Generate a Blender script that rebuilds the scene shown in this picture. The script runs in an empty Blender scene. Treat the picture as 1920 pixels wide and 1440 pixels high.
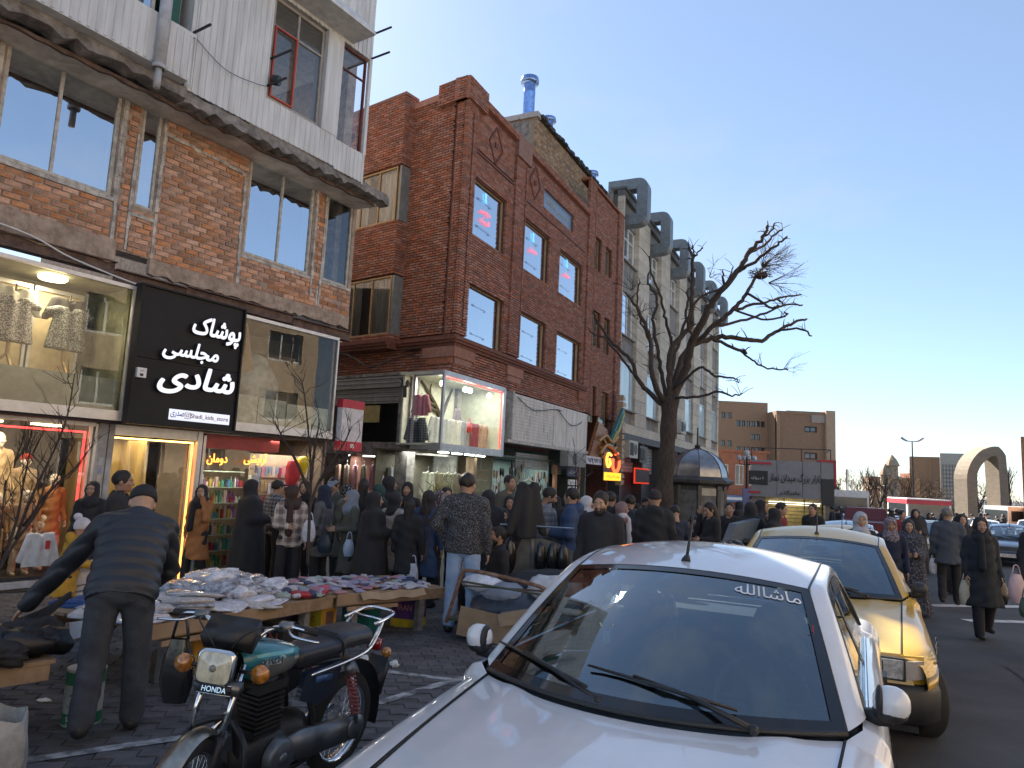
import bpy, math, random
import numpy as np
from mathutils import Vector, Matrix
R = math.radians
rnd = random.Random(7)
SC = bpy.context.scene
COL = SC.collection

# ------------------------------------------------------------------ camera
CAM_H = 1.75
_p, _r = R(7.4), R(2.75)
_f = Vector((0, math.cos(_p), math.sin(_p))); _u0 = Vector((0, -math.sin(_p), math.cos(_p))); _x0 = Vector((1, 0, 0))
AX_X = math.cos(_r) * _x0 + math.sin(_r) * _u0
AX_U = -math.sin(_r) * _x0 + math.cos(_r) * _u0
AX_F = _f
cam_d = bpy.data.cameras.new('camera'); cam = bpy.data.objects.new('camera', cam_d); COL.objects.link(cam)
cam.matrix_world = Matrix(((AX_X.x, AX_U.x, -AX_F.x, 0), (AX_X.y, AX_U.y, -AX_F.y, 0), (AX_X.z, AX_U.z, -AX_F.z, CAM_H), (0, 0, 0, 1)))
cam_d.sensor_width = 36; cam_d.lens = 1333 / 1920 * 36; cam_d.clip_start = .05; cam_d.clip_end = 6000
SC.camera = cam

# ------------------------------------------------------------------ daylight
SUN_AZ, SUN_EL = R(-24), R(38)
W = bpy.data.worlds.new('World'); SC.world = W; W.use_nodes = True
nt = W.node_tree; nt.nodes.clear()
wo = nt.nodes.new('ShaderNodeOutputWorld'); bg = nt.nodes.new('ShaderNodeBackground'); sky = nt.nodes.new('ShaderNodeTexSky')
sky.sky_type = 'NISHITA'; sky.sun_disc = False; sky.sun_elevation = SUN_EL; sky.sun_rotation = SUN_AZ
sky.altitude = 1300; sky.air_density = 1.0; sky.dust_density = .5; sky.ozone_density = 2.0
# thin drifting cloud all over the sky dome
tc = nt.nodes.new('ShaderNodeTexCoord'); mp = nt.nodes.new('ShaderNodeMapping'); mp.inputs['Scale'].default_value = (1, 1, 2.6)
nz = nt.nodes.new('ShaderNodeTexNoise'); nz.inputs['Scale'].default_value = 2.3; nz.inputs['Detail'].default_value = 7; nz.inputs['Roughness'].default_value = .56
cr = nt.nodes.new('ShaderNodeValToRGB'); cr.color_ramp.elements[0].position = .50; cr.color_ramp.elements[1].position = .78
cr.color_ramp.elements[1].color = (.42, .42, .42, 1)
mx = nt.nodes.new('ShaderNodeMix'); mx.data_type = 'RGBA'; mx.inputs['B'].default_value = (3.6, 3.5, 3.5, 1)
nt.links.new(tc.outputs['Generated'], mp.inputs['Vector']); nt.links.new(mp.outputs['Vector'], nz.inputs['Vector'])
nt.links.new(nz.outputs['Fac'], cr.inputs['Fac']); nt.links.new(cr.outputs['Color'], mx.inputs['Factor'])
hz = nt.nodes.new('ShaderNodeMix'); hz.data_type = 'RGBA'; hz.inputs['Factor'].default_value = .22; hz.inputs['B'].default_value = (2.9, 3.6, 4.4, 1)   # thin even veil of high haze
nt.links.new(sky.outputs['Color'], hz.inputs['A']); nt.links.new(hz.outputs['Result'], mx.inputs['A']); nt.links.new(mx.outputs['Result'], bg.inputs['Color'])
bg.inputs['Strength'].default_value = .056
nt.links.new(bg.outputs['Background'], wo.inputs['Surface'])
sl = bpy.data.lights.new('sun', 'SUN'); sl.energy = 5.0; sl.angle = R(.5); sl.color = (1, .93, .82)
so = bpy.data.objects.new('sun', sl); COL.objects.link(so)
SUN_DIR = Vector((math.sin(SUN_AZ) * math.cos(SUN_EL), math.cos(SUN_AZ) * math.cos(SUN_EL), math.sin(SUN_EL)))
so.rotation_euler = (-SUN_DIR).to_track_quat('-Z', 'Y').to_euler(); so.location = (-8, 20, 40)
SC.view_settings.view_transform = 'Standard'; SC.view_settings.look = 'None'
SC.view_settings.exposure = 2.0; SC.view_settings.gamma = 1; SC.view_settings.use_curve_mapping = False

# ------------------------------------------------------------------ helpers
def gz(y):                                   # the street falls gently away from the camera
    if y < 6: return 0.
    if y < 14: return -.04 * (y - 6)
    if y < 60: return -.32 - .018 * (y - 14)
    return -1.148
def ray(px, py):
    return (px - 960) / 1333 * AX_X - (py - 720) / 1333 * AX_U + AX_F
def at(px, D):                               # ground point on the column px of the photograph, D metres ahead
    d = ray(px, 905 + .048 * (px - 960)); return d.x / d.y * D, D
def zat(py, px, D):
    d = ray(px, py); return CAM_H + d.z / d.y * D

class MB:
    def __init__(s, T=None): s.v = []; s.f = []; s.m = []; s.k = 0; s.T = T
    def mat(s, k): s.k = k; return s
    def add(s, vs, fs):
        n = len(s.v)
        if s.T is not None: vs = [s.T @ Vector(v) for v in vs]
        s.v.extend([tuple(v) for v in vs])
        for f in fs: s.f.append(tuple(n + i for i in f)); s.m.append(s.k)
        return s
    def box(s, x0, x1, y0, y1, z0, z1):
        return s.add([(x0,y0,z0),(x1,y0,z0),(x1,y1,z0),(x0,y1,z0),(x0,y0,z1),(x1,y0,z1),(x1,y1,z1),(x0,y1,z1)],
                     [(0,3,2,1),(4,5,6,7),(0,1,5,4),(1,2,6,5),(2,3,7,6),(3,0,4,7)])
    def obox(s, c, ex, ey, ez):              # centre and three half-axis vectors
        c, ex, ey, ez = map(Vector, (c, ex, ey, ez))
        vs = [c+a*ex+b*ey+d*ez for d in (-1,1) for a, b in ((-1,-1),(1,-1),(1,1),(-1,1))]
        return s.add(vs, [(0,3,2,1),(4,5,6,7),(0,1,5,4),(1,2,6,5),(2,3,7,6),(3,0,4,7)])
    def bar(s, a, b, w, h, up=(0,0,1)):
        a, b = Vector(a), Vector(b); d = b - a; L = d.length; d.normalize(); up = Vector(up)
        if abs(d.dot(up)) > .97: up = Vector((1,0,0))
        sx = d.cross(up).normalized(); sz = sx.cross(d)
        return s.obox((a+b)/2, d*L/2, sx*w/2, sz*h/2)
    def quad(s, a, b, c, d): return s.add([a,b,c,d], [(0,1,2,3)])
    def tube(s, pts, rad, n=8, cap=True):
        pts = [Vector(p) for p in pts]; N = len(pts)
        if not hasattr(rad, '__len__'): rad = [rad]*N
        prev = None; vs = []
        for i, p in enumerate(pts):
            t = (pts[min(i+1,N-1)] - pts[max(i-1,0)])
            if t.length < 1e-9: t = Vector((0,0,1))
            t.normalize()
            if prev is None:
                a = Vector((0,0,1)) if abs(t.z) < .9 else Vector((1,0,0)); x = t.cross(a).normalized()
            else: x = (prev - t*prev.dot(t)).normalized()
            prev = x; y = t.cross(x)
            for k in range(n):
                q = 2*math.pi*k/n; vs.append(p + (x*math.cos(q) + y*math.sin(q))*rad[i])
        fs = [(i*n+k, i*n+(k+1)%n, (i+1)*n+(k+1)%n, (i+1)*n+k) for i in range(N-1) for k in range(n)]
        if cap: fs += [tuple(range(n-1,-1,-1)), tuple((N-1)*n+k for k in range(n))]
        return s.add(vs, fs)
    def cyl(s, a, b, r, r2=None, n=12): return s.tube([a,b],[r, r if r2 is None else r2], n)
    def lathe(s, prof, n=16, c=(0,0,0), axis='z', cap=False):
        vs = []
        for r, h in prof:
            for k in range(n):
                q = 2*math.pi*k/n; a, b = r*math.cos(q), r*math.sin(q)
                vs.append({'z':(c[0]+a,c[1]+b,c[2]+h),'y':(c[0]+a,c[1]+h,c[2]+b),'x':(c[0]+h,c[1]+a,c[2]+b)}[axis])
        N = len(prof); fl = axis == 'y'
        fs = [(i*n+k, i*n+(k+1)%n, (i+1)*n+(k+1)%n, (i+1)*n+k)[::-1 if fl else 1] for i in range(N-1) for k in range(n)]
        if cap: fs += [tuple(range(n))[::1 if fl else -1], tuple((N-1)*n+k for k in range(n))[::-1 if fl else 1]]
        return s.add(vs, fs)
    def ball(s, c, r, n=10, m=7, warp=None):
        if not hasattr(r, '__len__'): r = (r,r,r)
        vs = []
        for j in range(m+1):
            a = math.pi*j/m - math.pi/2
            for k in range(n):
                q = 2*math.pi*k/n; d = Vector((math.cos(a)*math.cos(q), math.cos(a)*math.sin(q), math.sin(a)))
                if warp: d = d*warp(d)
                vs.append((c[0]+d.x*r[0], c[1]+d.y*r[1], c[2]+d.z*r[2]))
        return s.add(vs, [(j*n+k, j*n+(k+1)%n, (j+1)*n+(k+1)%n, (j+1)*n+k) for j in range(m) for k in range(n)])
    def grid(s, fn, nu, nv, flip=False):
        vs = [fn(i/nu, j/nv) for j in range(nv+1) for i in range(nu+1)]
        fs = [(j*(nu+1)+i, j*(nu+1)+i+1, (j+1)*(nu+1)+i+1, (j+1)*(nu+1)+i) for j in range(nv) for i in range(nu)]
        if flip: fs = [f[::-1] for f in fs]
        return s.add(vs, fs)
    def prism(s, poly, fn0, fn1):            # poly of 2d points, fn maps a point to each end
        n = len(poly); vs = [fn0(p) for p in poly] + [fn1(p) for p in poly]
        return s.add(vs, [tuple(range(n-1,-1,-1)), tuple(range(n,2*n))] + [(i,(i+1)%n,n+(i+1)%n,n+i) for i in range(n)])
    def mesh(s, name, mats, smooth=False):
        me = bpy.data.meshes.new(name); me.from_pydata(s.v, [], s.f)
        if not isinstance(mats, (list,tuple)): mats = [mats]
        for m in mats: me.materials.append(m)
        if len(mats) > 1: me.polygons.foreach_set('material_index', s.m)
        if smooth: me.polygons.foreach_set('use_smooth', [True]*len(s.f))
        me.update(); return me

def link(name, me, parent=None, loc=(0,0,0), rot=(0,0,0), scale=(1,1,1)):
    o = bpy.data.objects.new(name, me); COL.objects.link(o)
    if parent is not None: o.parent = parent
    o.location = loc; o.rotation_euler = rot; o.scale = scale
    return o
def part(name, mb, mats, parent=None, smooth=False, **kw):
    return link(name, mb.mesh(name, mats, smooth), parent, **kw)
def tag(o, label=None, cat=None, group=None, kind=None):
    if label: o['label'] = label
    if cat: o['category'] = cat
    if group: o['group'] = group
    if kind: o['kind'] = kind
    return o
def thing(name, label, cat, loc=(0,0,0), rz=0, group=None):
    o = bpy.data.objects.new(name, None); COL.objects.link(o); o.location = loc; o.rotation_euler = (0,0,rz)
    return tag(o, label, cat, group)
def solo(name, mb, mats, label, cat, group=None, smooth=False, **kw):
    return tag(part(name, mb, mats, None, smooth, **kw), label, cat, group)
def struct(name, mb, mats, **kw): return tag(part(name, mb, mats, None, **kw), kind='structure')
KIDS = {}
def copy_tree(o, parent=None, swap=None):
    c = o.copy(); COL.objects.link(c)
    if parent is not None: c.parent = parent
    if swap and c.type == 'MESH':
        for s_ in c.material_slots:
            if s_.material in swap:
                m = swap[s_.material]; s_.link = 'OBJECT'; s_.material = m
    for ch in [q for q in COL.objects if q.parent == o]: copy_tree(ch, c, swap)
    return c
def catmull(pts, n=4):
    pts = [Vector(p) for p in pts]; out = []
    for i in range(len(pts)-1):
        p0, p1, p2, p3 = pts[max(i-1,0)], pts[i], pts[i+1], pts[min(i+2,len(pts)-1)]
        for k in range(n):
            t = k/n; out.append(.5*((2*p1)+(p2-p0)*t+(2*p0-5*p1+4*p2-p3)*t*t+(3*p1-p0-3*p2+p3)*t**3))
    return out + [pts[-1]]

# ------------------------------------------------------------------ materials
MATS = {}
def M(name, col, rough=.7, metal=0., var=.14, scale=6., bump=0., bscale=None, spec=.5, col2=None, detail=4, stretch=(1,1,1), emit=0., coat=0., rand=0., alpha=1., coord='Object', ramp=(.35,.7), trans=0.):
    if name in MATS: return MATS[name]
    m = bpy.data.materials.new(name); m.use_nodes = True; t = m.node_tree; b = t.nodes['Principled BSDF']
    L = t.links.new
    b.inputs['Roughness'].default_value = rough; b.inputs['Metallic'].default_value = metal
    b.inputs['Specular IOR Level'].default_value = spec
    b.inputs['Coat Weight'].default_value = coat; b.inputs['Coat Roughness'].default_value = .04
    b.inputs['Alpha'].default_value = alpha; b.inputs['Transmission Weight'].default_value = trans
    tc = t.nodes.new('ShaderNodeTexCoord'); mp = t.nodes.new('ShaderNodeMapping'); mp.inputs['Scale'].default_value = stretch
    L(tc.outputs[coord], mp.inputs['Vector'])
    nz = t.nodes.new('ShaderNodeTexNoise'); nz.inputs['Scale'].default_value = scale; nz.inputs['Detail'].default_value = detail; nz.inputs['Roughness'].default_value = .6
    L(mp.outputs['Vector'], nz.inputs['Vector'])
    c = Vector(col); d = Vector(col2) if col2 else c*(1-var*1.6)
    if not col2: c = c*(1+var*.6)
    r = t.nodes.new('ShaderNodeValToRGB'); r.color_ramp.elements[0].position = ramp[0]; r.color_ramp.elements[1].position = ramp[1]
    r.color_ramp.elements[0].color = (*d,1); r.color_ramp.elements[1].color = (*c,1)
    L(nz.outputs['Fac'], r.inputs['Fac'])
    out = r.outputs['Color']
    if rand:
        oi = t.nodes.new('ShaderNodeObjectInfo'); ge = t.nodes.new('ShaderNodeNewGeometry')
        ad = t.nodes.new('ShaderNodeMath'); ad.operation = 'ADD'; L(oi.outputs['Random'], ad.inputs[0]); L(ge.outputs['Random Per Island'], ad.inputs[1])
        fr = t.nodes.new('ShaderNodeMath'); fr.operation = 'FRACT'; L(ad.outputs[0], fr.inputs[0])
        mr = t.nodes.new('ShaderNodeMapRange'); mr.inputs['To Min'].default_value = 1-rand; mr.inputs['To Max'].default_value = 1+rand; L(fr.outputs[0], mr.inputs['Value'])
        hs = t.nodes.new('ShaderNodeHueSaturation'); L(mr.outputs[0], hs.inputs['Value']); L(out, hs.inputs['Color'])
        m2 = t.nodes.new('ShaderNodeMath'); m2.operation = 'MULTIPLY'; m2.inputs[1].default_value = 7.31; L(fr.outputs[0], m2.inputs[0])
        f2 = t.nodes.new('ShaderNodeMath'); f2.operation = 'FRACT'; L(m2.outputs[0], f2.inputs[0])
        m3 = t.nodes.new('ShaderNodeMapRange'); m3.inputs['To Min'].default_value = 1-rand*.8; m3.inputs['To Max'].default_value = 1+rand*.3; L(f2.outputs[0], m3.inputs['Value']); L(m3.outputs[0], hs.inputs['Saturation'])
        out = hs.outputs['Color']
    L(out, b.inputs['Base Color'])
    if bump:
        n2 = t.nodes.new('ShaderNodeTexNoise'); n2.inputs['Scale'].default_value = bscale or scale*4; n2.inputs['Detail'].default_value = 5
        L(mp.outputs['Vector'], n2.inputs['Vector'])
        bp = t.nodes.new('ShaderNodeBump'); bp.inputs['Strength'].default_value = bump; bp.inputs['Distance'].default_value = .02
        L(n2.outputs['Fac'], bp.inputs['Height']); L(bp.outputs['Normal'], b.inputs['Normal'])
    if emit:
        b.inputs['Emission Strength'].default_value = emit; b.inputs['Emission Color'].default_value = (*col,1)
    MATS[name] = m; return m
def glass(name, tint=(1,1,1), ior=1.5, rough=.0, base=0.0, refl=(1,1,1), wav=0.):
    if name in MATS: return MATS[name]
    m = bpy.data.materials.new(name); m.use_nodes = True; t = m.node_tree; t.nodes.clear(); L = t.links.new
    o = t.nodes.new('ShaderNodeOutputMaterial'); mx = t.nodes.new('ShaderNodeMixShader')
    tr = t.nodes.new('ShaderNodeBsdfTransparent'); tr.inputs['Color'].default_value = (*tint,1)
    g = t.nodes.new('ShaderNodeBsdfGlossy'); g.inputs['Roughness'].default_value = rough; g.inputs['Color'].default_value = (*refl,1)
    fr = t.nodes.new('ShaderNodeFresnel'); fr.inputs['IOR'].default_value = ior
    mr = t.nodes.new('ShaderNodeMapRange'); mr.inputs['To Min'].default_value = base; L(fr.outputs[0], mr.inputs['Value'])
    if wav:
        tc = t.nodes.new('ShaderNodeTexCoord'); n = t.nodes.new('ShaderNodeTexNoise'); n.inputs['Scale'].default_value = 1.4; n.inputs['Detail'].default_value = 1
        L(tc.outputs['Object'], n.inputs['Vector']); bp = t.nodes.new('ShaderNodeBump'); bp.inputs['Strength'].default_value = wav; bp.inputs['Distance'].default_value = .05
        L(n.outputs['Fac'], bp.inputs['Height']); L(bp.outputs['Normal'], g.inputs['Normal'])
    L(mr.outputs[0], mx.inputs[0]); L(tr.outputs[0], mx.inputs[1]); L(g.outputs[0], mx.inputs[2]); L(mx.outputs[0], o.inputs['Surface'])
    MATS[name] = m; return m
def glow(name, col, st):
    if name in MATS: return MATS[name]
    m = bpy.data.materials.new(name); m.use_nodes = True; t = m.node_tree; t.nodes.clear()
    o = t.nodes.new('ShaderNodeOutputMaterial'); e = t.nodes.new('ShaderNodeEmission'); e.inputs['Color'].default_value = (*col,1); e.inputs['Strength'].default_value = st
    t.links.new(e.outputs[0], o.inputs['Surface']); MATS[name] = m; return m
def area(name, loc, size, power, col=(1,.85,.65), rot=(0,0,0), parent=None):
    l = bpy.data.lights.new(name, 'AREA'); l.energy = power; l.color = col; l.shape = 'RECTANGLE'; l.size, l.size_y = size
    o = bpy.data.objects.new(name, l); COL.objects.link(o); o.location = loc; o.rotation_euler = rot
    if parent: o.parent = parent
    return o

# ------------------------------------------------------------------ lettering
_AR = {'ا':'FE8D FE8E','آ':'FE81 FE82','ب':'FE8F FE90 FE91 FE92','پ':'FB56 FB57 FB58 FB59','ت':'FE95 FE96 FE97 FE98','ج':'FE9D FE9E FE9F FEA0','د':'FEA9 FEAA','ذ':'FEAB FEAC',
 'ر':'FEAD FEAE','ز':'FEAF FEB0','س':'FEB1 FEB2 FEB3 FEB4','ش':'FEB5 FEB6 FEB7 FEB8','ص':'FEB9 FEBA FEBB FEBC','ع':'FEC9 FECA FECB FECC','غ':'FECD FECE FECF FED0','گ':'FB92 FB93 FB94 FB95','ک':'FB8E FB8F FB90 FB91',
 'ل':'FEDD FEDE FEDF FEE0','م':'FEE1 FEE2 FEE3 FEE4','ن':'FEE5 FEE6 FEE7 FEE8','ه':'FEE9 FEEA FEEB FEEC','و':'FEED FEEE','ی':'FBFC FBFD FBFE FBFF','ح':'FEA1 FEA2 FEA3 FEA4','ف':'FED1 FED2 FED3 FED4','ط':'FEC1 FEC2 FEC3 FEC4','ق':'FED5 FED6 FED7 FED8'}
_AR = {k: [chr(int(x,16)) for x in v.split()] for k, v in _AR.items()}
def fa(s):
    out = []
    for i, c in enumerate(s):
        if c not in _AR: out.append(c); continue
        pj = i > 0 and s[i-1] in _AR and len(_AR[s[i-1]]) == 4
        nj = len(_AR[c]) == 4 and i+1 < len(s) and s[i+1] in _AR
        out.append(_AR[c][(3 if nj else 1) if pj else (2 if nj else 0)])
    return ''.join(reversed(out))
_txt = []
def text(name, s, width, mat, parent, loc, rot=(R(90),0,0), height=None, ext=.004, bold=0., shear=0., fit=True, mats=None):
    """lettering as solid mesh, scaled to the given width (and height), centred on loc, flat in its local xy plane"""
    from mathutils.geometry import delaunay_2d_cdt
    c = bpy.data.curves.new(name, 'FONT'); c.body = s; c.size = 1; c.shear = shear; c.resolution_u = 3
    o = bpy.data.objects.new(name, c); COL.objects.link(o)
    bpy.context.view_layer.update()
    cu = o.to_curve(bpy.context.evaluated_depsgraph_get()); rings = []
    for sp in cu.splines:
        P = []; n = len(sp.bezier_points)
        for i in range(n):
            a, b = sp.bezier_points[i], sp.bezier_points[(i+1) % n]
            st = (a.handle_right-a.co).length < 1e-5 and (b.handle_left-b.co).length < 1e-5
            for k in range(1 if st else 4):
                t = k/4; u = 1-t; q = a.co*u**3+3*a.handle_right*u*u*t+3*b.handle_left*u*t*t+b.co*t**3
                if not P or (Vector((q.x,q.y))-P[-1]).length > 1e-4: P.append(Vector((q.x,q.y)))
        if len(P) > 2 and (P[0]-P[-1]).length < 1e-4: P.pop()
        if len(P) > 2: rings.append(P)
    o.to_curve_clear(); bpy.data.objects.remove(o)
    area_ = lambda P: sum(P[i].x*P[(i+1)%len(P)].y-P[(i+1)%len(P)].x*P[i].y for i in range(len(P)))/2
    sg = math.copysign(1, max((area_(P) for P in rings), key=abs))
    if bold:
        for r_, P in enumerate(rings):
            Q = []
            for i, p in enumerate(P):
                a, b = (p-P[i-1]), (P[(i+1)%len(P)]-p); a = a.normalized() if a.length else a; b = b.normalized() if b.length else b
                n_ = Vector((a.y+b.y,-a.x-b.x)); n_ = n_.normalized() if n_.length > 1e-6 else n_; Q.append(p+n_*bold*sg)
            rings[r_] = Q
    vs = []; es = []
    for P in rings: b0 = len(vs); vs += P; es += [(b0+i, b0+(i+1)%len(P)) for i in range(len(P))]
    V2, _e, F2 = delaunay_2d_cdt(vs, es, [], 0, 1e-5)[:3]
    RA = [(np.array([(p.x,p.y) for p in P])) for P in rings]
    C_ = np.array([[sum(V2[i].x for i in f)/3, sum(V2[i].y for i in f)/3] for f in F2]); wn = np.zeros(len(C_))
    for A_ in RA:
        B_ = np.roll(A_,-1,0)
        for (ax_,ay_),(bx_,by_) in zip(A_,B_):
            if ay_ == by_: continue
            x_ = ax_+(C_[:,1]-ay_)/(by_-ay_)*(bx_-ax_); up_ = (ay_ <= C_[:,1])&(C_[:,1] < by_); dn_ = (by_ <= C_[:,1])&(C_[:,1] < ay_)
            wn += (up_&(x_ > C_[:,0])).astype(int)-(dn_&(x_ > C_[:,0])).astype(int)
    fs = [tuple(f) for f, w_ in zip(F2, wn) if round(w_) != 0]
    fs = [f if (V2[f[1]]-V2[f[0]]).cross(V2[f[2]]-V2[f[0]]) > 0 else f[::-1] for f in fs]
    used = sorted({i for f in fs for i in f}); mp_ = {q: i for i, q in enumerate(used)}
    me = bpy.data.meshes.new(name); me.from_pydata([(V2[i].x,V2[i].y,0) for i in used], [], [tuple(mp_[i] for i in f) for f in fs])
    n = len(me.vertices); co = np.empty(n*3); me.vertices.foreach_get('co', co); co = co.reshape(-1,3)
    lo, hi = co.min(0), co.max(0); k = width/(hi[0]-lo[0]); ky = height/(hi[1]-lo[1]) if height else k
    co[:,0] = (co[:,0]-(lo[0]+hi[0])/2)*k; co[:,1] = (co[:,1]-(lo[1]+hi[1])/2)*ky; co[:,2] = 0
    me.vertices.foreach_set('co', co.ravel()); me.update()
    if ext:
        import bmesh
        bm = bmesh.new(); bm.from_mesh(me); bmesh.ops.remove_doubles(bm, verts=bm.verts, dist=1e-5)
        r_ = bmesh.ops.extrude_face_region(bm, geom=bm.faces[:]); vs = [g for g in r_['geom'] if isinstance(g, bmesh.types.BMVert)]
        bmesh.ops.translate(bm, vec=(0,0,ext), verts=vs); bmesh.ops.recalc_face_normals(bm, faces=bm.faces[:]); bm.to_mesh(me); bm.free()
    me.materials.clear()
    for m_ in (mats or [mat]): me.materials.append(m_)
    if mats and len(mats) > 1:
        for p in me.polygons: p.material_index = 0 if p.normal.z > .5 else 1
    return link(name, me, parent, loc, rot)
# ------------------------------------------------------------------ shared materials
m_mortar = M('old_mortar', (.44,.35,.28), .95, bump=.6, scale=7, bscale=26, col2=(.24,.18,.14))
m_brickA = M('worn_orange_brick', (.56,.285,.155), .9, col2=(.37,.17,.09), scale=11, bump=.7, bscale=26, rand=.36, detail=7)
m_brickB = M('red_brick', (.36,.15,.092), .85, col2=(.25,.098,.060), scale=9, bump=.25, bscale=40, rand=.30)
m_mortB = M('dark_joint', (.13,.055,.04), .95)
m_brickY = M('yellow_brick', (.42,.29,.17), .9, col2=(.27,.17,.10), scale=9, rand=.3)
m_conc = M('raw_concrete', (.27,.25,.235), .95, bump=.9, scale=5, bscale=22, var=.35)
m_plast = M('soffit_plaster', (.70,.66,.60), .9, bump=.2, var=.25, scale=2.5)
m_rust = M('rusty_steel', (.17,.11,.085), .8, col2=(.07,.045,.04), bump=.6, scale=7, bscale=30)
m_clad = M('grey_white_cladding', (.64,.65,.65), .55, col2=(.46,.46,.45), scale=2.2, stretch=(3,3,.35), ramp=(.3,.62))
m_alu = M('aluminium', (.55,.55,.56), .4, metal=.6, var=.1)
m_pframe = M('painted_frame', (.52,.50,.46), .6, bump=.15, var=.25, scale=10)
m_dark = M('dark_void', (.02,.02,.022), .9)
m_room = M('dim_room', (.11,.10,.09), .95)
m_black = M('black_plastic', (.018,.018,.02), .45)
m_rubber = M('rubber', (.02,.02,.02), .8)
m_chrome = M('chrome', (.75,.76,.78), .12, metal=1, var=.05)
m_steel = M('galvanised_steel', (.5,.51,.53), .32, metal=.9, var=.2)
m_gold = M('gold_frame', (.40,.26,.12), .4, metal=.3)
m_white = M('white_paint', (.74,.74,.73), .5, var=.1)
m_win = glass('window_glass', (.42,.46,.5), 1.5, base=.72, refl=(.88,.94,1), wav=.03)
m_winb = glass('clear_window_glass', (.8,.84,.86), 1.5, base=.10, wav=.02)
m_shopg = glass('shop_glass', (.86,.9,.86), 1.45, base=.02, wav=.02)
m_curt = M('net_curtain', (.60,.62,.60), .9, stretch=(7,7,.4), scale=3, var=.3)
m_wood = M('plank_wood', (.36,.25,.15), .8, col2=(.20,.13,.08), stretch=(1,1,1), scale=6, bump=.3)
m_red = M('red_plastic', (.5,.03,.05), .5)

def frame(az): return Matrix.Rotation(R(90-az), 4, 'Z')
def wall(mb, u0, u1, z0, z1, w0, w1, holes=()):
    us = sorted({u0,u1,*[min(max(h[0],u0),u1) for h in holes],*[min(max(h[1],u0),u1) for h in holes]})
    for a, b in zip(us, us[1:]):
        if b-a < 1e-4: continue
        hs = sorted([(h[2],h[3]) for h in holes if h[0] < (a+b)/2 < h[1]]); z = z0
        for c, d in hs+[(z1,z1)]:
            c = min(c,z1)
            if c > z+1e-4: mb.box(a,b,w0,w1,z,c)
            z = max(z,d)
def bricks(parent, areas, holes, L, H, J, w, dep, mat, T=None, n_part=300, seed=1, jit=.004, miss=0., name='brick', label_w=None):
    """lay running-bond bricks over (u0,u1,z0,z1) areas of a wall plane; the nearest ones are objects, the rest one mesh"""
    rg = random.Random(seed); out = []
    for u0, u1, z0, z1 in areas:
        k = 0; z = z0
        while z < z1-J:
            h = min(H, z1-z-J*.5); u = u0 - ((L+J)/2 if k % 2 else 0) - rg.random()*J
            while u < u1-J:
                a, b = max(u,u0), min(u+L,u1)
                segs = [(a,b)]
                for q in holes:
                    if q[2] < z+h-.005 and q[3] > z+.005:
                        ns = []
                        for s0, s1 in segs:
                            if q[0] > s0: ns.append((s0,min(s1,q[0])))
                            if q[1] < s1: ns.append((max(s0,q[1]),s1))
                        segs = ns
                for s0, s1 in segs:
                    if s1-s0 > .03 and rg.random() >= miss and h > .02: out.append((s0,s1,z,h,rg.uniform(-jit,jit)))
                u += L+J
            z += H+J; k += 1
    Mw = (parent.matrix_world if parent.parent is None else parent.parent.matrix_world) if False else Matrix.Translation(parent.location) @ Matrix.Rotation(parent.rotation_euler.z,4,'Z')
    TT = T or Matrix.Identity(4); cp = Vector((0,0,CAM_H))
    out.sort(key=lambda b: (Mw @ TT @ Vector(((b[0]+b[1])/2, w, b[2])) - cp).length)
    # keep only nearest ones that lie inside the picture as separate bricks
    vis = []
    for i, b in enumerate(out):
        d = Mw @ TT @ Vector(((b[0]+b[1])/2, w, b[2]+b[3]/2)) - cp
        x, y, f = d.dot(AX_X), d.dot(AX_U), d.dot(AX_F)
        if f > 0 and abs(x/f)*1333 < 960 and abs(y/f)*1333 < 720: vis.append(i)
        if len(vis) >= n_part: break
    vis = set(vis); rest = MB(T)
    protos = []
    for q in range(4):
        mb = MB(); e = .0 if jit < .003 else .012
        c = [(-.5+rg.uniform(0,e)*4,-.5),( .5-rg.uniform(0,e)*4,-.5),(.5-rg.uniform(0,e)*4,.5),(-.5+rg.uniform(0,e)*4,.5)]
        c = [(x, z*(1-rg.uniform(0,e)*8)) for x, z in c]
        mb.add([(x*L,dep/2,z*H) for x,z in c]+[(x*L*.97,-dep/2,z*H*.94) for x,z in c],[(4,5,6,7),(0,1,5,4),(1,2,6,5),(2,3,7,6),(3,0,4,7)])
        protos.append(mb.mesh(name, mat))
    for i, (s0,s1,z,h,j) in enumerate(out):
        if i in vis:
            o = link(name, protos[rg.randrange(4)], parent); l = Vector(((s0+s1)/2, w+j, z+h/2))
            o.location = TT @ l; o.scale = ((s1-s0)/L,1,h/H)
            if T: o.rotation_euler = T.to_euler()
        else: 
            x0,x1,y0,y1 = s0,s1,w-dep/2+j,w+dep/2+j
            rest.add([(x0,y1,z),(x1,y1,z),(x1,y1,z+h),(x0,y1,z+h),(x0+.003,y0,z+.002),(x1-.003,y0,z+.002),(x1-.003,y0,z+h-.002),(x0+.003,y0,z+h-.002)],[(4,5,6,7),(0,1,5,4),(1,2,6,5),(2,3,7,6),(3,0,4,7)])
    if rest.f: tag(part(name+'_courses', rest, mat, parent), kind='stuff')
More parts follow.
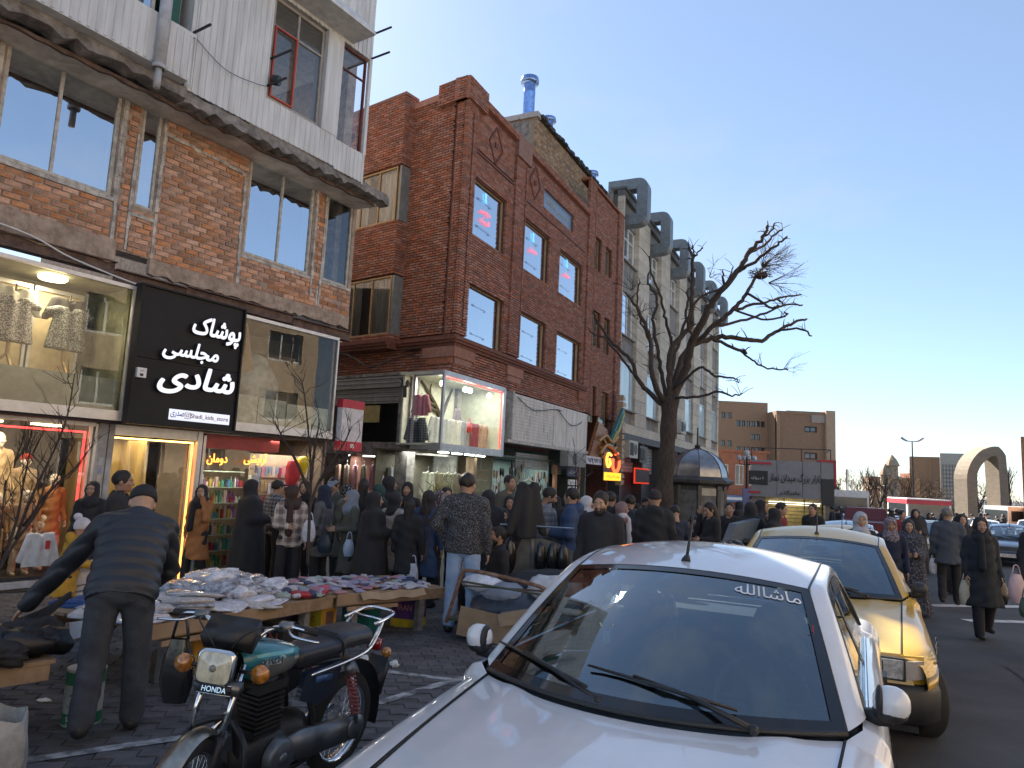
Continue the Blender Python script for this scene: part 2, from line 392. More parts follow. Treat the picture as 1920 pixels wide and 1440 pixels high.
def window(parent, u0, u1, z0, z1, w, fm, gm, fr=.05, fd=.06, mull=(), trans=(), T=None, back=.5, curtain=None, room=m_room, cuts=None, name='window'):
    f = MB(T); f.box(u0,u0+fr,w,w+fd,z0,z1); f.box(u1-fr,u1,w,w+fd,z0,z1); f.box(u0+fr,u1-fr,w,w+fd,z0,z0+fr); f.box(u0+fr,u1-fr,w,w+fd,z1-fr,z1)
    ms = [m for m in mull]
    for m in ms: f.box(m-fr*.4,m+fr*.4,w+.003,w+fd-.003,z0+fr,z1-fr)
    for t in trans: f.box(u0+fr,u1-fr,w+.006,w+fd-.006,t-fr*.35,t+fr*.35)
    fo = part(name, f, fm, parent)
    es = [u0+fr]+ms+[u1-fr]
    for a, b in zip(es, es[1:]):
        tilt = rnd.uniform(-.006,.006); g = MB(T); y = w+fd*.5
        g.quad((a,y+tilt,z0+fr),(b,y-tilt,z0+fr),(b,y-tilt+.004,z1-fr),(a,y+tilt+.004,z1-fr)); part('pane', g, gm, fo)
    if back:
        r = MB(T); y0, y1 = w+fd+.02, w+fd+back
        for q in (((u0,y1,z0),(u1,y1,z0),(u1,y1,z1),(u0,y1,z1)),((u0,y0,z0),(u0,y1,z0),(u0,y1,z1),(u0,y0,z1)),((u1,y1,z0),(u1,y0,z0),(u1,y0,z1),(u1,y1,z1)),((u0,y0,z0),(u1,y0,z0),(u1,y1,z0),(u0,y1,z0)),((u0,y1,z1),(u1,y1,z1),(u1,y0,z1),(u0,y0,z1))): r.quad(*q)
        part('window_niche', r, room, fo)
    if curtain:
        for a, b in curtain:
            c = MB(T); n = max(8,int((b-a)/.05))
            c.grid(lambda s,t: (a+(b-a)*s, w+fd+.10+.03*math.sin(s*(b-a)*34)+.012*math.sin(s*71), z0+.04+(z1-z0-.08)*t), n*2, 1); part('curtain', c, m_curt, fo, True)
    return fo

# ------------------------------------------------------------------ ground
g = MB(); g.k = 0
ys = [-400,-60,0,6,8,10,12,14,18,24,32,45,60,120,400,2500]; xs = [-2500,-300,-60,-20,-8,0,8,20,60,300,2500]
for a, b in zip(ys, ys[1:]):
    for c, d in zip(xs, xs[1:]): g.quad((c,a,gz(a)),(d,a,gz(a)),(d,b,gz(b)),(c,b,gz(b)))
m_asph = M('asphalt', (.066,.069,.074), .82, col2=(.030,.031,.035), scale=.9, detail=12, bump=.35, bscale=160)
struct('road', g, m_asph)
m_pave = M('pavement_slab', (.12,.11,.105), .9, col2=(.07,.066,.063), scale=2.2, detail=8, bump=.3, bscale=60)
def lane(p0, az, off, y0, y1, n=40):         # points along the street direction
    pass
KX, KY, KA = 1.02, 3.47, R(26)               # edge line of the paved parking strip, under the white car
def kerb_x(y): return KX + (y-KY)*math.tan(KA)
pv = MB(); yy = [-2,1,3,4,5,6,7,8,9,10,11,12,14,17,20,26,34,45,60]
for a, b in zip(yy, yy[1:]):
    pv.quad((-30,a,gz(a)+.004),(kerb_x(a),a,gz(a)+.004),(kerb_x(b),b,gz(b)+.004),(-30,b,gz(b)+.004))
pave = struct('pavement', pv, m_pave)
gut = MB()
for a, b in zip(yy, yy[1:]):
    gut.quad((kerb_x(a),a,gz(a)+.008),(kerb_x(a)+.34,a,gz(a)+.008),(kerb_x(b)+.34,b,gz(b)+.008),(kerb_x(b),b,gz(b)+.008))
struct('gutter_strip', gut, M('gutter_concrete', (.17,.165,.15), .9, scale=3, detail=8, bump=.4, bscale=50))
# wavy interlocking pavers
m_pav = M('paver', (.115,.108,.112), .88, col2=(.065,.062,.066), scale=5, detail=8, bump=.3, bscale=50, rand=.25)
PL, PW = .235, .118
def paver_poly():
    n = 4; top = []
    for i in range(n+1):
        t = i/n; top.append((-PL/2+PL*t, PW/2+.013*math.sin(t*2*math.pi)))
    bot = [(x, y-PW) for x, y in top[::-1]]
    return top+bot
def paver_mb(mb, c, rz, sc=1., dz=0, tilt=(0,0)):
    po = paver_poly(); ca, sa = math.cos(rz), math.sin(rz); n = len(po)
    def P(p, k, z): x, y = p[0]*k*.965, p[1]*k*.93; return (c[0]+x*ca-y*sa, c[1]+x*sa+y*ca, c[2]+z+dz+tilt[0]*x+tilt[1]*y)
    v = [P(p,1,-.02) for p in po]+[P(p,1,.010) for p in po]+[P(p,.95,.015) for p in po]
    f = [(i,(i+1)%n,n+(i+1)%n,n+i) for i in range(n)]+[(n+i,n+(i+1)%n,2*n+(i+1)%n,2*n+i) for i in range(n)]+[tuple(range(2*n,3*n))]
    return mb.add(v,f)
PAV_A = R(14)
ps = []
for i in range(-60,60):
    for j in range(-80,90):
        u = i*PL + (PL/2 if j % 2 else 0); v = j*PW
        x = -1.2 + u*math.cos(PAV_A)-v*math.sin(PAV_A); y = 5.2 + u*math.sin(PAV_A)+v*math.cos(PAV_A)
        if not (1.9 < y < 10.2 and x < kerb_x(y)-.14 and x > -y*.80-.3): continue
        ps.append((math.hypot(x,y), x, y))
ps.sort(); keep = []
pm = [paver_mb(MB(), (0,0,0), 0, tilt=(rnd.uniform(-.012,.012),rnd.uniform(-.02,.02))).mesh('paver', m_pav) for _ in range(4)]
restp = MB(); npv = 0
for d, x, y in ps:
    dv = Vector((x,y,gz(y)-CAM_H)); fx, fy, ff = dv.dot(AX_X), dv.dot(AX_U), dv.dot(AX_F)
    vis_ = abs(fx/ff)*1333 < 950 and fy/ff*1333 > -715 and not (x > -.25+(y-3)*.49 and y < 6.8)
    if vis_ and npv < 300:
        npv += 1; link('paver', pm[rnd.randrange(4)], pave, (x,y,gz(y)+rnd.uniform(-.003,.003)), (-.04 if y > 6 else 0,0,PAV_A))
    else: paver_mb(restp, (x,y,gz(y)), PAV_A, dz=rnd.uniform(-.003,.003))
tag(part('paver_field', restp, m_pav, pave), kind='stuff')
# worn white parking lines on the pavers, and the painted line on the road edge
def strip(name, pts, wd, z, mat):
    mb = MB()
    for (x0,y0),(x1,y1) in zip(pts, pts[1:]):
        d = Vector((x1-x0,y1-y0,0)).normalized(); n = Vector((-d.y,d.x,0))*wd/2
        k = max(1,int(math.hypot(x1-x0,y1-y0)/.5))
        for i in range(k):
            a = Vector((x0+(x1-x0)*i/k, y0+(y1-y0)*i/k, 0)); b = Vector((x0+(x1-x0)*(i+1)/k, y0+(y1-y0)*(i+1)/k, 0))
            A = Vector((0,0,gz(a.y)+z)); B = Vector((0,0,gz(b.y)+z)); mb.quad(a-n+A,a+n+A,b+n+B,b-n+B)
    return struct(name, mb, mat)
m_line = M('worn_white_line', (.42,.42,.42), .9, col2=(.13,.13,.13), scale=9, detail=9, ramp=(.42,.62))
strip('parking_line', [(-3.05,4.05),(-1.75,4.9)], .09, .0195, m_line)
strip('parking_line', [(-.9,5.6),(.25,7.2)], .09, .0195, m_line)
strip('parking_line', [(-1.0,6.55),(-.35,6.35)], .08, .0197, m_line)
m_yline = M('worn_yellow_line', (.42,.30,.06), .9, col2=(.10,.09,.06), scale=5, detail=9, ramp=(.40,.62))
strip('yellow_line', [(kerb_x(1)+.6,1),(kerb_x(14)+.6,14)], .14, .009, m_yline)
m_rline = M('white_road_line', (.55,.56,.57), .8, col2=(.25,.25,.26), scale=5, detail=8, ramp=(.3,.6))
strip('crosswalk_line', [(8.2,14.0),(16,15.6)], .28, .010, m_rline)
strip('crosswalk_line', [(7.6,12.0),(16,13.2)], .22, .010, m_rline)

m_patch = M('asphalt_patch', (.040,.041,.044), .9, col2=(.026,.027,.03), scale=4, detail=9, bump=.4, bscale=120)
for pts, w_ in (([(4.6,3.2),(6.2,6.4)],.8),([(9.5,9.0),(11.5,13.5)],1.1),([(7.2,5.0),(7.6,5.9)],.5)): strip('asphalt_patch', pts, w_, .005, m_patch)
for pts in ([(3.9,2.6),(4.6,4.4),(4.9,6.3),(5.6,8.2)],[(6.6,3.8),(7.3,6.0),(8.8,8.4)],[(5.2,6.2),(6.4,6.9),(7.9,7.2)]): strip('road_crack', catmull([(a,b,0) for a,b in pts],5) and [(p.x+rnd.uniform(-.05,.05),p.y) for p in catmull([(a,b,0) for a,b in pts],5)], .025, .0065, m_dark)
for x_, y_ in ((-1.9,6.3),(.1,5.9),(-.4,4.9),(.35,7.6),(-1.6,4.6),(-3.2,5.3),(5.4,5.2),(6.9,7.6),(4.3,4.0)):
    l_ = MB(); q_ = rnd.uniform(0,3); l_.ball((0,0,.012),(rnd.uniform(.02,.05),rnd.uniform(.015,.03),.012),7,5,lambda d: 1+.3*math.sin(7*d.x+q_)); solo('litter_scrap', l_, m_white if rnd.random() < .5 else m_wood, 'small flattened scrap of litter on the ground between stalls and cars', 'litter', 'flattened scraps on the ground', loc=(x_,y_,gz(y_)+.012))
# ------------------------------------------------------------------ building A : stripped brick shop house on the left
A = thing('shop_house', 'stripped orange brick house with white clad upper floor over shops at far left', 'building', (-5.35,12.3,0), R(57))
U0 = -9.0
holesA = [(-3.55,-1.93,5.79,7.74),(-1.57,-1.25,5.78,7.86),(.5,2.06,5.6,7.52),(2.42,3.15,5.6,7.52),(-6.2,-4.4,5.79,7.74)]
mb = MB(); wall(mb, U0, 3.24, 4.98, 8.0, .0, .35, holesA); mb.box(3.0,3.24,.35,14,-.5,14); mb.box(U0,3.24,3.0,14,-.5,5.0); part('wall', mb, m_mortar, A)
bricks(A, [(U0,3.22,5.0,7.58)], [(a-.05,b+.05,c-.05,d+.05) for a,b,c,d in holesA]+[(-1.90,-1.80,5,8),(-1.66,-1.60,5,6.9)], .235, .074, .015, .020, .07, m_brickA, n_part=300, seed=3, jit=.009, miss=.012)
# windows
window(A, -3.55,-1.93,5.79,7.74, .02, m_pframe, m_win, .055, mull=(-2.80,), back=1.2)
window(A, -6.2,-4.4,5.79,7.74, .02, m_pframe, m_win, .055, mull=(-5.3,), back=1.2)
window(A, -1.57,-1.25,5.78,7.55, .02, m_pframe, m_win, .045, back=.6)
window(A, .5,2.06,5.6,7.52, .02, m_pframe, m_win, .05, mull=(1.28,), back=1.2)
window(A, 2.42,3.15,5.6,7.52, .02, m_pframe, m_winb, .05, back=1.2)
mb = MB(); mb.lathe([(.115,-.1),(.12,-.1),(.12,.25),(.105,.25),(.105,-.1)], 18, (-1.41,.0,7.68), 'y'); part('vent_pipe', mb, m_steel, A)
mb = MB(); mb.lathe([(.0,.12),(.105,.12)], 18, (-1.41,.0,7.68), 'y'); part('vent_hole', mb, m_dark, A)
# putty and conduit strips
mb = MB()
for u, z0, z1, wd in ((-1.86,5.02,7.85,.05),(-1.63,5.02,6.95,.045),(-1.90,5.75,7.7,.03),(-1.20,5.0,5.75,.04),(.40,5.4,7.05,.05),(2.12,5.2,7.5,.05),(2.36,5.0,7.5,.045),(-1.20,5.78,7.8,.05),(-3.62,5.78,7.7,.05),(2.30,5.0,5.4,.03),(.42,5.0,5.4,.045)):
    z = z0
    while z < z1:
        h = min(rnd.uniform(.12,.4), z1-z); mb.box(u-wd/2+rnd.uniform(-.008,.008),u+wd/2+rnd.uniform(-.008,.008),-.034+rnd.uniform(-.008,.008),.03,z,z+h*.985); z += h
for (a,za),(b,zb) in (((-1.22,7.15),(.42,7.05)),((-3.6,5.74),(-1.9,5.74)),((-1.6,5.62),(-1.2,5.62)),((.42,5.54),(2.12,5.54)),((-3.6,7.80),(-1.9,7.80)),((.45,7.56),(2.1,7.56)),((2.4,5.55),(3.2,5.55))):
    u = a
    while u < b:
        l = min(rnd.uniform(.15,.4), b-u); k = (u-a)/(b-a); z = za+(zb-za)*k; mb.box(u,u+l*.99,-.036+rnd.uniform(-.008,.008),.03,z-.03+rnd.uniform(-.008,.008),z+.03+rnd.uniform(-.008,.008)); u += l
part('plaster_strip', mb, M('old_plaster', (.55,.52,.48), .9, bump=.5, var=.35, scale=7), A)
# rough band and rusty beam
def ragged(mb, u0, u1, z0, z1, w0, w1, n, amp, sd):
    rg = random.Random(sd)
    top = [(u0+(u1-u0)*i/n, z1+rg.uniform(-amp,amp)*.4) for i in range(n+1)]; bot = [(u0+(u1-u0)*i/n, z0+rg.uniform(-amp,amp)) for i in range(n+1)]
    ou = [w0+rg.uniform(-amp,amp)*.5 for i in range(n+1)]
    for i in range(n):
        (a,ta),(b,tb) = top[i],top[i+1]; ca, cb = bot[i][1],bot[i+1][1]
        v = [(a,ou[i],ca),(b,ou[i+1],cb),(b,w1,cb),(a,w1,ca),(a,ou[i],ta),(b,ou[i+1],tb),(b,w1,tb),(a,w1,ta)]
        mb.add(v,[(0,3,2,1),(4,5,6,7),(0,1,5,4),(2,3,7,6)]+([(3,0,4,7)] if i == 0 else [])+([(1,2,6,5)] if i == n-1 else []))
mb = MB(); ragged(mb, U0,-1.78,4.74,5.12,-.06,.05,60,.03,1); part('rough_mortar_band', mb, m_mortar, A); mb = MB(); ragged(mb, -1.22,3.2,4.72,4.98,-.05,.05,40,.03,2); part('rough_mortar_band', mb, m_mortar, A)
mb = MB()
for a, b, zz in ((U0,-1.75,4.62),(-1.74,-.55,4.52),(-.53,1.75,4.55),(1.77,3.3,4.50)):
    mb.box(a,b,-.10,.10,zz+.13,zz+.15); mb.box(a,b,-.10,.10,zz-.05,zz-.03); mb.box(a,b,-.02,.03,zz-.03,zz+.13)
part('steel_beam', mb, m_rust, A)
mb = MB(); mb.box(U0,3.2,.1,3.0,4.42,4.5); part('soffit', mb, m_plast, A)
mb = MB(); mb.tube(catmull([(-5.2,-.13,4.95),(-3.2,-.14,4.82),(-2.4,-.14,4.62),(-1.2,-.3,4.42),(.0,-.2,4.47)],6), .012, 6); part('cable', mb, m_white, A)
# overhanging upper floor
mb = MB(); ragged(mb, U0,-1.45,7.44,7.60,-.92,-.62,46,.05,5); part('slab_edge', mb, m_conc, A); mb = MB(); ragged(mb, -1.45,3.3,7.38,7.55,-.90,-.62,44,.05,6); part('slab_edge', mb, m_conc, A)
mb = MB(); ragged(mb, U0,3.1,7.34,7.40,-.66,-.60,70,.03,9); part('broken_soffit_rib', mb, m_rust, A)
mb = MB(); mb.quad((U0,-.6,7.40),(3.24,-.6,7.36),(3.24,.1,7.40),(U0,.1,7.44)); part('slab_soffit', mb, m_plast, A)
def ribs(mb, u0, u1, z0, z1, w, pitch=.115):  # corrugated sheet facing the street
    n = max(1,round((u1-u0)/pitch)); p = (u1-u0)/n
    for i in range(n):
        a = u0+i*p; pr = [(a,w),(a+p*.62,w),(a+p*.68,w-.014),(a+p*.94,w-.014),(a+p,w)]
        for (x0,y0),(x1,y1) in zip(pr,pr[1:]): mb.quad((x0,y0,z0),(x1,y1,z0),(x1,y1,z1),(x0,y0,z1))
upH = [(.04,1.22,8.22,10.02),(1.70,2.36,8.16,10.12)]
cl = MB(); ribs(cl, -1.45,.0,7.56,10.6,-.93); ribs(cl, .0,1.66,7.56,8.16,-.93); ribs(cl, 1.66,2.42,7.52,8.12,-.93); ribs(cl, U0,-1.55,7.62,8.35,-1.12)
ribs(cl, -1.45,2.42,10.18,14,-.93); ribs(cl, U0,-1.5,10.3,14,-.93); ribs(cl, -1.52,-1.42,7.6,10.3,-1.0,.1)
cl.box(1.26,1.66,-.95,-.6,8.16,10.18); cl.box(2.38,2.45,-.95,-.88,8.1,10.2); cl.box(U0,-1.56,-1.12,-.6,7.60,7.62); cl.box(-1.56,-1.553,-1.12,-.6,7.6,8.35)
cl.box(U0,-1.5,-1.12,-.7,8.35,8.40); cl.box(-1.45,2.45,-.92,3,10.2,10.24); cl.box(2.42,2.46,-.92,3,10.2,14); cl.box(2.42,2.46,-.92,3,7.5,8.14); cl.box(-1.5,-1.45,-.93,-.2,7.6,10.3)
part('cladding', cl, m_clad, A)
cn = MB(); cn.box(-.4,1.9,-1.55,-.94,10.25,10.32); cn.add([(-.4,-1.55,10.32),(1.9,-1.55,10.32),(1.9,-.94,10.95),(-.4,-.94,10.95)],[(0,1,2,3)]); part('canopy', cn, m_clad, A)
dk = MB(); dk.box(-1.5,1.5,1.6,1.7,7.6,10.2); dk.box(U0,-1.5,1.0,1.1,7.6,10.4); part('inner_wall', dk, m_room, A)
wf = window(A, .04,1.24,8.2,10.16, -.86, M('grey_window_frame', (.36,.33,.30), .6), m_winb, .05, mull=(.62,), trans=(9.62,), back=0)
mb = MB(); mb.box(.09,.12,-.90,-.86,8.25,9.6); mb.box(.57,.60,-.90,-.86,8.25,9.6); mb.box(.12,.57,-.90,-.86,9.57,9.6); mb.box(.12,.57,-.9,-.86,8.25,8.28); part('red_sash', mb, M('red_lead_paint', (.45,.07,.04), .6), wf)
window(A, 1.68,2.38,8.14,10.18, -.86, M('red_primer_frame', (.16,.05,.05), .6), m_winb, .035, trans=(9.7,), back=0)
window(A, U0,-1.62,8.42,10.28, -.80, m_pframe, m_win, .06, mull=(-7.5,-6,-4.5,-3.2,-2.05), back=.8)
mb = MB(); mb.box(-1.98,-1.66,-.86,-.84,8.5,10.28); part('green_blind', mb, M('green_sheet', (.02,.10,.075), .6), A)
for u, z in ((-1.5,8.47),(.02,8.9),(-.02,8.36),(2.4,10.2),(2.4,10.75)): mb = MB(); mb.box(u,u+.03,-1.45,-.9,z,z+.03); part('bracket', mb, m_black, A)
mb = MB(); mb.tube([(.06,-1.0,8.5),(.12,-1.1,8.48)], .09, 10); part('wire_drum', mb, m_black, A)
mb = MB(); mb.tube(catmull([(-1.5,-.96,8.5),(-.9,-1.0,8.2),(-.3,-1.0,8.25),(.05,-.98,8.36)],6), .006, 5); part('hanging_wire', mb, m_black, A)
mb = MB(); mb.cyl((-2.07,-1.2,7.52),(-2.07,-1.2,9.2),.085,n=16); mb.cyl((-2.07,-1.2,9.2),(-2.07,-1.2,12),.098,n=16); mb.lathe([(.085,0),(.1,0),(.1,.06),(.085,.06)],16,(-2.07,-1.2,7.5)); mb.cyl((-2.07,-1.2,7.2),(-2.07,-1.2,7.51),.05,n=10); part('drain_pipe', mb, M('grey_pipe', (.42,.43,.45), .5), A, True)

# mezzanine shop windows
fr = MB()
for u0_, u1_, bz in ((U0,-1.53,2.32),(.33,2.72,2.34)):
    fr.box(u0_,u1_,-.36,-.26,bz-.02,bz+.13); fr.box(u1_-.04,u1_,-.35,-.28,bz+.13,4.36); fr.box(u0_,u1_,-.35,-.27,4.34,4.40)
part('display_frame', fr, m_alu, A)
gl = MB(); gl.quad((U0,-.31,2.45),(-4.2,-.31,2.45),(-4.2,-.31,4.34),(U0,-.31,4.34)); gl.quad((-4.2,-.31,2.45),(-1.57,-.315,2.45),(-1.57,-.31,4.34),(-4.2,-.31,4.34)); part('display_glass', gl, m_shopg, A)
gl = MB(); gl.quad((.36,-.31,2.47),(1.62,-.31,2.47),(1.62,-.31,4.34),(.36,-.31,4.34)); gl.quad((1.62,-.31,2.47),(2.70,-.318,2.47),(2.70,-.318,4.34),(1.62,-.31,4.34)); part('display_glass', gl, m_shopg, A)
bx = MB(); bx.box(U0,-1.55,.75,.8,2.4,4.4); bx.box(U0,-1.55,-.25,.8,2.36,2.42); bx.box(-1.58,-1.55,-.25,.8,2.4,4.4); bx.box(U0,-1.55,-.25,.8,4.36,4.42); part('display_back', bx, M('display_green', (.21,.215,.15), .8, var=.2), A)
bx = MB(); bx.box(U0,-1.58,-.22,-.19,2.45,2.93); part('frosted_panel', bx, M('frosted_grey', (.26,.27,.235), .5), A)
bx = MB(); bx.box(.33,2.72,1.1,1.15,2.4,4.4); bx.box(.33,2.72,-.25,1.1,2.36,2.42); bx.box(.33,2.72,-.25,1.1,4.36,4.42); bx.box(2.69,2.72,-.2,1.1,2.4,4.4); part('display_back', bx, M('storage_grey', (.16,.155,.13), .85), A)
for a_, b_, z_ in ((.36,.95,2.98),(.97,1.6,2.96),(1.63,2.66,2.92)):
    bx = MB(); bx.box(a_,b_,-.24,-.215,2.45,z_); part('white_panel', bx, M('white_panel', (.55,.57,.55), .5, var=.2), A)
bx = MB(); bx.box(1.5,2.2,.3,.9,2.42,3.9); bx.box(1.5,2.0,.2,.3,3.2,3.24); part('storage_rack', bx, M('rack_brown', (.17,.13,.09), .8), A)
mb = MB(); mb.obox((.72,.1,3.85),(.13,0,.05),(0,.12,0),(-.1,0,.42)); part('carton', mb, M('carton', (.33,.23,.14), .85), A)
mb = MB(); mb.ball((1.15,.15,3.3),(.46,.3,.48),14,10,lambda d: 1+.16*math.sin(5*d.x+3*d.z)+.1*math.sin(9*d.y+4*d.x)); tag(part('plastic_sack', mb, M('film_grey', (.55,.58,.62), .3, var=.3, alpha=.75), None, True), 'crumpled pale plastic sack lying in the upper right display window', 'sack'); bpy.data.objects['plastic_sack'].matrix_world = Matrix.Translation((-5.35,12.3,0)) @ frame(33)
# ceiling lamp in the left display
mb = MB(); mb.lathe([(0,0),(.17,0),(.19,.02),(.19,.05)],20,(-2.55,.1,4.29)); part('ceiling_lamp', mb, glow('lamp_warm', (1,.8,.45), 4), A)
area('display_lamp', (-2.55,.1,4.25),(.3,.3), 5, (1,.82,.55), (0,0,0), A)
# ground floor shop
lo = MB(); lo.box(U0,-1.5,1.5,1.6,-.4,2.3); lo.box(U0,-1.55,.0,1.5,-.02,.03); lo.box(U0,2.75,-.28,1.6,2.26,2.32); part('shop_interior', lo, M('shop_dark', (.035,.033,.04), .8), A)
lo = MB(); lo.box(U0,-1.72,-.12,.12,-.10,-.02); part('window_sill', lo, M('marble_sill', (.55,.55,.55), .4, var=.2), A)
lo = MB(); lo.box(U0,-1.72,-.04,.1,-.5,-.10); part('plinth', lo, M('grey_plinth', (.2,.2,.2), .8), A)
lo = MB(); lo.box(-1.74,-1.70,-.03,.06,-.1,2.24); lo.box(-1.80,-1.77,.0,.06,0,2.2); lo.box(U0,-1.74,-.02,.06,2.2,2.26); part('shop_window_frame', lo, m_alu, A)
lo = MB(); lo.quad((U0,.02,-.02),(-1.8,.02,-.02),(-1.8,.02,2.2),(U0,.02,2.2)); part('shop_window_pane', lo, m_shopg, A)
lo = MB(); lo.box(-1.86,-1.835,.05,.07,.02,2.12); lo.box(U0,-1.86,.05,.07,2.095,2.12); part('red_light_strip', lo, glow('red_strip', (1,.03,.03), 1.6), A)
lo = MB(); lo.box(-1.70,-1.56,-.05,.2,-.5,2.26); lo.box(-1.53,-1.44,-.02,.2,-.5,2.26); part('pillar', lo, M('pillar_tile', (.40,.40,.41), .6, var=.25, scale=3), A)
for zz, cc in ((1.62,(.5,.5,.5)),(1.38,(.55,.5,.4)),(1.15,(.5,.45,.2)),(.86,(.6,.1,.1)),(1.5,(.3,.33,.5))):
    s_ = MB(); s_.box(-1.66+rnd.uniform(0,.02),-1.59,-.056,-.052,zz,zz+rnd.uniform(.06,.14)); part('sticker', s_, M('sticker%.2f' % zz, cc, .7), A)
# glass entrance with warm light line
lo = MB(); lo.box(-1.44,0.0,-.02,.1,2.1,2.27); lo.box(-.03,.06,-.04,.2,-.5,2.27); lo.box(.08,.13,-.04,.2,-.5,2.2); part('door_surround', lo, m_alu, A)
lo = MB(); lo.box(-1.42,-.06,.04,.055,2.045,2.07); part('warm_light_strip', lo, glow('amber_strip', (1,.55,.12), 2.2), A)
lo = MB(); lo.box(-.085,-.055,.04,.055,-.3,2.045); part('warm_light_strip', lo, glow('orange_strip', (1,.30,.06), 1.3), A)
lo = MB(); lo.box(-1.44,-.1,1.3,1.35,-.4,2.1); lo.box(-1.44,-1.40,.1,1.3,-.4,2.1); lo.box(-1.42,-.1,1.27,1.3,1.05,1.065); lo.box(-.6,-.55,.6,1.3,-.4,2.1); part('marble_wall', lo, M('veined_marble', (.46,.36,.20), .35, col2=(.27,.20,.10), scale=2.2, detail=8, stretch=(2.2,2.2,.6)), A)
lo = MB(); lo.quad((-1.42,.1,-.35),(-.78,.1,-.35),(-.78,.1,2.04),(-1.42,.1,2.04)); lo.quad((-.76,.12,-.35),(-.1,.12,-.35),(-.1,.12,2.04),(-.76,.12,2.04)); part('door', lo, m_shopg, A)
area('entrance_lamp', (-.75,.7,2.05),(1.0,.8), 6, (1,.75,.4), (0,0,0), A)
# black shop sign
sg = MB(); sg.box(-1.52,.31,-.48,-.34,2.30,3.30); sg.box(-1.52,.31,-.475,-.34,3.31,4.42); sg.box(-1.55,-1.52,-.52,-.3,2.27,4.45); sg.box(.31,.34,-.52,-.3,2.27,4.45); sg.box(-1.52,.31,-.52,-.3,4.42,4.45); sg.box(-1.52,.31,-.52,-.3,2.27,2.30)
SG = part('shop_sign', sg, M('black_sign_vinyl', (.016,.016,.019), .5, spec=.2, bump=.12, scale=1.5, bscale=2), A)
m_wl = glow('lit_white_letter', (.86,.88,1), .32); m_ls = M('letter_side', (.03,.03,.035), .5)
def ptext(s_, u, z, wd, ht, par, w=-.484, ext=.07, mats=(m_wl,m_ls), shear=.22, bold=.030): return text('lettering', fa(s_), wd, None, par, (u,w,z), (R(90),0,0), ht, ext, bold, shear, mats=list(mats))
ptext('پوشاک', -.22, 3.92, .92, .44, SG); ptext('مجلسی', -.64, 3.50, 1.0, .34, SG, w=-.479); ptext('شادی', -.48, 3.04, 1.38, .50, SG)
pl_ = MB(); pl_.box(-.88,.22,-.492,-.482,2.39,2.56); PLT = part('name_strip', pl_, glow('lit_strip', (.85,.87,1), .28), SG)
text('lettering', 'Shadi_kids_store', .70, M('maroon_ink', (.20,.02,.07), .6), PLT, (-.16,-.494,2.475), height=.085, ext=.002, bold=.012)
text('lettering', fa('صدری'), .24, M('blue_ink', (.03,.05,.40), .6), PLT, (-.74,-.494,2.475), height=.10, ext=.002, bold=.012)
ic = MB(); 
for a_, b_ in ((0,.052),):
    for k in range(12):
        q0, q1 = 2*math.pi*k/12, 2*math.pi*(k+1)/12; ic.bar((-.56+.022*math.cos(q0),-.494,2.475+.022*math.sin(q0)),(-.56+.022*math.cos(q1),-.494,2.475+.022*math.sin(q1)),.006,.009)
    ic.box(-.61,-.51,-.496,-.493,2.425,2.433); ic.box(-.61,-.51,-.496,-.493,2.517,2.525); ic.box(-.61,-.602,-.496,-.493,2.433,2.517); ic.box(-.518,-.51,-.496,-.493,2.433,2.517); ic.box(-.54,-.53,-.496,-.493,2.50,2.51)
part('camera_icon', ic, MATS['maroon_ink'], PLT)
mt = MB(); mt.box(-1.50,-1.36,-.56,-.48,2.98,3.13); mo_ = part('meter_box', mt, m_white, SG); mt = MB(); mt.box(-1.46,-1.41,-.566,-.56,3.0,3.04); part('meter_dial', mt, m_black, mo_)
text('lettering', '\u06f5\u06f1\u06f8', .06, m_black, mo_, (-1.43,-.561,3.085), height=.03, ext=.001)
# cosmetics shop
lo = MB(); lo.box(.13,2.75,1.3,1.35,-.4,2.26); lo.box(.13,2.75,.05,1.3,-.4,-.30); lo.box(2.72,2.78,-.1,1.3,-.4,2.3); part('shop_interior', lo, M('shop_brown', (.13,.10,.075), .8), A)
lo = MB(); lo.box(.13,1.7,-.02,.08,1.99,2.24); part('red_fascia', lo, M('red_fascia', (.30,.03,.03), .5), A)
lo = MB(); lo.quad((.13,.06,-.2),(1.15,.06,-.2),(1.15,.06,1.99),(.13,.06,1.99)); part('shop_window_pane', lo, m_shopg, A)
lo = MB()
for zz in (-.1,.18,.46,.74,1.02,1.30,1.58): lo.box(.15,1.12,.15,.5,zz,zz+.015)
part('glass_shelf', lo, M('shelf_glass', (.5,.6,.55), .2), A)
cols_b = [(.7,.7,.7),(.08,.25,.5),(.10,.40,.30),(.5,.05,.08),(.6,.45,.1),(.35,.15,.4),(.75,.55,.55),(.1,.1,.12),(.2,.5,.6)]
mbb = [M('bottle_colour_%s' % 'abcdefghi'[i], c, .35) for i, c in enumerate(cols_b)]
bt = MB(); rg = random.Random(4)
for zi, zz in enumerate((-.085,.195,.475,.755,1.035,1.315)):
    u = .18
    while u < 1.1:
        w_ = rg.uniform(.018,.034); h_ = rg.uniform(.10,.22); bt.k = rg.randrange(9)
        for dep in (.22,.34):
            if rg.random() < .35: bt.box(u-w_,u+w_,dep-w_,dep+w_,zz,zz+h_)
            else: bt.lathe([(w_,0),(w_,h_*.7),(w_*.45,h_*.8),(w_*.45,h_),(0,h_)],8,(u,dep,zz))
        u += 2*w_+rg.uniform(.004,.02)
tag(part('cosmetic_bottles', bt, mbb, A), kind='stuff')
area('shelf_lamp', (.65,.35,1.95),(.9,.3), 7, (1,.88,.68), (0,0,0), A)
m_neon = glow('orange_neon', (1,.30,.04), 1.3)
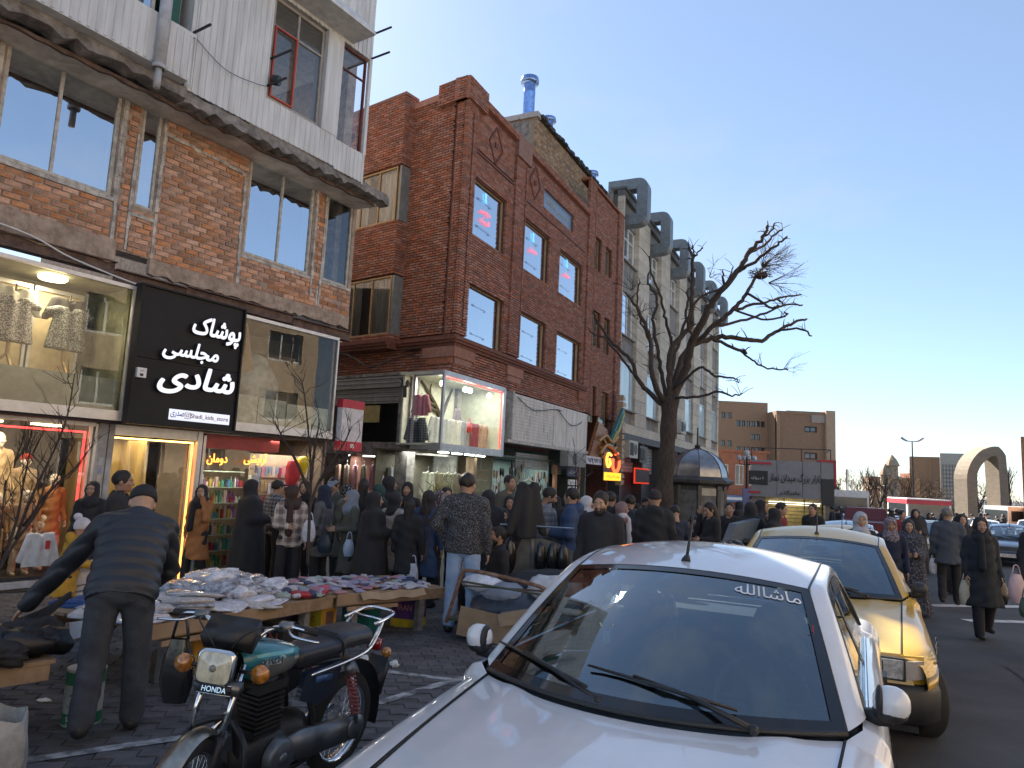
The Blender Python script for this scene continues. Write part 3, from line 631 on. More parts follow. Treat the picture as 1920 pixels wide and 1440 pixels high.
text('neon_lettering', fa('آرایشی'), .50, m_neon, A, (1.16,-.06,1.84), height=.22, ext=.012, bold=.006)
text('neon_lettering', fa('دومان'), .40, m_neon, A, (.36,-.06,1.80), height=.20, ext=.012, bold=.006)
lo = MB(); lo.box(1.15,1.32,.0,.05,-.25,1.55); part('mirror_pillar', lo, M('pale_pillar', (.5,.53,.52), .3), A)
hg = MB(); rg = random.Random(9); mgc = [M('goods_%s' % 'abcdef'[i], c, .7) for i, c in enumerate([(.55,.25,.32),(.6,.55,.55),(.35,.04,.10),(.14,.13,.15),(.5,.38,.2),(.25,.35,.5)])]
for r_ in range(5):
    for c_ in range(16):
        hg.k = rg.randrange(6); u, z = 1.40+c_*.082, 1.72-r_*.30+rg.uniform(-.03,.03); hg.box(u,u+rg.uniform(.05,.075),.25-r_*.02,.28,z-rg.uniform(.12,.24),z)
tag(part('hanging_goods', hg, mgc, A), kind='stuff')
lo = MB(); lo.box(1.4,2.7,.40,.42,-.3,1.95)
for k in range(12): lo.box(1.4,2.7,.385,.40,-.2+k*.17,-.185+k*.17)
part('slat_wall', lo, M('slat_beige', (.36,.29,.22), .7), A)
area('goods_lamp', (2.0,.1,2.2),(1.0,.3), 5, (1,.9,.75), (0,0,0), A)
lo = MB(); lo.ball((2.25,-.1,1.78),(.13,.1,.2),10,8,lambda d:1+.2*math.sin(4*d.z)); tag(part('balloon', lo, M('yellow_balloon', (.6,.45,.02), .35), None, True), 'yellow toy balloon hung at the top of the gift shop front', 'balloon'); bpy.data.objects['balloon'].matrix_world = Matrix.Translation((-5.35,12.3,0)) @ frame(33)
lo = MB(); lo.ball((2.02,-.1,1.62),(.17,.1,.28),10,8,lambda d:1+.12*math.sin(5*d.z+2*d.x)); tag(part('red_bag', lo, M('red_cloth', (.42,.02,.03), .7), None, True), 'red cloth bag hung beside the yellow balloon in the gift shop', 'bag'); bpy.data.objects['red_bag'].matrix_world = Matrix.Translation((-5.35,12.3,0)) @ frame(33)
# red and white box sign at the corner
lo = MB(); lo.box(2.82,3.42,-.48,-.34,2.30,2.98); so_ = part('sign_box', lo, M('sign_white', (.62,.60,.62), .45), A)
lo = MB(); lo.box(2.81,3.43,-.49,-.33,2.98,3.15); lo.box(2.81,3.43,-.49,-.33,2.11,2.30); part('red_band', lo, m_red, so_)
lo = MB(); lo.box(3.10,3.20,-.494,-.49,2.17,2.25); part('white_tag', lo, m_white, so_)
# reference points on A
TA = Matrix.Translation((-5.35,12.3,0)) @ frame(33)
# ------------------------------------------------------------------ building B : red brick corner house
BX, BY = -1.587, 18.0
Bt = thing('brick_house', 'red brick corner house with gold framed windows and parapet, over shops', 'building', (BX,BY,0), R(64))
TB = Matrix.Translation((BX,BY,0)) @ frame(26)
TL = frame(26).inverted() @ frame(127)
LB = 14.1
fw = {'a':[(.56,2.62,8.27,9.85),(3.9,5.97,8.22,9.82),(6.92,9.2,8.24,9.75),(5.33,8.08,10.77,11.4),(.6,2.77,5.21,6.86),(3.92,5.97,5.16,6.83),(6.96,9.3,5.14,6.82)],
      's':[(10.52,11.35,10.16,11.5),(11.88,12.74,10.3,11.46),(10.62,11.52,7.03,8.48),(11.95,12.74,6.97,8.45),(10.78,11.26,4.02,5.39),(11.97,12.82,4.03,5.33)]}
holesB = fw['a']+fw['s']
mb = MB(); wall(mb, .02, LB, 4.3, 12.1, .04, .3, holesB); mb.box(LB-.3,LB,.3,16,0,13.4); mb.box(.1,LB,4,15.9,11.5,11.6); mb.box(10.4,LB,.02,.3,12.0,13.4)
mb.T = TL; mb.box(-5.2,0,.04,.3,4.3,12.1); mb.T = None; mb.box(.3,LB,3,3.2,-.6,4.3)
part('wall', mb, m_mortB, Bt)
gro = [(.24,.31,5.6,11.45),(3.70,3.77,5.3,11.2),(10.28,10.35,4.3,13.2),(13.3,13.36,4.3,13.2),(3.02,3.06,10.6,11.9),(.62,3.0,10.58,10.63),(3.85,9.4,10.42,10.46)]
BL, BH, BJ = .225, .056, .016
bricks(Bt, [(0,3.05,5.35,11.95),(3.83,9.62,5.35,11.95),(10.4,13.4,4.3,13.4)], holesB+gro, BL, BH, BJ, 0, .06, m_brickB, n_part=120, seed=11, jit=.002)
bricks(Bt, [(-.03,.55,5.35,12.0),(3.05,3.83,5.35,12.0),(9.62,10.4,4.3,13.45),(13.4,14.1,4.3,13.45)], holesB+gro, BL, BH, BJ, -.05, .10, m_brickB, n_part=60, seed=12, jit=.002)
bricks(Bt, [(.0,9.7,4.28,5.0)], [], BL, BH, BJ, -.02, .10, m_brickB, n_part=40, seed=13, jit=.002)
bricks(Bt, [(-1.95,-.36,5.35,12.0),(-.29,-.02,5.35,12.0)], [], BL, BH, BJ, 0, .06, m_brickB, T=TL, n_part=40, seed=14, jit=.002)
bricks(Bt, [(-5.2,0,4.3,5.0)], [], BL, BH, BJ, -.02, .06, m_brickB, T=TL, n_part=0, seed=15, jit=.002)
BW = [(-4.3,-2.08,8.62,10.2),(-4.3,-2.02,5.42,7.05)]
bricks(Bt, [(-5.2,-1.93,5.3,5.42),(-5.2,-1.93,7.1,8.6),(-5.2,-1.93,10.25,12.3)], [], BL, BH, BJ, -.38, .06, m_brickB, T=TL, n_part=40, seed=16, jit=.002)
# bay core and its returns
mb = MB(TL); mb.box(-5.2,-1.97,-.35,.0,5.3,5.44); mb.box(-5.2,-1.97,-.35,.0,7.08,8.6); mb.box(-5.2,-1.97,-.35,.0,10.22,12.28); part('bay', mb, m_mortB, Bt)
mb = MB()
for z0, z1 in ((5.3,5.42),(7.1,8.6),(10.25,12.3)):
    z = z0
    while z < z1-.02:
        for k in range(2): 
            mb.T = TL; mb.box(-1.965,-1.925-rnd.uniform(0,.003),-.40+k*.2,-.40+k*.2+.185,z,min(z+BH,z1))
        z += BH+BJ
tag(part('bay_return_courses', mb, m_brickB, Bt), kind='stuff')
for q in BW:
    window(Bt, q[0],q[1],q[2],q[3], -.37, m_gold, m_winb, .045, T=TL, mull=(q[0]+.75,q[0]+1.5), back=1.4, curtain=[(q[0]+.05,q[0]+.95),(q[1]-.9,q[1]-.08)], room=M('lit_curtain_room', (.30,.29,.22), .9))
    mb = MB(TL); mb.box(-2.0,-1.93,-.36,-.02,q[2],q[3]); part('bay_side_pane', mb, M('side_pane_grey', (.19,.21,.21), .2, spec=.8), Bt)
# cornice, parapet
mb = MB()
for z0, z1, o in ((5.0,5.08,.10),(5.08,5.15,.16),(5.15,5.22,.20),(5.22,5.28,.12)):
    mb.T = None; mb.box(-o,9.72,-o-.03,.05,z0,z1); mb.T = TL; mb.box(-1.93,.02,-o,.0,z0+.001,z1-.001); mb.box(-5.2,-1.93+o*.3,-.38-o,.0,z0+.001,z1-.001)
part('cornice', mb, M('cornice_brick', (.20,.075,.05), .8, var=.3, scale=20, bump=.3), Bt)
mb = MB(); mb.box(-.1,9.66,-.12,.3,11.97,12.2); mb.box(-.12,.9,-.16,.3,11.72,12.36); mb.box(3.0,4.0,-.16,.3,11.5,12.22); mb.box(9.55,LB+.03,-.12,.3,13.42,13.52)
mb.T = TL; mb.box(-.9,.1,-.13,.2,11.72,12.36); mb.box(-1.93,-.9,-.06,.2,11.97,12.16); mb.box(-5.2,-1.9,-.42,.1,12.28,12.36)
part('parapet', mb, m_brickB, Bt)
bricks(Bt, [(-.12,.9,11.72,12.34)], [], BL, BH, BJ, -.17, .05, m_brickB, n_part=0, seed=31, jit=.002); bricks(Bt, [(.9,9.66,11.98,12.18)], [], BL, BH, BJ, -.13, .05, m_brickB, n_part=0, seed=32, jit=.002); bricks(Bt, [(-.9,.1,11.72,12.34)], [], BL, BH, BJ, -.14, .05, m_brickB, T=TL, n_part=0, seed=33, jit=.002)
mb = MB()
for u0, u1, z in ((.9,3.0,11.90),(4.0,9.5,11.90)): mb.box(u0,u1,-.04,-.01,z,z+.05)  # dark strips below the coping, their colour standing in for its shadow gap
for u0, u1, z in ((.55,3.02,10.53),(3.85,9.4,10.38)): mb.box(u0,u1,-.06,-.02,z,z+.07)
for c in (1.75,4.55):
    for s0, s1 in (((0,.55),(-.42,0)),((-.42,0),(0,-.55)),((0,-.55),(.42,0)),((.42,0),(0,.55))):
        for k in range(9):
            t = (k+.5)/9; u, z = c+s0[0]+(s1[0]-s0[0])*t, 11.22+s0[1]+(s1[1]-s0[1])*t; mb.box(u-.03,u+.03,-.055,-.02,z-.03,z+.03)
    mb.box(c-.07,c+.07,-.06,-.02,11.15,11.3)
part('relief_and_shade_line', mb, M('relief_brick_and_shade', (.15,.055,.04), .85), Bt)
for u0, u1 in ((-.1,1.0),(3.0,4.1),(9.0,9.75)): mb = MB(); mb.box(u0,u1,-.14,.0,4.72,4.99); mb.box(u0+.1,u1-.1,-.10,.0,4.55,4.72); part('corbel', mb, m_brickB, Bt)
mb = MB(TL); mb.box(-.95,.08,-.10,.0,4.72,4.99); mb.box(-.8,.06,-.07,.0,4.55,4.72); part('corbel', mb, m_brickB, Bt)
for i, q in enumerate(fw['a']):
    if i == 3: continue
    low = i > 3
    wo_ = window(Bt, q[0],q[1],q[2],q[3], .10, m_gold, m_win, .028, back=1.5, curtain=([(q[0]+.04,q[0]+.7),(q[1]-1.0,q[1]-.05)] if low or i > 0 else None))
    hw = MB()
    for zz in (q[2]+.35,q[2]+1.15):
        hw.box(q[0]+.56,q[0]+.72,.085,.10,zz,zz+.05); hw.box(q[0]+1.27,q[0]+1.40,.085,.10,zz-.03,zz+.02); hw.box(q[0]+.62,q[0]+1.35,.09,.10,zz+.005,zz+.02)
    part('glass_door_patch', hw, m_chrome, wo_)
# neon lettering behind the upper windows, tooth mark and calligraphy panel
m_npk = glow('pink_neon', (.9,.16,.22), .45); m_nbl = glow('blue_neon', (.15,.5,.9), .5)
for q, s1, s2 in ((fw['a'][0],'تخصصی','کلینیک'),(fw['a'][1],'دندان',None),(fw['a'][2],'دندان',None)):
    text('neon_lettering', fa(s1), .62, m_npk, Bt, (q[0]+1.0,.09,q[2]+.85), height=.20, ext=.01)
    if s2: text('neon_lettering', fa(s2), .60, m_npk, Bt, (q[0]+1.0,.09,q[2]+.60), height=.18, ext=.01)
    tm = MB(); c0 = Vector((q[0]+.98,.09,q[2]+1.28))
    for k in (-1,0,1): tm.tube([c0+Vector((k*.05,0,.16)),c0+Vector((k*.02,0,.02)),c0+Vector((k*.07,0,-.14))], .010, 5)
    part('neon_emblem', tm, m_nbl, Bt)
cp_ = MB(); q = fw['a'][3]; cp_.box(q[0],q[1],.05,.08,q[2],q[3]); CP = part('calligraphy_panel', cp_, M('blue_grey_panel', (.14,.19,.27), .3, spec=.8), Bt)
text('lettering', fa('بسم ﷲ'), 1.9, M('pale_gold', (.42,.36,.27), .5), CP, ((q[0]+q[1])/2,.045,(q[2]+q[3])/2), height=.34, ext=.006)
for q in fw['s']: window(Bt, q[0],q[1],q[2],q[3], .12, m_gold, M('stair_pane', (.10,.11,.10), .15, spec=.8), .05, back=0)
# alley side shop
T2 = TL
mb = MB(T2); 
for k in range(12): mb.box(-4.6,-1.05,-.52-.02*(k%2)-(.10 if k > 6 else 0),-.5,3.50+k*.058,3.55+k*.058)
part('roller_shutter', mb, M('shutter_grey', (.30,.30,.29), .5, metal=.3), Bt)
mb = MB(T2); mb.box(-4.6,-1.05,-.6,0,4.22,4.3); mb.box(-4.6,-1.05,-.55,-.5,2.16,2.48); mb.box(-1.16,-.72,-.62,-.35,-.6,4.2); mb.box(-4.6,-1.1,1.6,1.7,-.6,4.2); mb.box(-4.6,-1.1,-.5,1.6,2.2,2.3)
part('concrete_frame', mb, m_conc, Bt)
mb = MB(T2); mb.box(-3.3,-2.0,-.49,-.47,3.0,3.46); part('yellow_blind', mb, M('mustard_blind', (.36,.30,.12), .8), Bt)
mb = MB(T2); mb.quad((-4.6,-.45,2.48),(-1.16,-.45,2.48),(-1.16,-.45,3.5),(-4.6,-.45,3.5)); part('pane', mb, m_shopg, Bt)
mb = MB(T2); mb.box(-4.6,-1.1,-.2,-.15,2.48,3.5); part('dark_panel', mb, M('smoked_panel', (.03,.03,.04), .3), Bt)
mb = MB(T2)
for a in (-1.5,-2.1,-2.7,-3.3): mb.box(a-.25,a+.25,-.1,-.06,2.1,2.13)
part('tube_lamp', mb, glow('cool_tube', (.9,1,.95), 3), Bt)
lw = TB @ TL @ Vector((-2.3,-.0,2.1)); area('alley_shop_lamp', lw, (2.2,.3), 14, (.95,1,.95))
# corner display box
mb = MB(); DB = [(-.94,-.40),(2.33,-.40)]
dl = Vector((.19,.98,0)); c0 = Vector((-.94,-.4,0)); c1 = c0+dl*.95
fr = MB()
for p in ((-.94,-.4),(2.30,-.4),(c1.x,c1.y)): fr.box(p[0]-.04,p[0]+.04,p[1]-.03,p[1]+.03,2.3,4.22)
fr.box(-.94,2.33,-.43,-.37,4.1,4.22); fr.box(-.94,2.33,-.43,-.37,2.28,2.46); fr.bar(c0+Vector((0,0,2.37)),c1+Vector((0,0,2.37)),.06,.18); fr.bar(c0+Vector((0,0,4.16)),c1+Vector((0,0,4.16)),.06,.12)
fr.box(2.33,2.5,-.38,.1,2.3,4.2); part('display_frame', fr, m_alu, Bt)
gl = MB(); gl.quad((-.9,-.4,2.46),(2.28,-.4,2.46),(2.28,-.4,4.1),(-.9,-.4,4.1)); gl.quad(tuple(c1+Vector((0,0,2.46))),tuple(c0+Vector((0,0,2.46))),tuple(c0+Vector((0,0,4.1))),tuple(c1+Vector((0,0,4.1)))); part('display_glass', gl, m_shopg, Bt)
bx = MB(); bx.box(-.7,2.3,.9,.95,2.4,4.2); bx.box(-.9,2.3,-.38,.9,2.40,2.44); bx.box(-.9,2.3,-.38,.9,4.14,4.2); bx.box(2.26,2.29,-.36,.9,2.44,4.14); part('display_back', bx, M('display_mint', (.50,.52,.42), .8), Bt)
bx = MB(); bx.box(-.9,2.28,-.37,-.355,4.05,4.075); bx.box(2.24,2.26,-.37,-.355,2.5,4.05); part('red_light_strip', bx, MATS['red_strip'], Bt)
for a in (-.6,.55,.8,1.9):
    b_ = MB(); b_.ball((a,-.15,3.94),.07,10,7); part('spot_lamp', b_, glow('spot_white', (1,1,.92), 6), Bt)
area('display_lamp', (.7,.1,4.08),(2.4,.6), 16, (1,.97,.88), (0,0,0), Bt)
bx = MB()
for a in (-.7,-.05,.6,1.2): bx.box(a,a+.36,-.30,-.2,2.235,2.265)
part('tube_lamp', bx, MATS['cool_tube'], Bt)
area('shop_lamp', (.4,.6,2.25),(2.2,.8), 15, (.95,1,.93), (0,0,0), Bt)
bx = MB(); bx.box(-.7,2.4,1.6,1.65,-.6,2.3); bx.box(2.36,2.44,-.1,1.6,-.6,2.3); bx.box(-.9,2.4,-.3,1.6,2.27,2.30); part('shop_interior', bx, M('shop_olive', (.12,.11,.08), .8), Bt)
bx = MB(); bx.box(1.25,1.40,-.15,.1,-.6,2.2); part('wooden_post', bx, m_wood, Bt)
bx = MB(); bx.quad((1.42,-.05,-.6),(2.36,-.05,-.6),(2.36,-.05,2.2),(1.42,-.05,2.2)); bx.quad((-.7,-.1,-.6),(1.2,-.1,-.6),(1.2,-.1,2.2),(-.7,-.1,2.2)); part('shop_window_pane', bx, m_shopg, Bt)
# blank sign boards over the shoe shop
for a, b in ((2.97,6.0),(6.05,7.12),(7.16,8.12),(8.16,9.2)):
    bd = MB(); bd.box(a,b,-.42,-.36,2.80,4.14); bd.box(a,b,-.36,-.1,4.12,4.16); BD = part('sign_board', bd, M('weathered_white', (.70,.69,.66), .7, col2=(.46,.44,.41), scale=2.4, detail=8, stretch=(3,3,.6), bump=.12), Bt)
    if a < 3:
        cr_ = MB()
        for k in range(13): cr_.box(a+.05,b-.05,-.424,-.42,2.9+k*.095,2.905+k*.095)
        for u_, z_, h_ in ((3.5,3.6,.25),(4.1,3.3,.3),(4.6,3.65,.2),(5.2,3.2,.22),(3.9,3.0,.15),(5.5,3.0,.2)): cr_.box(u_,u_+.012,-.426,-.42,z_,z_+h_)
        part('crack', cr_, M('crack_grey', (.22,.21,.19), .9), BD)
bd = MB(); bd.box(2.6,9.3,-.46,.1,2.70,2.79); bd.box(2.85,2.93,-.44,-.2,2.7,4.2); bd.box(5.98,6.04,-.43,-.3,2.79,4.1); part('board_rail', bd, m_pframe, Bt)
wr = MB()
for pts in ([(3.1,-.46,4.05),(4.2,-.5,3.78),(5.9,-.47,3.98),(6.6,-.47,4.0)],[(6.2,-.47,4.02),(7.3,-.5,3.6),(8.4,-.47,3.75),(9.3,-.2,4.1)]): wr.tube(catmull(pts,6), .014, 5)
wr.T = TL; wr.tube(catmull([(-4.6,-.5,4.4),(-3.6,-.62,4.9),(-3.0,-.6,4.75),(-2.4,-.55,4.5),(-1.6,-.3,4.75),(-1.2,-.2,4.8)],6), .018, 5); wr.box(-1.5,-1.0,-.32,-.1,4.93,4.97)
part('loose_cable', wr, m_black, Bt)
# shoe shop
bx = MB(); bx.box(2.45,9.6,1.2,1.25,-.6,2.7); bx.box(2.45,9.6,-.05,1.2,2.3,2.36); bx.box(6.7,6.8,0,1.2,-.6,2.4); bx.box(9.5,9.6,-.3,1.2,-.6,4.2); part('shop_interior', bx, M('shop_teal', (.10,.14,.13), .7), Bt)
bx = MB()
for k in range(7): bx.box(4.1,6.6,-.02+.01*(k%2),.03,2.0+k*.07,2.06+k*.07)
for k in range(6): bx.box(7.0,9.4,-.02+.01*(k%2),.03,1.9+k*.07,1.96+k*.07)
part('roller_shutter', bx, MATS['shutter_grey'], Bt)
sh = MB(); rg = random.Random(2)
for (ua,ub,za,zb,n) in ((2.5,3.05,.9,1.9,16),(3.55,4.6,.8,2.2,34),(5.0,6.5,.9,1.9,20)):
    for k in range(n):
        u, z = rg.uniform(ua,ub), rg.uniform(za,zb); sh.k = rg.choice((0,0,0,1,2)); sh.ball((u,-.10+rg.uniform(-.05,.05),z),(.05,.035,.13),7,5)
tag(part('hanging_shoes', sh, [m_black,M('tan_shoe',(.3,.2,.12),.6),M('white_shoe',(.6,.6,.58),.6)], Bt), kind='stuff')
area('shoe_lamp', (5.4,.4,2.25),(2.0,.4), 12, (.9,1,.96), (0,0,0), Bt)
ac = MB(); ac.box(6.6,8.3,-.75,-.45,2.18,2.68); AC = part('air_conditioner', ac, M('ac_grey', (.25,.25,.24), .6), Bt); ac = MB(); ac.lathe([(.0,0),(.2,0),(.2,.01)],18,(7.2,-.76,2.43),'y'); part('fan_grille', ac, m_black, AC)
for a in (6.62,8.85): pw = MB(); pw.box(a,a+.17,-.3,-.2,-.6,2.2); part('orange_post', pw, M('orange_wood', (.34,.15,.06), .6), Bt)
pn = MB(); pn.box(7.7,8.8,-.3,-.27,1.85,2.2); PN = part('blue_sign', pn, M('navy_sign', (.02,.04,.11), .5), Bt); text('lettering', fa('کفش و چرم'), .7, m_white, PN, (8.25,-.305,2.02), height=.18, ext=.002)
for k in range(5):
    pn = MB(); pn.box(7.85,8.7,-.3,-.27,1.55-k*.24,1.74-k*.24); PN = part('notice_plate', pn, m_white, Bt); text('lettering', fa(('حراج','تک سایز','نقد','کفش','طبی')[k]), .5, m_black, PN, (8.27,-.305,1.645-k*.24), height=.11, ext=.002)
# signs by the passage
ps_ = MB(); ps_.box(8.7,10.5,-.62,-.52,2.33,2.62); PS = part('phone_sign', ps_, M('white_sign', (.62,.64,.70), .5), Bt); text('lettering', '\u06f3\u06f5\u06f2\u06f3 \u06f9\u06f1\u06f4\u06f7 \u06f1\u06f7', 1.5, M('navy_ink', (.02,.03,.12), .6), PS, (9.6,-.625,2.475), height=.15, ext=.003, bold=.02)
nb = MB(); nb.box(10.4,12.6,-.7,-.6,1.75,2.95); NB = part('neon_board', nb, M('dark_board', (.012,.012,.015), .5), Bt)
nn = MB(); nn.T = None
def loop(mb, pts, r): mb.tube(catmull([(u,-.74,z) for u, z in pts],5), r, 6)
loop(nn, [(11.42,2.62),(11.40,2.36),(11.62,2.17),(11.95,2.15),(12.22,2.32),(12.28,2.62)], .065); loop(nn, [(11.72,2.80),(11.80,2.86)], .05); loop(nn, [(11.98,2.80),(12.06,2.86)], .05)
part('neon_lettering', nn, glow('red_neon', (1,.10,.03), .9), NB)
nn = MB(); loop(nn, [(11.2,2.75),(10.85,2.8),(10.65,2.55),(10.85,2.3),(11.1,2.4),(11.0,2.6)], .05); part('neon_lettering', nn, m_neon, NB)
nn = MB(); nn.box(10.5,12.5,-.75,-.7,1.78,2.08); YB = part('yellow_light_box', nn, glow('yellow_box', (.95,.42,.03), .6), NB); text('lettering', fa('جهان آشپزخانه'), 1.7, m_black, YB, (11.5,-.755,1.93), height=.17, ext=.002)
ws = MB(); ws.k = 0
ws.prism([(9.2,2.55),(10.2,3.95),(11.2,3.75),(11.6,3.2),(13.2,2.5),(12.3,2.3),(10.4,2.35)], lambda p: (p[0],-.42,p[1]), lambda p: (p[0],-.55,p[1]))
WS = part('wooden_sign', ws, M('varnished_wood', (.34,.15,.05), .45, col2=(.16,.06,.02), scale=3, stretch=(1,1,6)), Bt)
ws = MB(); 
for k in range(9):
    a = 2*math.pi*k/9; ws.bar((11.1+.4*math.cos(a),-.62,2.95+.25*math.sin(a)),(11.1+1.0*math.cos(a+.3),-.66,2.95+.55*math.sin(a+.3)),.08,.09)
loop(ws, [(9.9,2.75),(10.6,3.1),(11.4,3.0),(12.3,2.6)], .07); loop(ws, [(9.7,3.2),(10.5,3.45),(11.3,3.25),(12.0,3.5)], .06); part('carving', ws, M('carved_ochre', (.46,.23,.06), .5), WS)
ws = MB(); ws.prism([(11.0,3.15),(11.5,3.05),(13.0,4.25),(12.8,4.75)], lambda p: (p[0],-.6,p[1]), lambda p: (p[0],-.7,p[1])); TQ = part('turquoise_plaque', ws, M('turquoise', (.02,.17,.19), .5), WS)
ws = MB(); loop(ws, [(11.3,3.25),(11.8,3.7),(12.1,3.75),(12.5,4.25),(12.75,4.5)], .035); loop(ws, [(11.5,3.2),(12.2,3.95),(12.7,4.2)], .03); part('gold_trim', ws, M('gold_paint', (.5,.40,.12), .4), TQ)
ws = MB(); 
for k in range(14): 
    z = 1.6+k*.27; ws.prism([(13.2,z),(13.55+.15*math.sin(k*1.7),z+.05),(13.5+.18*math.sin(k*2.1+1),z+.2),(13.2,z+.25)], lambda p: (p[0],-.3,p[1]), lambda p: (p[0],-.55,p[1]))
part('carved_edge', ws, M('pale_wood', (.42,.30,.19), .6), WS)
# camera cluster and chimney behind the parapet
cc = MB(); cc.T = TL; cc.ball((-.85,-.75,3.95),.13,8,6); cc.bar((-.8,-.8,3.9),(-.62,-.95,3.6),.09,.09); cc.bar((-.95,-.7,3.95),(-.95,-.5,4.1),.05,.05); part('security_camera', cc, m_black, Bt)
ch = MB(); ch.box(-.12,.12,-.12,.12,0,.75); ch.box(-.13,.13,-.13,.13,.75,1.05); CH = solo('chimney_pipe', ch, m_steel, 'small square metal chimney standing behind the red brick parapet', 'chimney', loc=tuple(TB @ TL @ Vector((-1.5,1.2,12.0)))); 
ch = MB(); ch.box(-.135,.135,-.135,.135,.7,1.0); part('red_cap', ch, m_red, CH)

# ------------------------------------------------------------------ yellow brick block behind the parapet
Y = thing('roof_block', 'yellow brick rooftop block behind the red brick house', 'building', (BX,BY,0), R(64))
yu0, yu1, yw = 6.6, 17.0, 1.0
yb = MB(); yb.box(yu0+.05,yu1,yw+.04,8,11.4,14.78); part('wall', yb, M('yellow_mortar', (.30,.25,.19), .95), Y)
ys_ = MB(); ys_.box(yu0+.04,yu0+.06,yw+.3,8,11.4,14.7); part('cement_side', ys_, m_conc, Y)
bricks(Y, [(yu0,yu1,11.5,14.72)], [], .26, .068, .022, yw, .09, m_brickY, n_part=60, seed=21, jit=.006)
yr = MB(); 
for k in range(9): yr.box(yu0-.05,yu0+.25,yw-.1+k*.78,yw+.66+k*.78,14.74,14.94)
part('coping_stone', yr, M('coping_grey', (.42,.40,.38), .8), Y)
yr = MB(); rg = random.Random(5)
for k in range(60):
    u = yu0+.2+k*(yu1-yu0)/60; yr.box(u,u+.2,yw-.16-rg.uniform(0,.07),yw+.3,14.74+rg.uniform(-.05,.05),14.86+rg.uniform(-.03,.06))
part('roof_felt', yr, M('roof_felt', (.06,.055,.05), .95, bump=.5), Y)
for a in (13.2,14.5,15.8):
    w_ = MB(); w_.box(a,a+.06,yw-.06,yw,12.9,14.5); w_.box(a+1.1,a+1.16,yw-.06,yw,12.9,14.5); w_.box(a,a+1.16,yw-.06,yw,12.85,12.9); part('brown_pilaster', w_, m_brickB, Y)
m_foil = M('blue_foil_steel', (.28,.42,.75), .18, metal=.85, var=.2)
for i, (u, d, z, h, r) in enumerate(((7.2,.6,14.8,1.75,.22),(9.3,.7,14.8,1.25,.20),(14.6,.7,14.8,1.2,.2))):
    f_ = MB(); f_.lathe([(r,-1),(r,h*.72),(r*1.05,h*.74),(r,h*.76),(r,h)],16,(0,0,0)); F_ = solo('roof_flue', f_, m_foil, ('tall shiny blue metal flue at the near corner of the yellow brick roof block','shorter shiny blue metal flue, second along the yellow brick roof edge','low metal flue farthest along the yellow brick roof edge')[i], 'chimney', 'shiny flues on the roof', True, loc=tuple(TB @ Vector((u,yw+d,z))))
    f_ = MB(); f_.lathe([(r*.6,h*.94),(r*1.55,h*.95),(r*1.6,h),(r*1.5,h*1.08),(r*.7,h*1.10),(0,h*1.10)],16); part('flue_cap', f_, m_foil, F_, True)

# ------------------------------------------------------------------ building C : pale stone block with roof ducts
Ct = thing('stone_block', 'pale stone faced commercial block with tall piers and big roof ducts', 'building', (4.646,30.78,0), R(64))
TC = Matrix.Translation((4.646,30.78,0)) @ frame(26)
CL, CTOP = 25.0, 14.9
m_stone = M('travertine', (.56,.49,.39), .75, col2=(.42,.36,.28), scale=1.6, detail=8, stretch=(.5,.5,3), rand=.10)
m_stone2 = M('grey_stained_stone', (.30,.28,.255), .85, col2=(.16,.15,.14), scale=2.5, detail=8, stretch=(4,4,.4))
PIT = 4.40; bays = [(.22+PIT*k, 2.6+PIT*k) for k in range(6)]
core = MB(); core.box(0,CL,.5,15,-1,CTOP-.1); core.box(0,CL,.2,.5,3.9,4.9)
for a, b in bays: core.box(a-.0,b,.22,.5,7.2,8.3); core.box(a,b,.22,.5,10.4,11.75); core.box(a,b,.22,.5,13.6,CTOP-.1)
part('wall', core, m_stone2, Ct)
pan = [MB().box(-.5,.5,0,.30,-.5,.5).mesh('stone_panel', m_stone)]
edges = [0]+[v for b in bays for v in b]+[CL]
piers = [(edges[i],edges[i+1]) for i in range(0,len(edges),2)]
pc = 0
for a, b in piers:
    n = max(1,round((b-a)/1.0)); hh = .62
    for r_ in range(17):
        for k in range(n):
            u0, u1, z0 = a+(b-a)*k/n, a+(b-a)*(k+1)/n, 4.35+r_*hh
            link('stone_panel', pan[0], Ct, ((u0+u1)/2, -.02+rnd.uniform(-.004,.004), z0+hh/2), (0,0,0), (u1-u0-.016,1,hh-.016))
for k in range(25):
    link('stone_panel', pan[0], Ct, (.5+k, -.06, 4.1), (0,0,0), (.985,1,.46))
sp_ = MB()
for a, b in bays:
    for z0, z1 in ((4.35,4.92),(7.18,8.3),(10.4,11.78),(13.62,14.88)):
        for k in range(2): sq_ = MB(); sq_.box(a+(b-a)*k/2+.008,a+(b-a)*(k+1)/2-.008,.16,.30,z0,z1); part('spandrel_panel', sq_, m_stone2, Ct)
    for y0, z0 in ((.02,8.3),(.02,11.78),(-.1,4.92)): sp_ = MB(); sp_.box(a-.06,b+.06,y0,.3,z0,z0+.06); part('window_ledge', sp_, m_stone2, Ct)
cp_ = MB(); cp_.box(-.05,CL+.05,-.12,.6,CTOP,CTOP+.12); cp_.box(0,CL,-.04,.3,14.6,14.9); part('coping', cp_, M('coping_dark', (.12,.12,.12), .8), Ct)
for a, b in bays:
    window(Ct, a,b,11.84,13.62, .24, m_white, m_win, .06, mull=(a+.75,a+1.5), trans=(13.0,), back=.9)
    window(Ct, a,b,8.36,10.4, .24, m_white, m_win, .06, mull=(a+.8,a+1.6), back=.9)
    window(Ct, a+.05,b-.05,4.98,7.18, .10, m_alu, M('milky_pane', (.42,.56,.60), .12, spec=.9, var=.12, scale=1, stretch=(2,2,.4)), .05, mull=(a+1.9,), back=0)
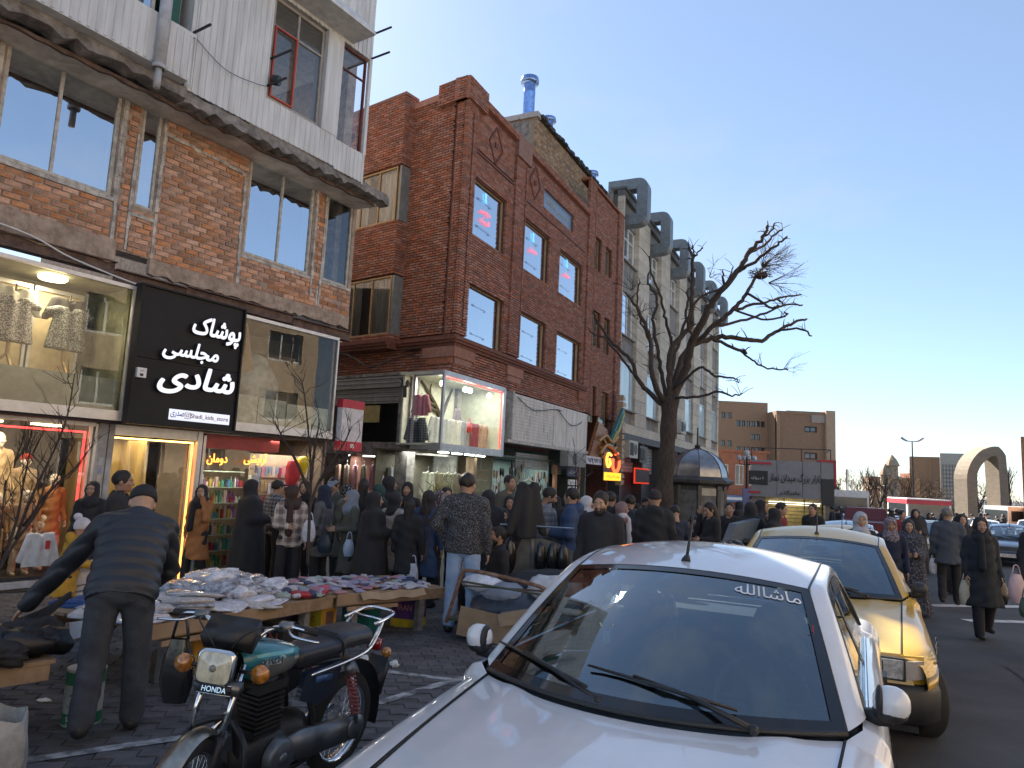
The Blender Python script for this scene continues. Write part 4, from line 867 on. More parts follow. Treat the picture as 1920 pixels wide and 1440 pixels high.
m_duct = M('duct_grey', (.20,.22,.235), .5, metal=.35, var=.15)
for i, (a, b) in enumerate(bays):
    uc = a+.55; d = MB(); pr = []
    def rr(pts, rad=.3, n=5):                # rounded polyline
        o = []
        for k, p in enumerate(pts):
            p = Vector(p)
            if k in (0,len(pts)-1): o.append(p); continue
            q, s_ = Vector(pts[k-1]), Vector(pts[k+1]); A_ = p+(q-p).normalized()*rad; B_ = p+(s_-p).normalized()*rad
            for t in range(n+1):
                t /= n; o.append(A_.lerp(p,t).lerp(p.lerp(B_,t),t))
        return o
    path = rr([(.9,15.30),(-.72,15.30),(-.72,13.62),(.3,13.62)], .22)
    hw_, th = .31, .25; vs = []; N = len(path)
    for k, p in enumerate(path):
        t = (path[min(k+1,N-1)]-path[max(k-1,0)]).normalized(); n_ = Vector((-t.y,t.x))
        for (sx, sn) in ((-1,-1),(1,-1),(1,1),(-1,1)): q = p+n_*sn*th; vs.append((uc+sx*hw_, q.x, q.y))
    fs = [(k*4+j,k*4+(j+1)%4,(k+1)*4+(j+1)%4,(k+1)*4+j) for k in range(N-1) for j in range(4)]+[(3,2,1,0),tuple(range((N-1)*4,N*4))]
    d.add(vs, fs); part('air_duct', d, m_duct, Ct)
    rb = MB(); rb.box(uc-.58,uc+.58,.5,1.6,14.95,15.9) if i % 2 else rb.box(uc+1.2,uc+2.2,.3,1.4,14.95,15.7); part('roof_duct_box', rb, m_duct, Ct)
gf = MB(); gf.box(0,CL,.3,.35,-1.3,3.9); gf.box(0,CL,-.3,.3,3.55,3.86)
for k in range(8): gf.box(k*3.5-.1,k*3.5+.15,-.2,.35,-1.3,3.6)
part('shop_front', gf, M('shopfront_dark', (.06,.06,.065), .6), Ct)
gf = MB()
for k in range(7):
    for r_ in range(8): gf.box(k*3.5+.3,k*3.5+3.2,.2,.29,2.2+r_*.16,2.34+r_*.16)
part('roller_shutter', gf, MATS['shutter_grey'], Ct)
gf = MB(); gf.box(1.2,3.6,-.5,-.44,1.7,2.4); part('red_lit_sign', gf, glow('red_sign', (.8,.05,.02), .28), Ct)
gf = MB(); gf.box(1.27,3.53,-.52,-.5,1.76,2.34); part('sign_face', gf, M('sign_dark', (.05,.02,.02), .6), Ct)
for u, z, s_ in ((.1,2.9,1),(1.7,2.75,0),(10.0,4.7,1)):
    a_ = MB(); a_.box(u,u+1.3,-.55,-.15,z-.1,z+.65); AC = part('air_conditioner', a_, M('ac_cream', (.50,.48,.42), .6) if s_ else m_black, Ct)
    a_ = MB(); 
    for k in range(6): a_.box(u+.08+k*.09,u+.13+k*.09,-.57,-.55,z,z+.55)
    a_.lathe([(0,0),(.24,0),(.24,.01)],14,(u+.92,-.57,z+.28),'y'); part('fan_grille', a_, m_black, AC)
sc_ = MB(); rg = random.Random(8)
for k in range(22):
    u = 1.2+k*.22; sc_.k = rg.randrange(4); sc_.ball((u,-1.3,1.25+rg.uniform(-.05,.1)),(.10,.08,.28),7,5)
tag(part('hanging_scarves', sc_, [M('scarf_blue',(.05,.15,.45),.8),M('scarf_pink',(.5,.12,.22),.8),M('scarf_white',(.55,.55,.6),.8),M('scarf_black',(.03,.03,.05),.8)], Ct), kind='stuff')
wr = MB()
for k in range(5): wr.tube(catmull([(-.5,-.25,9.6-k*.55),(8,-.32,9.2-k*.6),(17,-.3,9.0-k*.55),(25,-.2,9.2-k*.6)],4), .012, 4)
part('facade_cable', wr, m_black, Ct)
# ------------------------------------------------------------------ cars (local x forward, y to the car's left)
m_wpaint = M('white_car_paint', (.68,.69,.71), .3, coat=1., var=.06, scale=3, detail=9)
m_ypaint = M('taxi_yellow_paint', (.60,.35,.03), .3, coat=.6, var=.10, scale=3)
m_cream = M('faded_taxi_paint', (.58,.43,.16), .38, coat=.35, col2=(.52,.33,.06), scale=1.3, detail=6)
m_tint = glass('windscreen_glass', (.62,.74,.80), 1.5, base=.17, refl=(.8,.92,1))
m_cglass = glass('car_side_glass', (.35,.38,.38), 1.5, base=.06)
m_cint = M('car_interior', (.035,.037,.042), .8)
m_trim = M('black_trim', (.02,.021,.023), .5)
m_frit = M('black_frit', (.006,.006,.008), .08, spec=.8)
m_lens = M('head_lamp_lens', (.52,.54,.55), .12, spec=.9, var=.3, scale=30, coat=1)
m_amber = M('amber_lens', (.55,.20,.02), .15, spec=.8, coat=1, var=.3, scale=40)
m_rim = M('wheel_rim', (.42,.43,.44), .35, metal=.8)
m_plate = M('plate_white', (.7,.7,.68), .5)
def side_y(z): return .75-(z-.925)/.365*.15
def belt_pt(s): return None
WSB = (.654,.695,.915); WST = (.03,.537,1.302)
def ws_base(s):  # s -1..1
    y = WSB[1]*s; return Vector((.93-(.93-WSB[0])*s*s, y, .930-.015*s*s))
def ws_top(s):
    y = WST[1]*s; return Vector((.14-(.14-WST[0])*s*s, y, 1.350-.048*s*s))
def rg_top(s): return Vector((-1.02-.05*s*s, .53*s, 1.365-.055*s*s))
def rg_base(s): return Vector((-1.52+.10*s*s, .66*s, 1.02-.03*s*s))
def car_parts(root, paint, hood_paint=None, near=False, taxi=False, dirt=False):
    P = lambda name, mb, mat, smooth=True, parent=root: part(name, mb, mat, parent, smooth)
    hood_paint = hood_paint or paint
    XF, XR = 2.12, -2.02
    # ---- hood
    def hood(s, t):
        s = s*2-1; b = ws_base(s)+Vector((.03,0,-.022)); yF = .60*s
        x = b.x+(XF-.06*s*s-b.x)*t; y = (b.y*.985)*(1-t)+yF*t
        z = b.z*(1-t)+(.735-.02*s*s)*t + .030*math.sin(math.pi*min(1,t*1.0))*(1-.25*s*s) - .05*max(0,t-.85)**1.5*6
        z += .010*math.exp(-((abs(s)-.72)/.10)**2)*(1-t)
        return (x,y,z)
    mb = MB(); mb.grid(hood, 24, 22, True); P('bonnet', mb, hood_paint)
    # ---- sides
    xs = [XF-.02-i*(XF-XR)/96 for i in range(97)]
    def prof(x):
        if x > .654:
            t = (x-.654)/(XF-.654); h = hood(1,t); return h[1]+.012, h[2]+.004
        if x > -1.42:
            return .745, .925+.006*math.sin((x+1.4)*1.5)
        t = (x+1.42)/(XR+1.42); return .66-.03*t+.06*(1-t), .985-.05*t
    def side(sgn):
        vs = []
        for x in xs:
            ys, zs = prof(x)
            e = max(0,(x-1.75)/(XF-1.75)); e2 = max(0,(-x-1.7)/(-XR-1.7)); yw = .845-.10*e**2-.09*e2**2
            zb = .23
            for ax in (1.30,-1.34):
                d = abs(x-ax)
                if d < .345: zb = max(zb, .30+math.sqrt(max(0,.345**2-d*d)))
            if x > 1.58 or x < -1.62: zb = max(zb,.515)
            k = [(ys,zs),(ys+(yw-ys)*.45,zs-.012),(ys+(yw-ys)*.8,zs-.05),(yw-.008,zs-.10),(yw,zs-.18),(yw+.004,.60),(yw+.002,.52),(yw+.012,.50),(yw+.010,.43),(yw-.004,.41),(yw-.012,.32),(yw-.03,.23)]
            for y, z in k: vs.append((x, sgn*(y if z >= zb or z > .66 or abs(x) < 1.6 else yw-.004), max(z,zb) if z < .66 else z))
        n = 12; fs = [(i*n+j,i*n+j+1,(i+1)*n+j+1,(i+1)*n+j) for i in range(len(xs)-1) for j in range(n-1)]
        if sgn < 0: fs = [f[::-1] for f in fs]
        return vs, fs
    for sgn in (1,-1):
        mb = MB(); mb.add(*side(sgn)); P('body_side', mb, paint)
    # ---- boot
    def boot(s, t):
        s = s*2-1; b = rg_base(s)+Vector((-.01,0,-.01)); ys, zs = prof(XR); x = b.x+(XR+.05*s*s-b.x)*t; y = b.y*(1-t)+ys*s*t
        return (x,y,b.z*(1-t)+(.945-.015*s*s)*t)
    mb = MB(); mb.grid(boot, 12, 8); mb.grid(lambda s,t: (XR+.05*(2*s-1)**2-.01*t, .64*(2*s-1), .94-.5*t), 12, 4); P('boot_lid', mb, paint)
    # ---- front
    fr = MB(); fr.grid(lambda s,t: (XF-.055*(2*s-1)**2+.02*t, (.62+.06*t)*(2*s-1), .725-.20*t), 14, 3, True); P('front_panel', fr, paint)
    for sgn in (1,-1):
        h = MB(); h.obox((XF+.005,sgn*.47,.635),(.02,-sgn*.012,0),(0,.145,0),(.006,0,.062)); H = P('headlight', h, m_lens, False)
        h = MB(); h.obox((XF-.02,sgn*.665,.635),(.03,-sgn*.03,0),(-.012*1,.045,0),(.006,0,.060)); P('indicator', h, M('clear_indicator', (.40,.36,.33), .15, spec=.8, coat=1), False)
        h = MB(); h.add([(XF-.03,sgn*.60,.52),(XF-.10,sgn*.742,.52),(XF-.10,sgn*.742,.715),(XF-.03,sgn*.60,.72),(XF-.3,sgn*.60,.52),(XF-.3,sgn*.742,.52),(XF-.3,sgn*.742,.70),(XF-.3,sgn*.60,.70)],[(0,1,2,3),(0,4,5,1),(3,2,6,7),(1,5,6,2)]); P('front_corner', h, paint, False)
        h = MB(); h.box(XF-.02,XF+.012,sgn*.47-.155,sgn*.47+.155,.56,.568); h.box(XF-.02,XF+.012,sgn*.47-.155,sgn*.47+.155,.70,.708); h.box(XF-.02,XF+.022,sgn*.62-.006,sgn*.62+.006,.57,.70); P('lamp_surround', h, m_trim, False, H)
    g_ = MB(); g_.box(XF-.01,XF+.02,-.31,.31,.57,.70); G = P('grille', g_, m_trim, False)
    g_ = MB()
    for k in range(5): g_.box(XF+.02,XF+.028,-.30,.30,.585+k*.024,.593+k*.024)
    P('grille_bar', g_, m_chrome, False, G)
    def bump(mb, x0, sg, zlo, zhi, out):
        pts = [(-.800,-.36),(-.805,-.14),(-.72,.0),(-.4,.06),(0,.075),(.4,.06),(.72,.0),(.805,-.14),(.800,-.36)]; pr = [(0,zlo),(out*.8,zlo+.02),(out,zlo+(zhi-zlo)*.5),(out,zhi-.05),(out*.6,zhi),(-.03,zhi)]
        vs = [(x0+sg*(dx+o*(1 if abs(y) < .78 else .15)), y*(1+.05*o/out*(abs(y) > .78)), z) for y, dx in pts for o, z in pr]; n = len(pr)
        fs = [(i*n+j,i*n+j+1,(i+1)*n+j+1,(i+1)*n+j) for i in range(len(pts)-1) for j in range(n-1)]
        mb.add(vs, fs if sg < 0 else [f[::-1] for f in fs])
    b_ = MB(); bump(b_, XF-.06, 1, .28 if taxi else .24, .535, .07); B_ = P('front_bumper', b_, m_trim if taxi else paint)
    b_ = MB(); b_.box(XF+.085,XF+.095,-.26,.26,.36,.47); PLt = P('number_plate', b_, m_plate, False, B_)
    b_ = MB(); bump(b_, XR+.06, -1, .26, .55, .06); P('rear_bumper', b_, m_trim if taxi else paint)
    for sgn in (1,-1):
        h = MB(); h.obox((XR-.005,sgn*.56,.75),(.025,0,0),(0,.14,0),(0,0,.08)); P('tail_lamp', h, M('tail_red', (.35,.01,.015), .2, coat=1), False)
    # ---- floor and cabin
    f_ = MB(); f_.box(XR+.1,XF-.08,-.70,.70,.22,.26); f_.box(-1.5,.85,-.70,.70,.26,.34); f_.box(.70,.88,-.69,.69,.34,.80); f_.box(-1.5,-1.38,-.66,.66,.3,.98); f_.box(-1.45,-1.05,-.66,.66,.95,.98)
    for sgn in (1,-1): f_.box(-1.45,.62,sgn*.70-.03,sgn*.70+.03,.3,.915)
    for ax in (1.30,-1.34):
        for sgn in (1,-1): f_.box(ax-.36,ax+.36,sgn*.42-.02,sgn*.42+.02,.26,.66)
    P('cabin_tub', f_, m_cint, False)
    d = MB(); d.grid(lambda s,t: tuple((ws_base(s*1.92-.96)*(1-t)+Vector((.33,(s*1.92-.96)*.69,.86))*t)+Vector((-.03,0,-.05-.02*math.sin(math.pi*t)))), 18, 6); d.grid(lambda s,t: (.33-.04*t,(s*1.92-.96)*.69,.81-.35*t), 18, 2); D_ = P('dashboard', d, M('dash_blue_grey', (.06,.075,.095), .5))
    if near:
        v = MB(); v.lathe([(.055,0),(.055,.02),(.04,.02),(.04,.005)],16,(.45,.52,.83)); P('air_vent', v, m_trim, True, D_)
        pp = MB(); pp.quad((.62,.32,.868),(.62,.48,.868),(.55,.48,.862),(.55,.32,.862)); P('paper', pp, m_white, False, D_)
    for sy in (.36,-.36):
        for sx in (-.25,-1.05):
            s_ = MB(); s_.grid(lambda a,b: (sx-.14-.20*b+.07*math.cos((a-.5)*math.pi)*1, sy+(a-.5)*.50*(1-.2*b), .45+.52*b), 8, 6, False); s_.grid(lambda a,b: (sx-.16-.20*b-.06*math.cos((a-.5)*math.pi), sy+(a-.5)*.50*(1-.2*b), .45+.52*b), 8, 6, True)
            s_.ball((sx-.33,sy,1.06),(.055,.135,.085),10,6); s_.box(sx-.1,sx+.38,sy-.25,sy+.25,.36,.50)
            P('seat', s_, M('seat_olive', (.11,.115,.10), .85, var=.2))
    sw = MB(); th = R(65)
    ring = [Vector((.18+.19*math.cos(a)*math.cos(th)*-1, .36+.19*math.sin(a), .84+.19*math.cos(a)*math.sin(th))) for a in [2*math.pi*k/24 for k in range(25)]]
    sw.tube(ring, .015, 8, False); sw.bar((.18,.20,.84),(.18,.52,.84),.03,.02); sw.ball((.19,.36,.84),(.03,.07,.06)); sw.cyl((.2,.36,.83),(.5,.36,.7),.03); P('steering_wheel', sw, M('wheel_brown', (.045,.03,.025), .5))
    im = MB(); im.ball((.03,0,1.24),(.018,.11,.032),12,6); im.bar((.05,0,1.26),(.09,0,1.33),.015,.015); P('inner_mirror', im, m_trim)
    # ---- glasshouse
    def ws(s, t): 
        s = s*2-1; p = ws_base(s)*(1-t)+ws_top(s)*t; return tuple(p+Vector((.022,0,.03))*math.sin(math.pi*t)*(1-s*s*.6))
    g_ = MB(); g_.grid(ws, 20, 12); WS_ = P('windscreen', g_, m_tint)
    g_ = MB(); e = .0025
    def ws2(s,t): p = Vector(ws(s,t)); return tuple(p+Vector((.0025,0,.0032)))
    for (s0,s1,t0,t1) in ((0,1,0,.055),(0,.030,.055,1),(.970,1,.055,1),(.03,.97,.955,1)): g_.grid(lambda s,t: ws2(s0+(s1-s0)*s,t0+(t1-t0)*t), max(2,int((s1-s0)*20)), max(2,int((t1-t0)*12)))
    P('frit_band', g_, m_frit, True, WS_)
    if near:
        g_ = MB(); g_.grid(lambda s,t: tuple(Vector(ws(.03+.94*s,.80+.155*t))-Vector((.002,0,.002))), 16, 3); P('sun_band', g_, glass('sun_band_tint', (.10,.14,.24), 1.5, base=.03), True, WS_)
    seam = MB(); seam.tube([Vector(ws(s/20,0))+Vector((.008,0,-.004)) for s in range(21)], .011, 6); 
    for q in (0,1): seam.tube([Vector(ws(q,t/8)) for t in range(9)], .006, 5)
    seam.tube([Vector(ws(s/16,1)) for s in range(17)], .006, 5); P('windscreen_rubber', seam, m_trim, True, WS_)
    g_ = MB(); g_.grid(lambda s,t: tuple(rg_top(2*s-1)*(1-t)+rg_base(2*s-1)*t), 12, 6, True); P('rear_window', g_, m_cglass)
    def roof(s,t):
        s2 = s*2-1; a, b = ws_top(s2), rg_top(s2); p = a.lerp(b,t); ex = math.sin(math.pi*t)
        p.z += ex*(.075-.022*s2*s2); p.y = s2*(.537+.02*ex); return tuple(p)
    r_ = MB(); r_.grid(roof, 22, 22, True); 
    P('roof', r_, hood_paint)
    for sgn in (1,-1):
        q = 1 if sgn > 0 else 0
        top = [Vector(roof(q,t/20)) for t in range(21)]                              # roof edge, front to rear
        WIN = [(.40,.955),(.0,1.245),(-.08,1.27),(-.42,1.285),(-.42,.945)]; WIN2 = [(-.50,.945),(-.50,1.285),(-.90,1.27),(-1.03,1.235),(-1.27,.985),(-1.20,.955)]
        def S(x,z,o=0): return Vector((x, sgn*(side_y(z)+.008*math.sin(math.pi*min(1,max(0,(z-.925)/.365)))+o), z))
        wl = catmull([S(.46,.935),S(.25,1.07),S(.03,1.215),S(-.10,1.272),S(-.25,1.29),S(-.46,1.295),S(-.72,1.29),S(-.92,1.272),S(-1.05,1.235),S(-1.20,1.09),S(-1.30,.97)],3)
        # frame band from windscreen edge / roof edge to window outline
        outer = [Vector(ws(q,t/9)) for t in range(10)]+top[1:]+[rg_top(sgn).lerp(rg_base(sgn),t/6) for t in range(1,7)]
        def resamp(L, n):
            d = [0]
            for a, b in zip(L,L[1:]): d.append(d[-1]+(b-a).length)
            o = []; 
            for k in range(n):
                x = d[-1]*k/(n-1); i = max(j for j in range(len(d)) if d[j] <= x+1e-9); i = min(i,len(L)-2); o.append(L[i].lerp(L[i+1],(x-d[i])/max(1e-6,d[i+1]-d[i])))
            return o
        O, I_ = resamp(outer,40), resamp(wl,40); fm = MB()
        def band(a,t): 
            i = min(39,int(round(a*39))); p = O[i].lerp(I_[i],t); return tuple(p+Vector((0,sgn*.030*math.sin(math.pi*t),.014*math.sin(math.pi*t))))
        fm.grid(band, 39, 6, sgn < 0); P('roof_pillar', fm, paint)
        rb = MB(); rb.tube(O, .0055, 5); rb.tube(I_, .010, 6); P('window_rubber', rb, m_trim)
        bp = MB(); bp.add([S(-.42,.93,.004),S(-.50,.93,.004),S(-.50,1.29,.004),S(-.42,1.29,.004)],[(0,1,2,3) if sgn < 0 else (3,2,1,0)]); P('black_pillar', bp, m_trim, False); bp = MB(); bp.add([S(.47,.925,.006),S(.25,.925,.006),S(.25,1.07,.006)],[(0,1,2)]); P('mirror_triangle', bp, m_trim, False)
        n = 14; gl_ = MB(); idx = I_[2:-2]
        bot = [S(.44-(.44+1.28)*k/(len(idx)-1),.93) for k in range(len(idx))]
        for k in range(len(idx)-1): gl_.quad(bot[k],bot[k+1],idx[k+1],idx[k])
        P('side_window', gl_, m_cglass, False)
        if near:
            for a, b, nm in ((8,19,'f'),(20,31,'r')):
                ds = MB(); 
                for k in range(a,b):
                    p, r2 = I_[k], I_[k+1]; dn = Vector((.02,sgn*.018,-.075)); dn2 = dn
                    ds.quad(p+Vector((0,sgn*.012,0)), r2+Vector((0,sgn*.012,0)), r2+dn2+Vector((0,sgn*.018,0)), p+dn+Vector((0,sgn*.018,0)))
                P('rain_deflector', ds, M('smoked_acrylic', (.012,.011,.012), .12), False)
        bl = MB(); bl.tube([S(.47-.09*k,.925,.008) for k in range(20)], .009, 5); P('belt_trim', bl, m_trim if taxi else m_chrome)
        # door gaps, handles
        gp_ = MB()
        for x0 in (.52,-.46,-1.22): gp_.box(x0-.004,x0+.004,sgn*.8485-.003,sgn*.8485+.003,.27,.80)
        gp_.tube([Vector((hood(q,t/10)[0],hood(q,t/10)[1]+sgn*.006,hood(q,t/10)[2]+.003)) for t in range(11)], .0045, 5)
        P('panel_gap', gp_, m_dark, False)
        if near or taxi:
            for x0 in (-.28,-1.05): hd = MB(); hd.box(x0-.08,x0+.08,sgn*.853-.012,sgn*.853+.012,.735,.765); P('door_handle', hd, m_trim, False)
        # mirror
        mr = MB(); mr.ball((.49,sgn*.838,.995),(.052,.062,.058),14,10,lambda d:1+.10*abs(d.z*d.y)+.05*abs(d.x)); MR = P('wing_mirror', mr, m_trim if taxi else paint)
        mr = MB(); mr.ball((.490,sgn*.832,.960),(.047,.060,.036),12,8); mr.bar((.47,sgn*.74,.93),(.49,sgn*.84,.945),.05,.05); mr.ball((.462,sgn*.842,.993),(.040,.056,.051),12,8); mr.ball((.50,sgn*.800,.998),(.05,.016,.058)); P('mirror_foot', mr, m_trim, True, MR)
    # ---- wipers, aerial, wheels
    for yb, ln in ((.42,-.62),(-.12,-.50)):
        w_ = MB(); a = Vector((.90,yb,.94)); p = lambda s,t: Vector(ws((s+1)/2,t))+Vector((.012,0,.016))
        w_.tube([a, p(yb/.7-.3,.10), p(yb/.7-.62,.16)], [.011,.009,.006], 6); w_.tube([p(yb/.7-.08,.06), p(yb/.7-.45,.125), p(yb/.7-.90,.17)], [.006,.009,.005], 5); w_.ball(tuple(a),.018,8,6); P('wiper', w_, m_black)
    ae = MB(); r0 = Vector(roof(.50,.10)); ae.cyl(r0, r0+Vector((-.03,0,.02)), .022,.014); ae.tube([r0+Vector((-.02,0,.015)), r0+Vector((-.17,-.0,.235))], [.008,.004], 6); P('aerial', ae, m_black)
    for ax in (1.30,-1.34):
        for sgn in (1,-1):
            t_ = MB(); t_.lathe([(.19,-.09),(.285,-.095),(.300,-.075),(.303,-.03),(.303,.03),(.300,.075),(.285,.095),(.19,.09)],32,(ax,sgn*.735,.302),'y'); T_ = P('wheel', t_, m_rubber)
            t_ = MB(); yy_ = sgn*.735+sgn*.06; t_.lathe([(.195,.03*sgn),(.185,0),(.15,-.01*sgn),(.06,.012*sgn),(.0,.02*sgn)][::1 if sgn < 0 else -1],24,(ax,yy_,.302),'y'); P('rim', t_, m_rim, True, T_)
            t_ = MB()
            for k in range(8):
                q = 2*math.pi*k/8; t_.box(ax+.12*math.cos(q)-.018,ax+.12*math.cos(q)+.018,yy_+sgn*.002-.004,yy_+sgn*.002+.006*sgn+.004,.302+.12*math.sin(q)-.018,.302+.12*math.sin(q)+.018)
            P('rim_hole', t_, m_dark, False, T_)
    return ws, roof, hood, PLt
def car(name, label, cat, x, y, az, paint, hood=None, group=None, tilt=0, **kw):
    c = thing(name, label, cat, (x,y,gz(y)), R(90-az), group); c.rotation_euler[1] = tilt
    return c, car_parts(c, paint, hood, **kw)
# the white saloon in front
WC, (ws_w, roof_w, hood_w, _) = car('white_saloon', 'white saloon car parked facing the viewer in the foreground, white script on its windscreen', 'car', .875, 3.47, 206.2, m_wpaint, near=True)
WC.location.z = .016
# windscreen script
tx = text('lettering', fa('ماشاالله'), .275, m_white, None, (0,0,0), (0,0,0), .075, 0, .004)
me = tx.data; n = len(me.vertices)
for v in me.vertices:
    s = .845+v.co.x/1.18; t = .885+v.co.y/.78; p = Vector(ws_w(s,t)); v.co = p+Vector((.0022,0,.0026))
tx.parent = [o for o in COL.objects if o.parent == WC and o.name.startswith('windscreen')][0]; tx.data = me
me.materials[0] = M('white_decal', (.72,.73,.75), .7)
ch = MB(); c0 = Vector(ws_w(.34,.42))+Vector((-.02,0,-.03)); ch.box(c0.x-.003,c0.x,c0.y-.016,c0.y+.016,c0.z-.03,c0.z+.02); ch.bar(c0+Vector((0,-.012,.02)),c0+Vector((0,-.03,.05)),.004,.004); ch.bar(c0+Vector((0,.012,.02)),c0+Vector((0,.03,.05)),.004,.004)
ob = part('tax_tag', ch, M('cream_tag', (.62,.60,.42), .6), WC)
ch = MB(); c0 = Vector((.30,.57,1.02)); ch.box(c0.x-.01,c0.x+.01,c0.y-.03,c0.y+.03,c0.z-.05,c0.z+.06)
for k in range(5):
    q = 2*math.pi*k/5+.3; ch.bar(c0+Vector((0,0,-.15)),c0+Vector((0,.045*math.cos(q),-.15+.045*math.sin(q))),.012,.012)
ch.tube([c0+Vector((0,0,.06)),c0+Vector((.0,0,.18))],.002,4); tg = part('hanging_charm', ch, m_red, WC)
st = MB(); st.tube([(.75+.0,.60,.90),(.75,.62,.92)],.01); 
sp = MB(); sp.ball((-.42,-.36,.93),(.12,.25,.33),14,10,lambda d:1+.05*math.sin(14*d.z+6*d.y)); part('seat_cover_film', sp, glass('thin_film', (.82,.84,.85), 1.35, .12), WC, True)
# taxis behind it
TX, (ws_t, roof_t, hood_t, _) = car('yellow_taxi', 'faded yellow taxi parked right behind the white saloon, black bumper and checker stripe', 'taxi', 3.08, 7.14, 205.6, m_ypaint, m_cream, 'yellow taxis', taxi=True)
for o in [q for q in COL.objects if q.parent == TX and q.name.startswith('wheel') and q.data.vertices[0].co.x > 0 and q.data.vertices[0].co.y > 0]:
    Rw = Matrix.Translation((1.3,.735,.3)) @ Matrix.Rotation(R(24),4,'Z') @ Matrix.Translation((-1.3,-.735,-.3))
    for m_ in [o.data]+[c.data for c in COL.objects if c.parent == o]: m_.transform(Rw)
ck = MB()
for i in range(7):
    for j in range(3):
        if (i+j) % 2 == 0:
            x, z = 1.88-i*.03, .665-.0+j*.026+i*.012
            yb = .845-.10*max(0,(x-1.75)/.37)**2; ck.box(x-.013,x+.013,yb-.004,yb+.003,z-.012,z+.012)
part('checker_stripe', ck, m_trim, TX)
T2, _p2 = car('yellow_taxi', 'second yellow taxi in the parked row, its cream roof showing behind the first', 'taxi', 6.25, 13.4, 205.6, m_ypaint, m_cream, 'yellow taxis', taxi=True)
BC, _b = car('blue_saloon', 'pale blue saloon car parked behind the second yellow taxi', 'car', 8.5, 18.0, 206, M('pale_blue_paint', (.22,.32,.45), .3, coat=.6), None, None)
# moving and queuing traffic, far right
DK, (_a,_b2,_c,DKP) = car('dark_saloon', 'dark blue saloon with lit headlights, coming on right of the woman in black', 'car', 18.6, 26.6, 216, M('navy_paint', (.012,.016,.03), .2, coat=1))
for o in [q for q in COL.objects if q.parent == DK and q.name.startswith('headlight')]: o.data = o.data.copy(); o.data.materials[0] = glow('lit_headlight', (1,.82,.55), .9)
text('plate_number', '\u06f6\u06f9 \u06f2\u06f3\u06f9', .36, m_black, DKP, (2.12+.097,0,.415), (R(90),0,R(90)), .07, .001)
def dupcar(src, label, x, y, az, cat='car', swap=None, group=None, name=None):
    c = copy_tree(src, None, swap); c.location = (x,y,gz(y)); c.rotation_euler[2] = R(90-az); c['label'] = label; c['category'] = cat
    if group: c['group'] = group
    elif 'group' in c: del c['group']
    if name: c.name = name
    return c
m_py2 = M('bright_taxi_paint', (.62,.36,.02), .25, coat=.8)
YT = dupcar(T2, 'bright yellow taxi standing in the sunlit lane beyond the man in the grey jacket', 17.3, 30.5, 203, 'taxi', {m_ypaint:m_py2, m_cream:m_py2}, 'yellow taxis')
dupcar(YT, 'yellow taxi half hidden behind the man in the grey jacket', 15.2, 25.5, 204, 'taxi', None, 'yellow taxis')
wt = [(24.6,33.0,214,'white car queuing just behind the dark saloon at the right edge'),(26.0,39.0,214,'white car in the far queue, left of the arch foot'),(31.0,41.0,212,'white car in the far queue, right of the arch foot'),(17.2,37.5,206,'white car with a lit windscreen beyond the yellow taxis'),(30.5,46.5,215,'white car deep in the queue beneath the arch'),(36.5,47.5,214,'white car farthest right in the queue'),(24.0,48.0,210,'white car far down the lane near the trees'),(34.2,40.5,215,'white car at the right edge of the far queue, third row'),(38.5,53.0,216,'white car farthest back at the right, before the orange house'),(21.4,38.8,206,'white car between the minibus and the yellow taxis'),(27.5,35.5,214,'white car cut by the right edge behind the dark saloon')]
w0 = None
for x, y, az, lb in wt:
    if w0 is None: w0 = dupcar(BC, lb, x, y, az, 'car', {MATS['pale_blue_paint']:m_wpaint}, 'white cars queuing far away', 'white_car')
    else: dupcar(w0, lb, x, y, az, 'car', None, 'white cars queuing far away')
for x, y, az, lb in ((20.5,43.0,208,'grey blue car in the far lane behind the white car'),): dupcar(BC, lb, x, y, az, 'car', {MATS['pale_blue_paint']:M('grey_blue_paint', (.12,.16,.22), .3, coat=.7)}, 'blue grey cars')
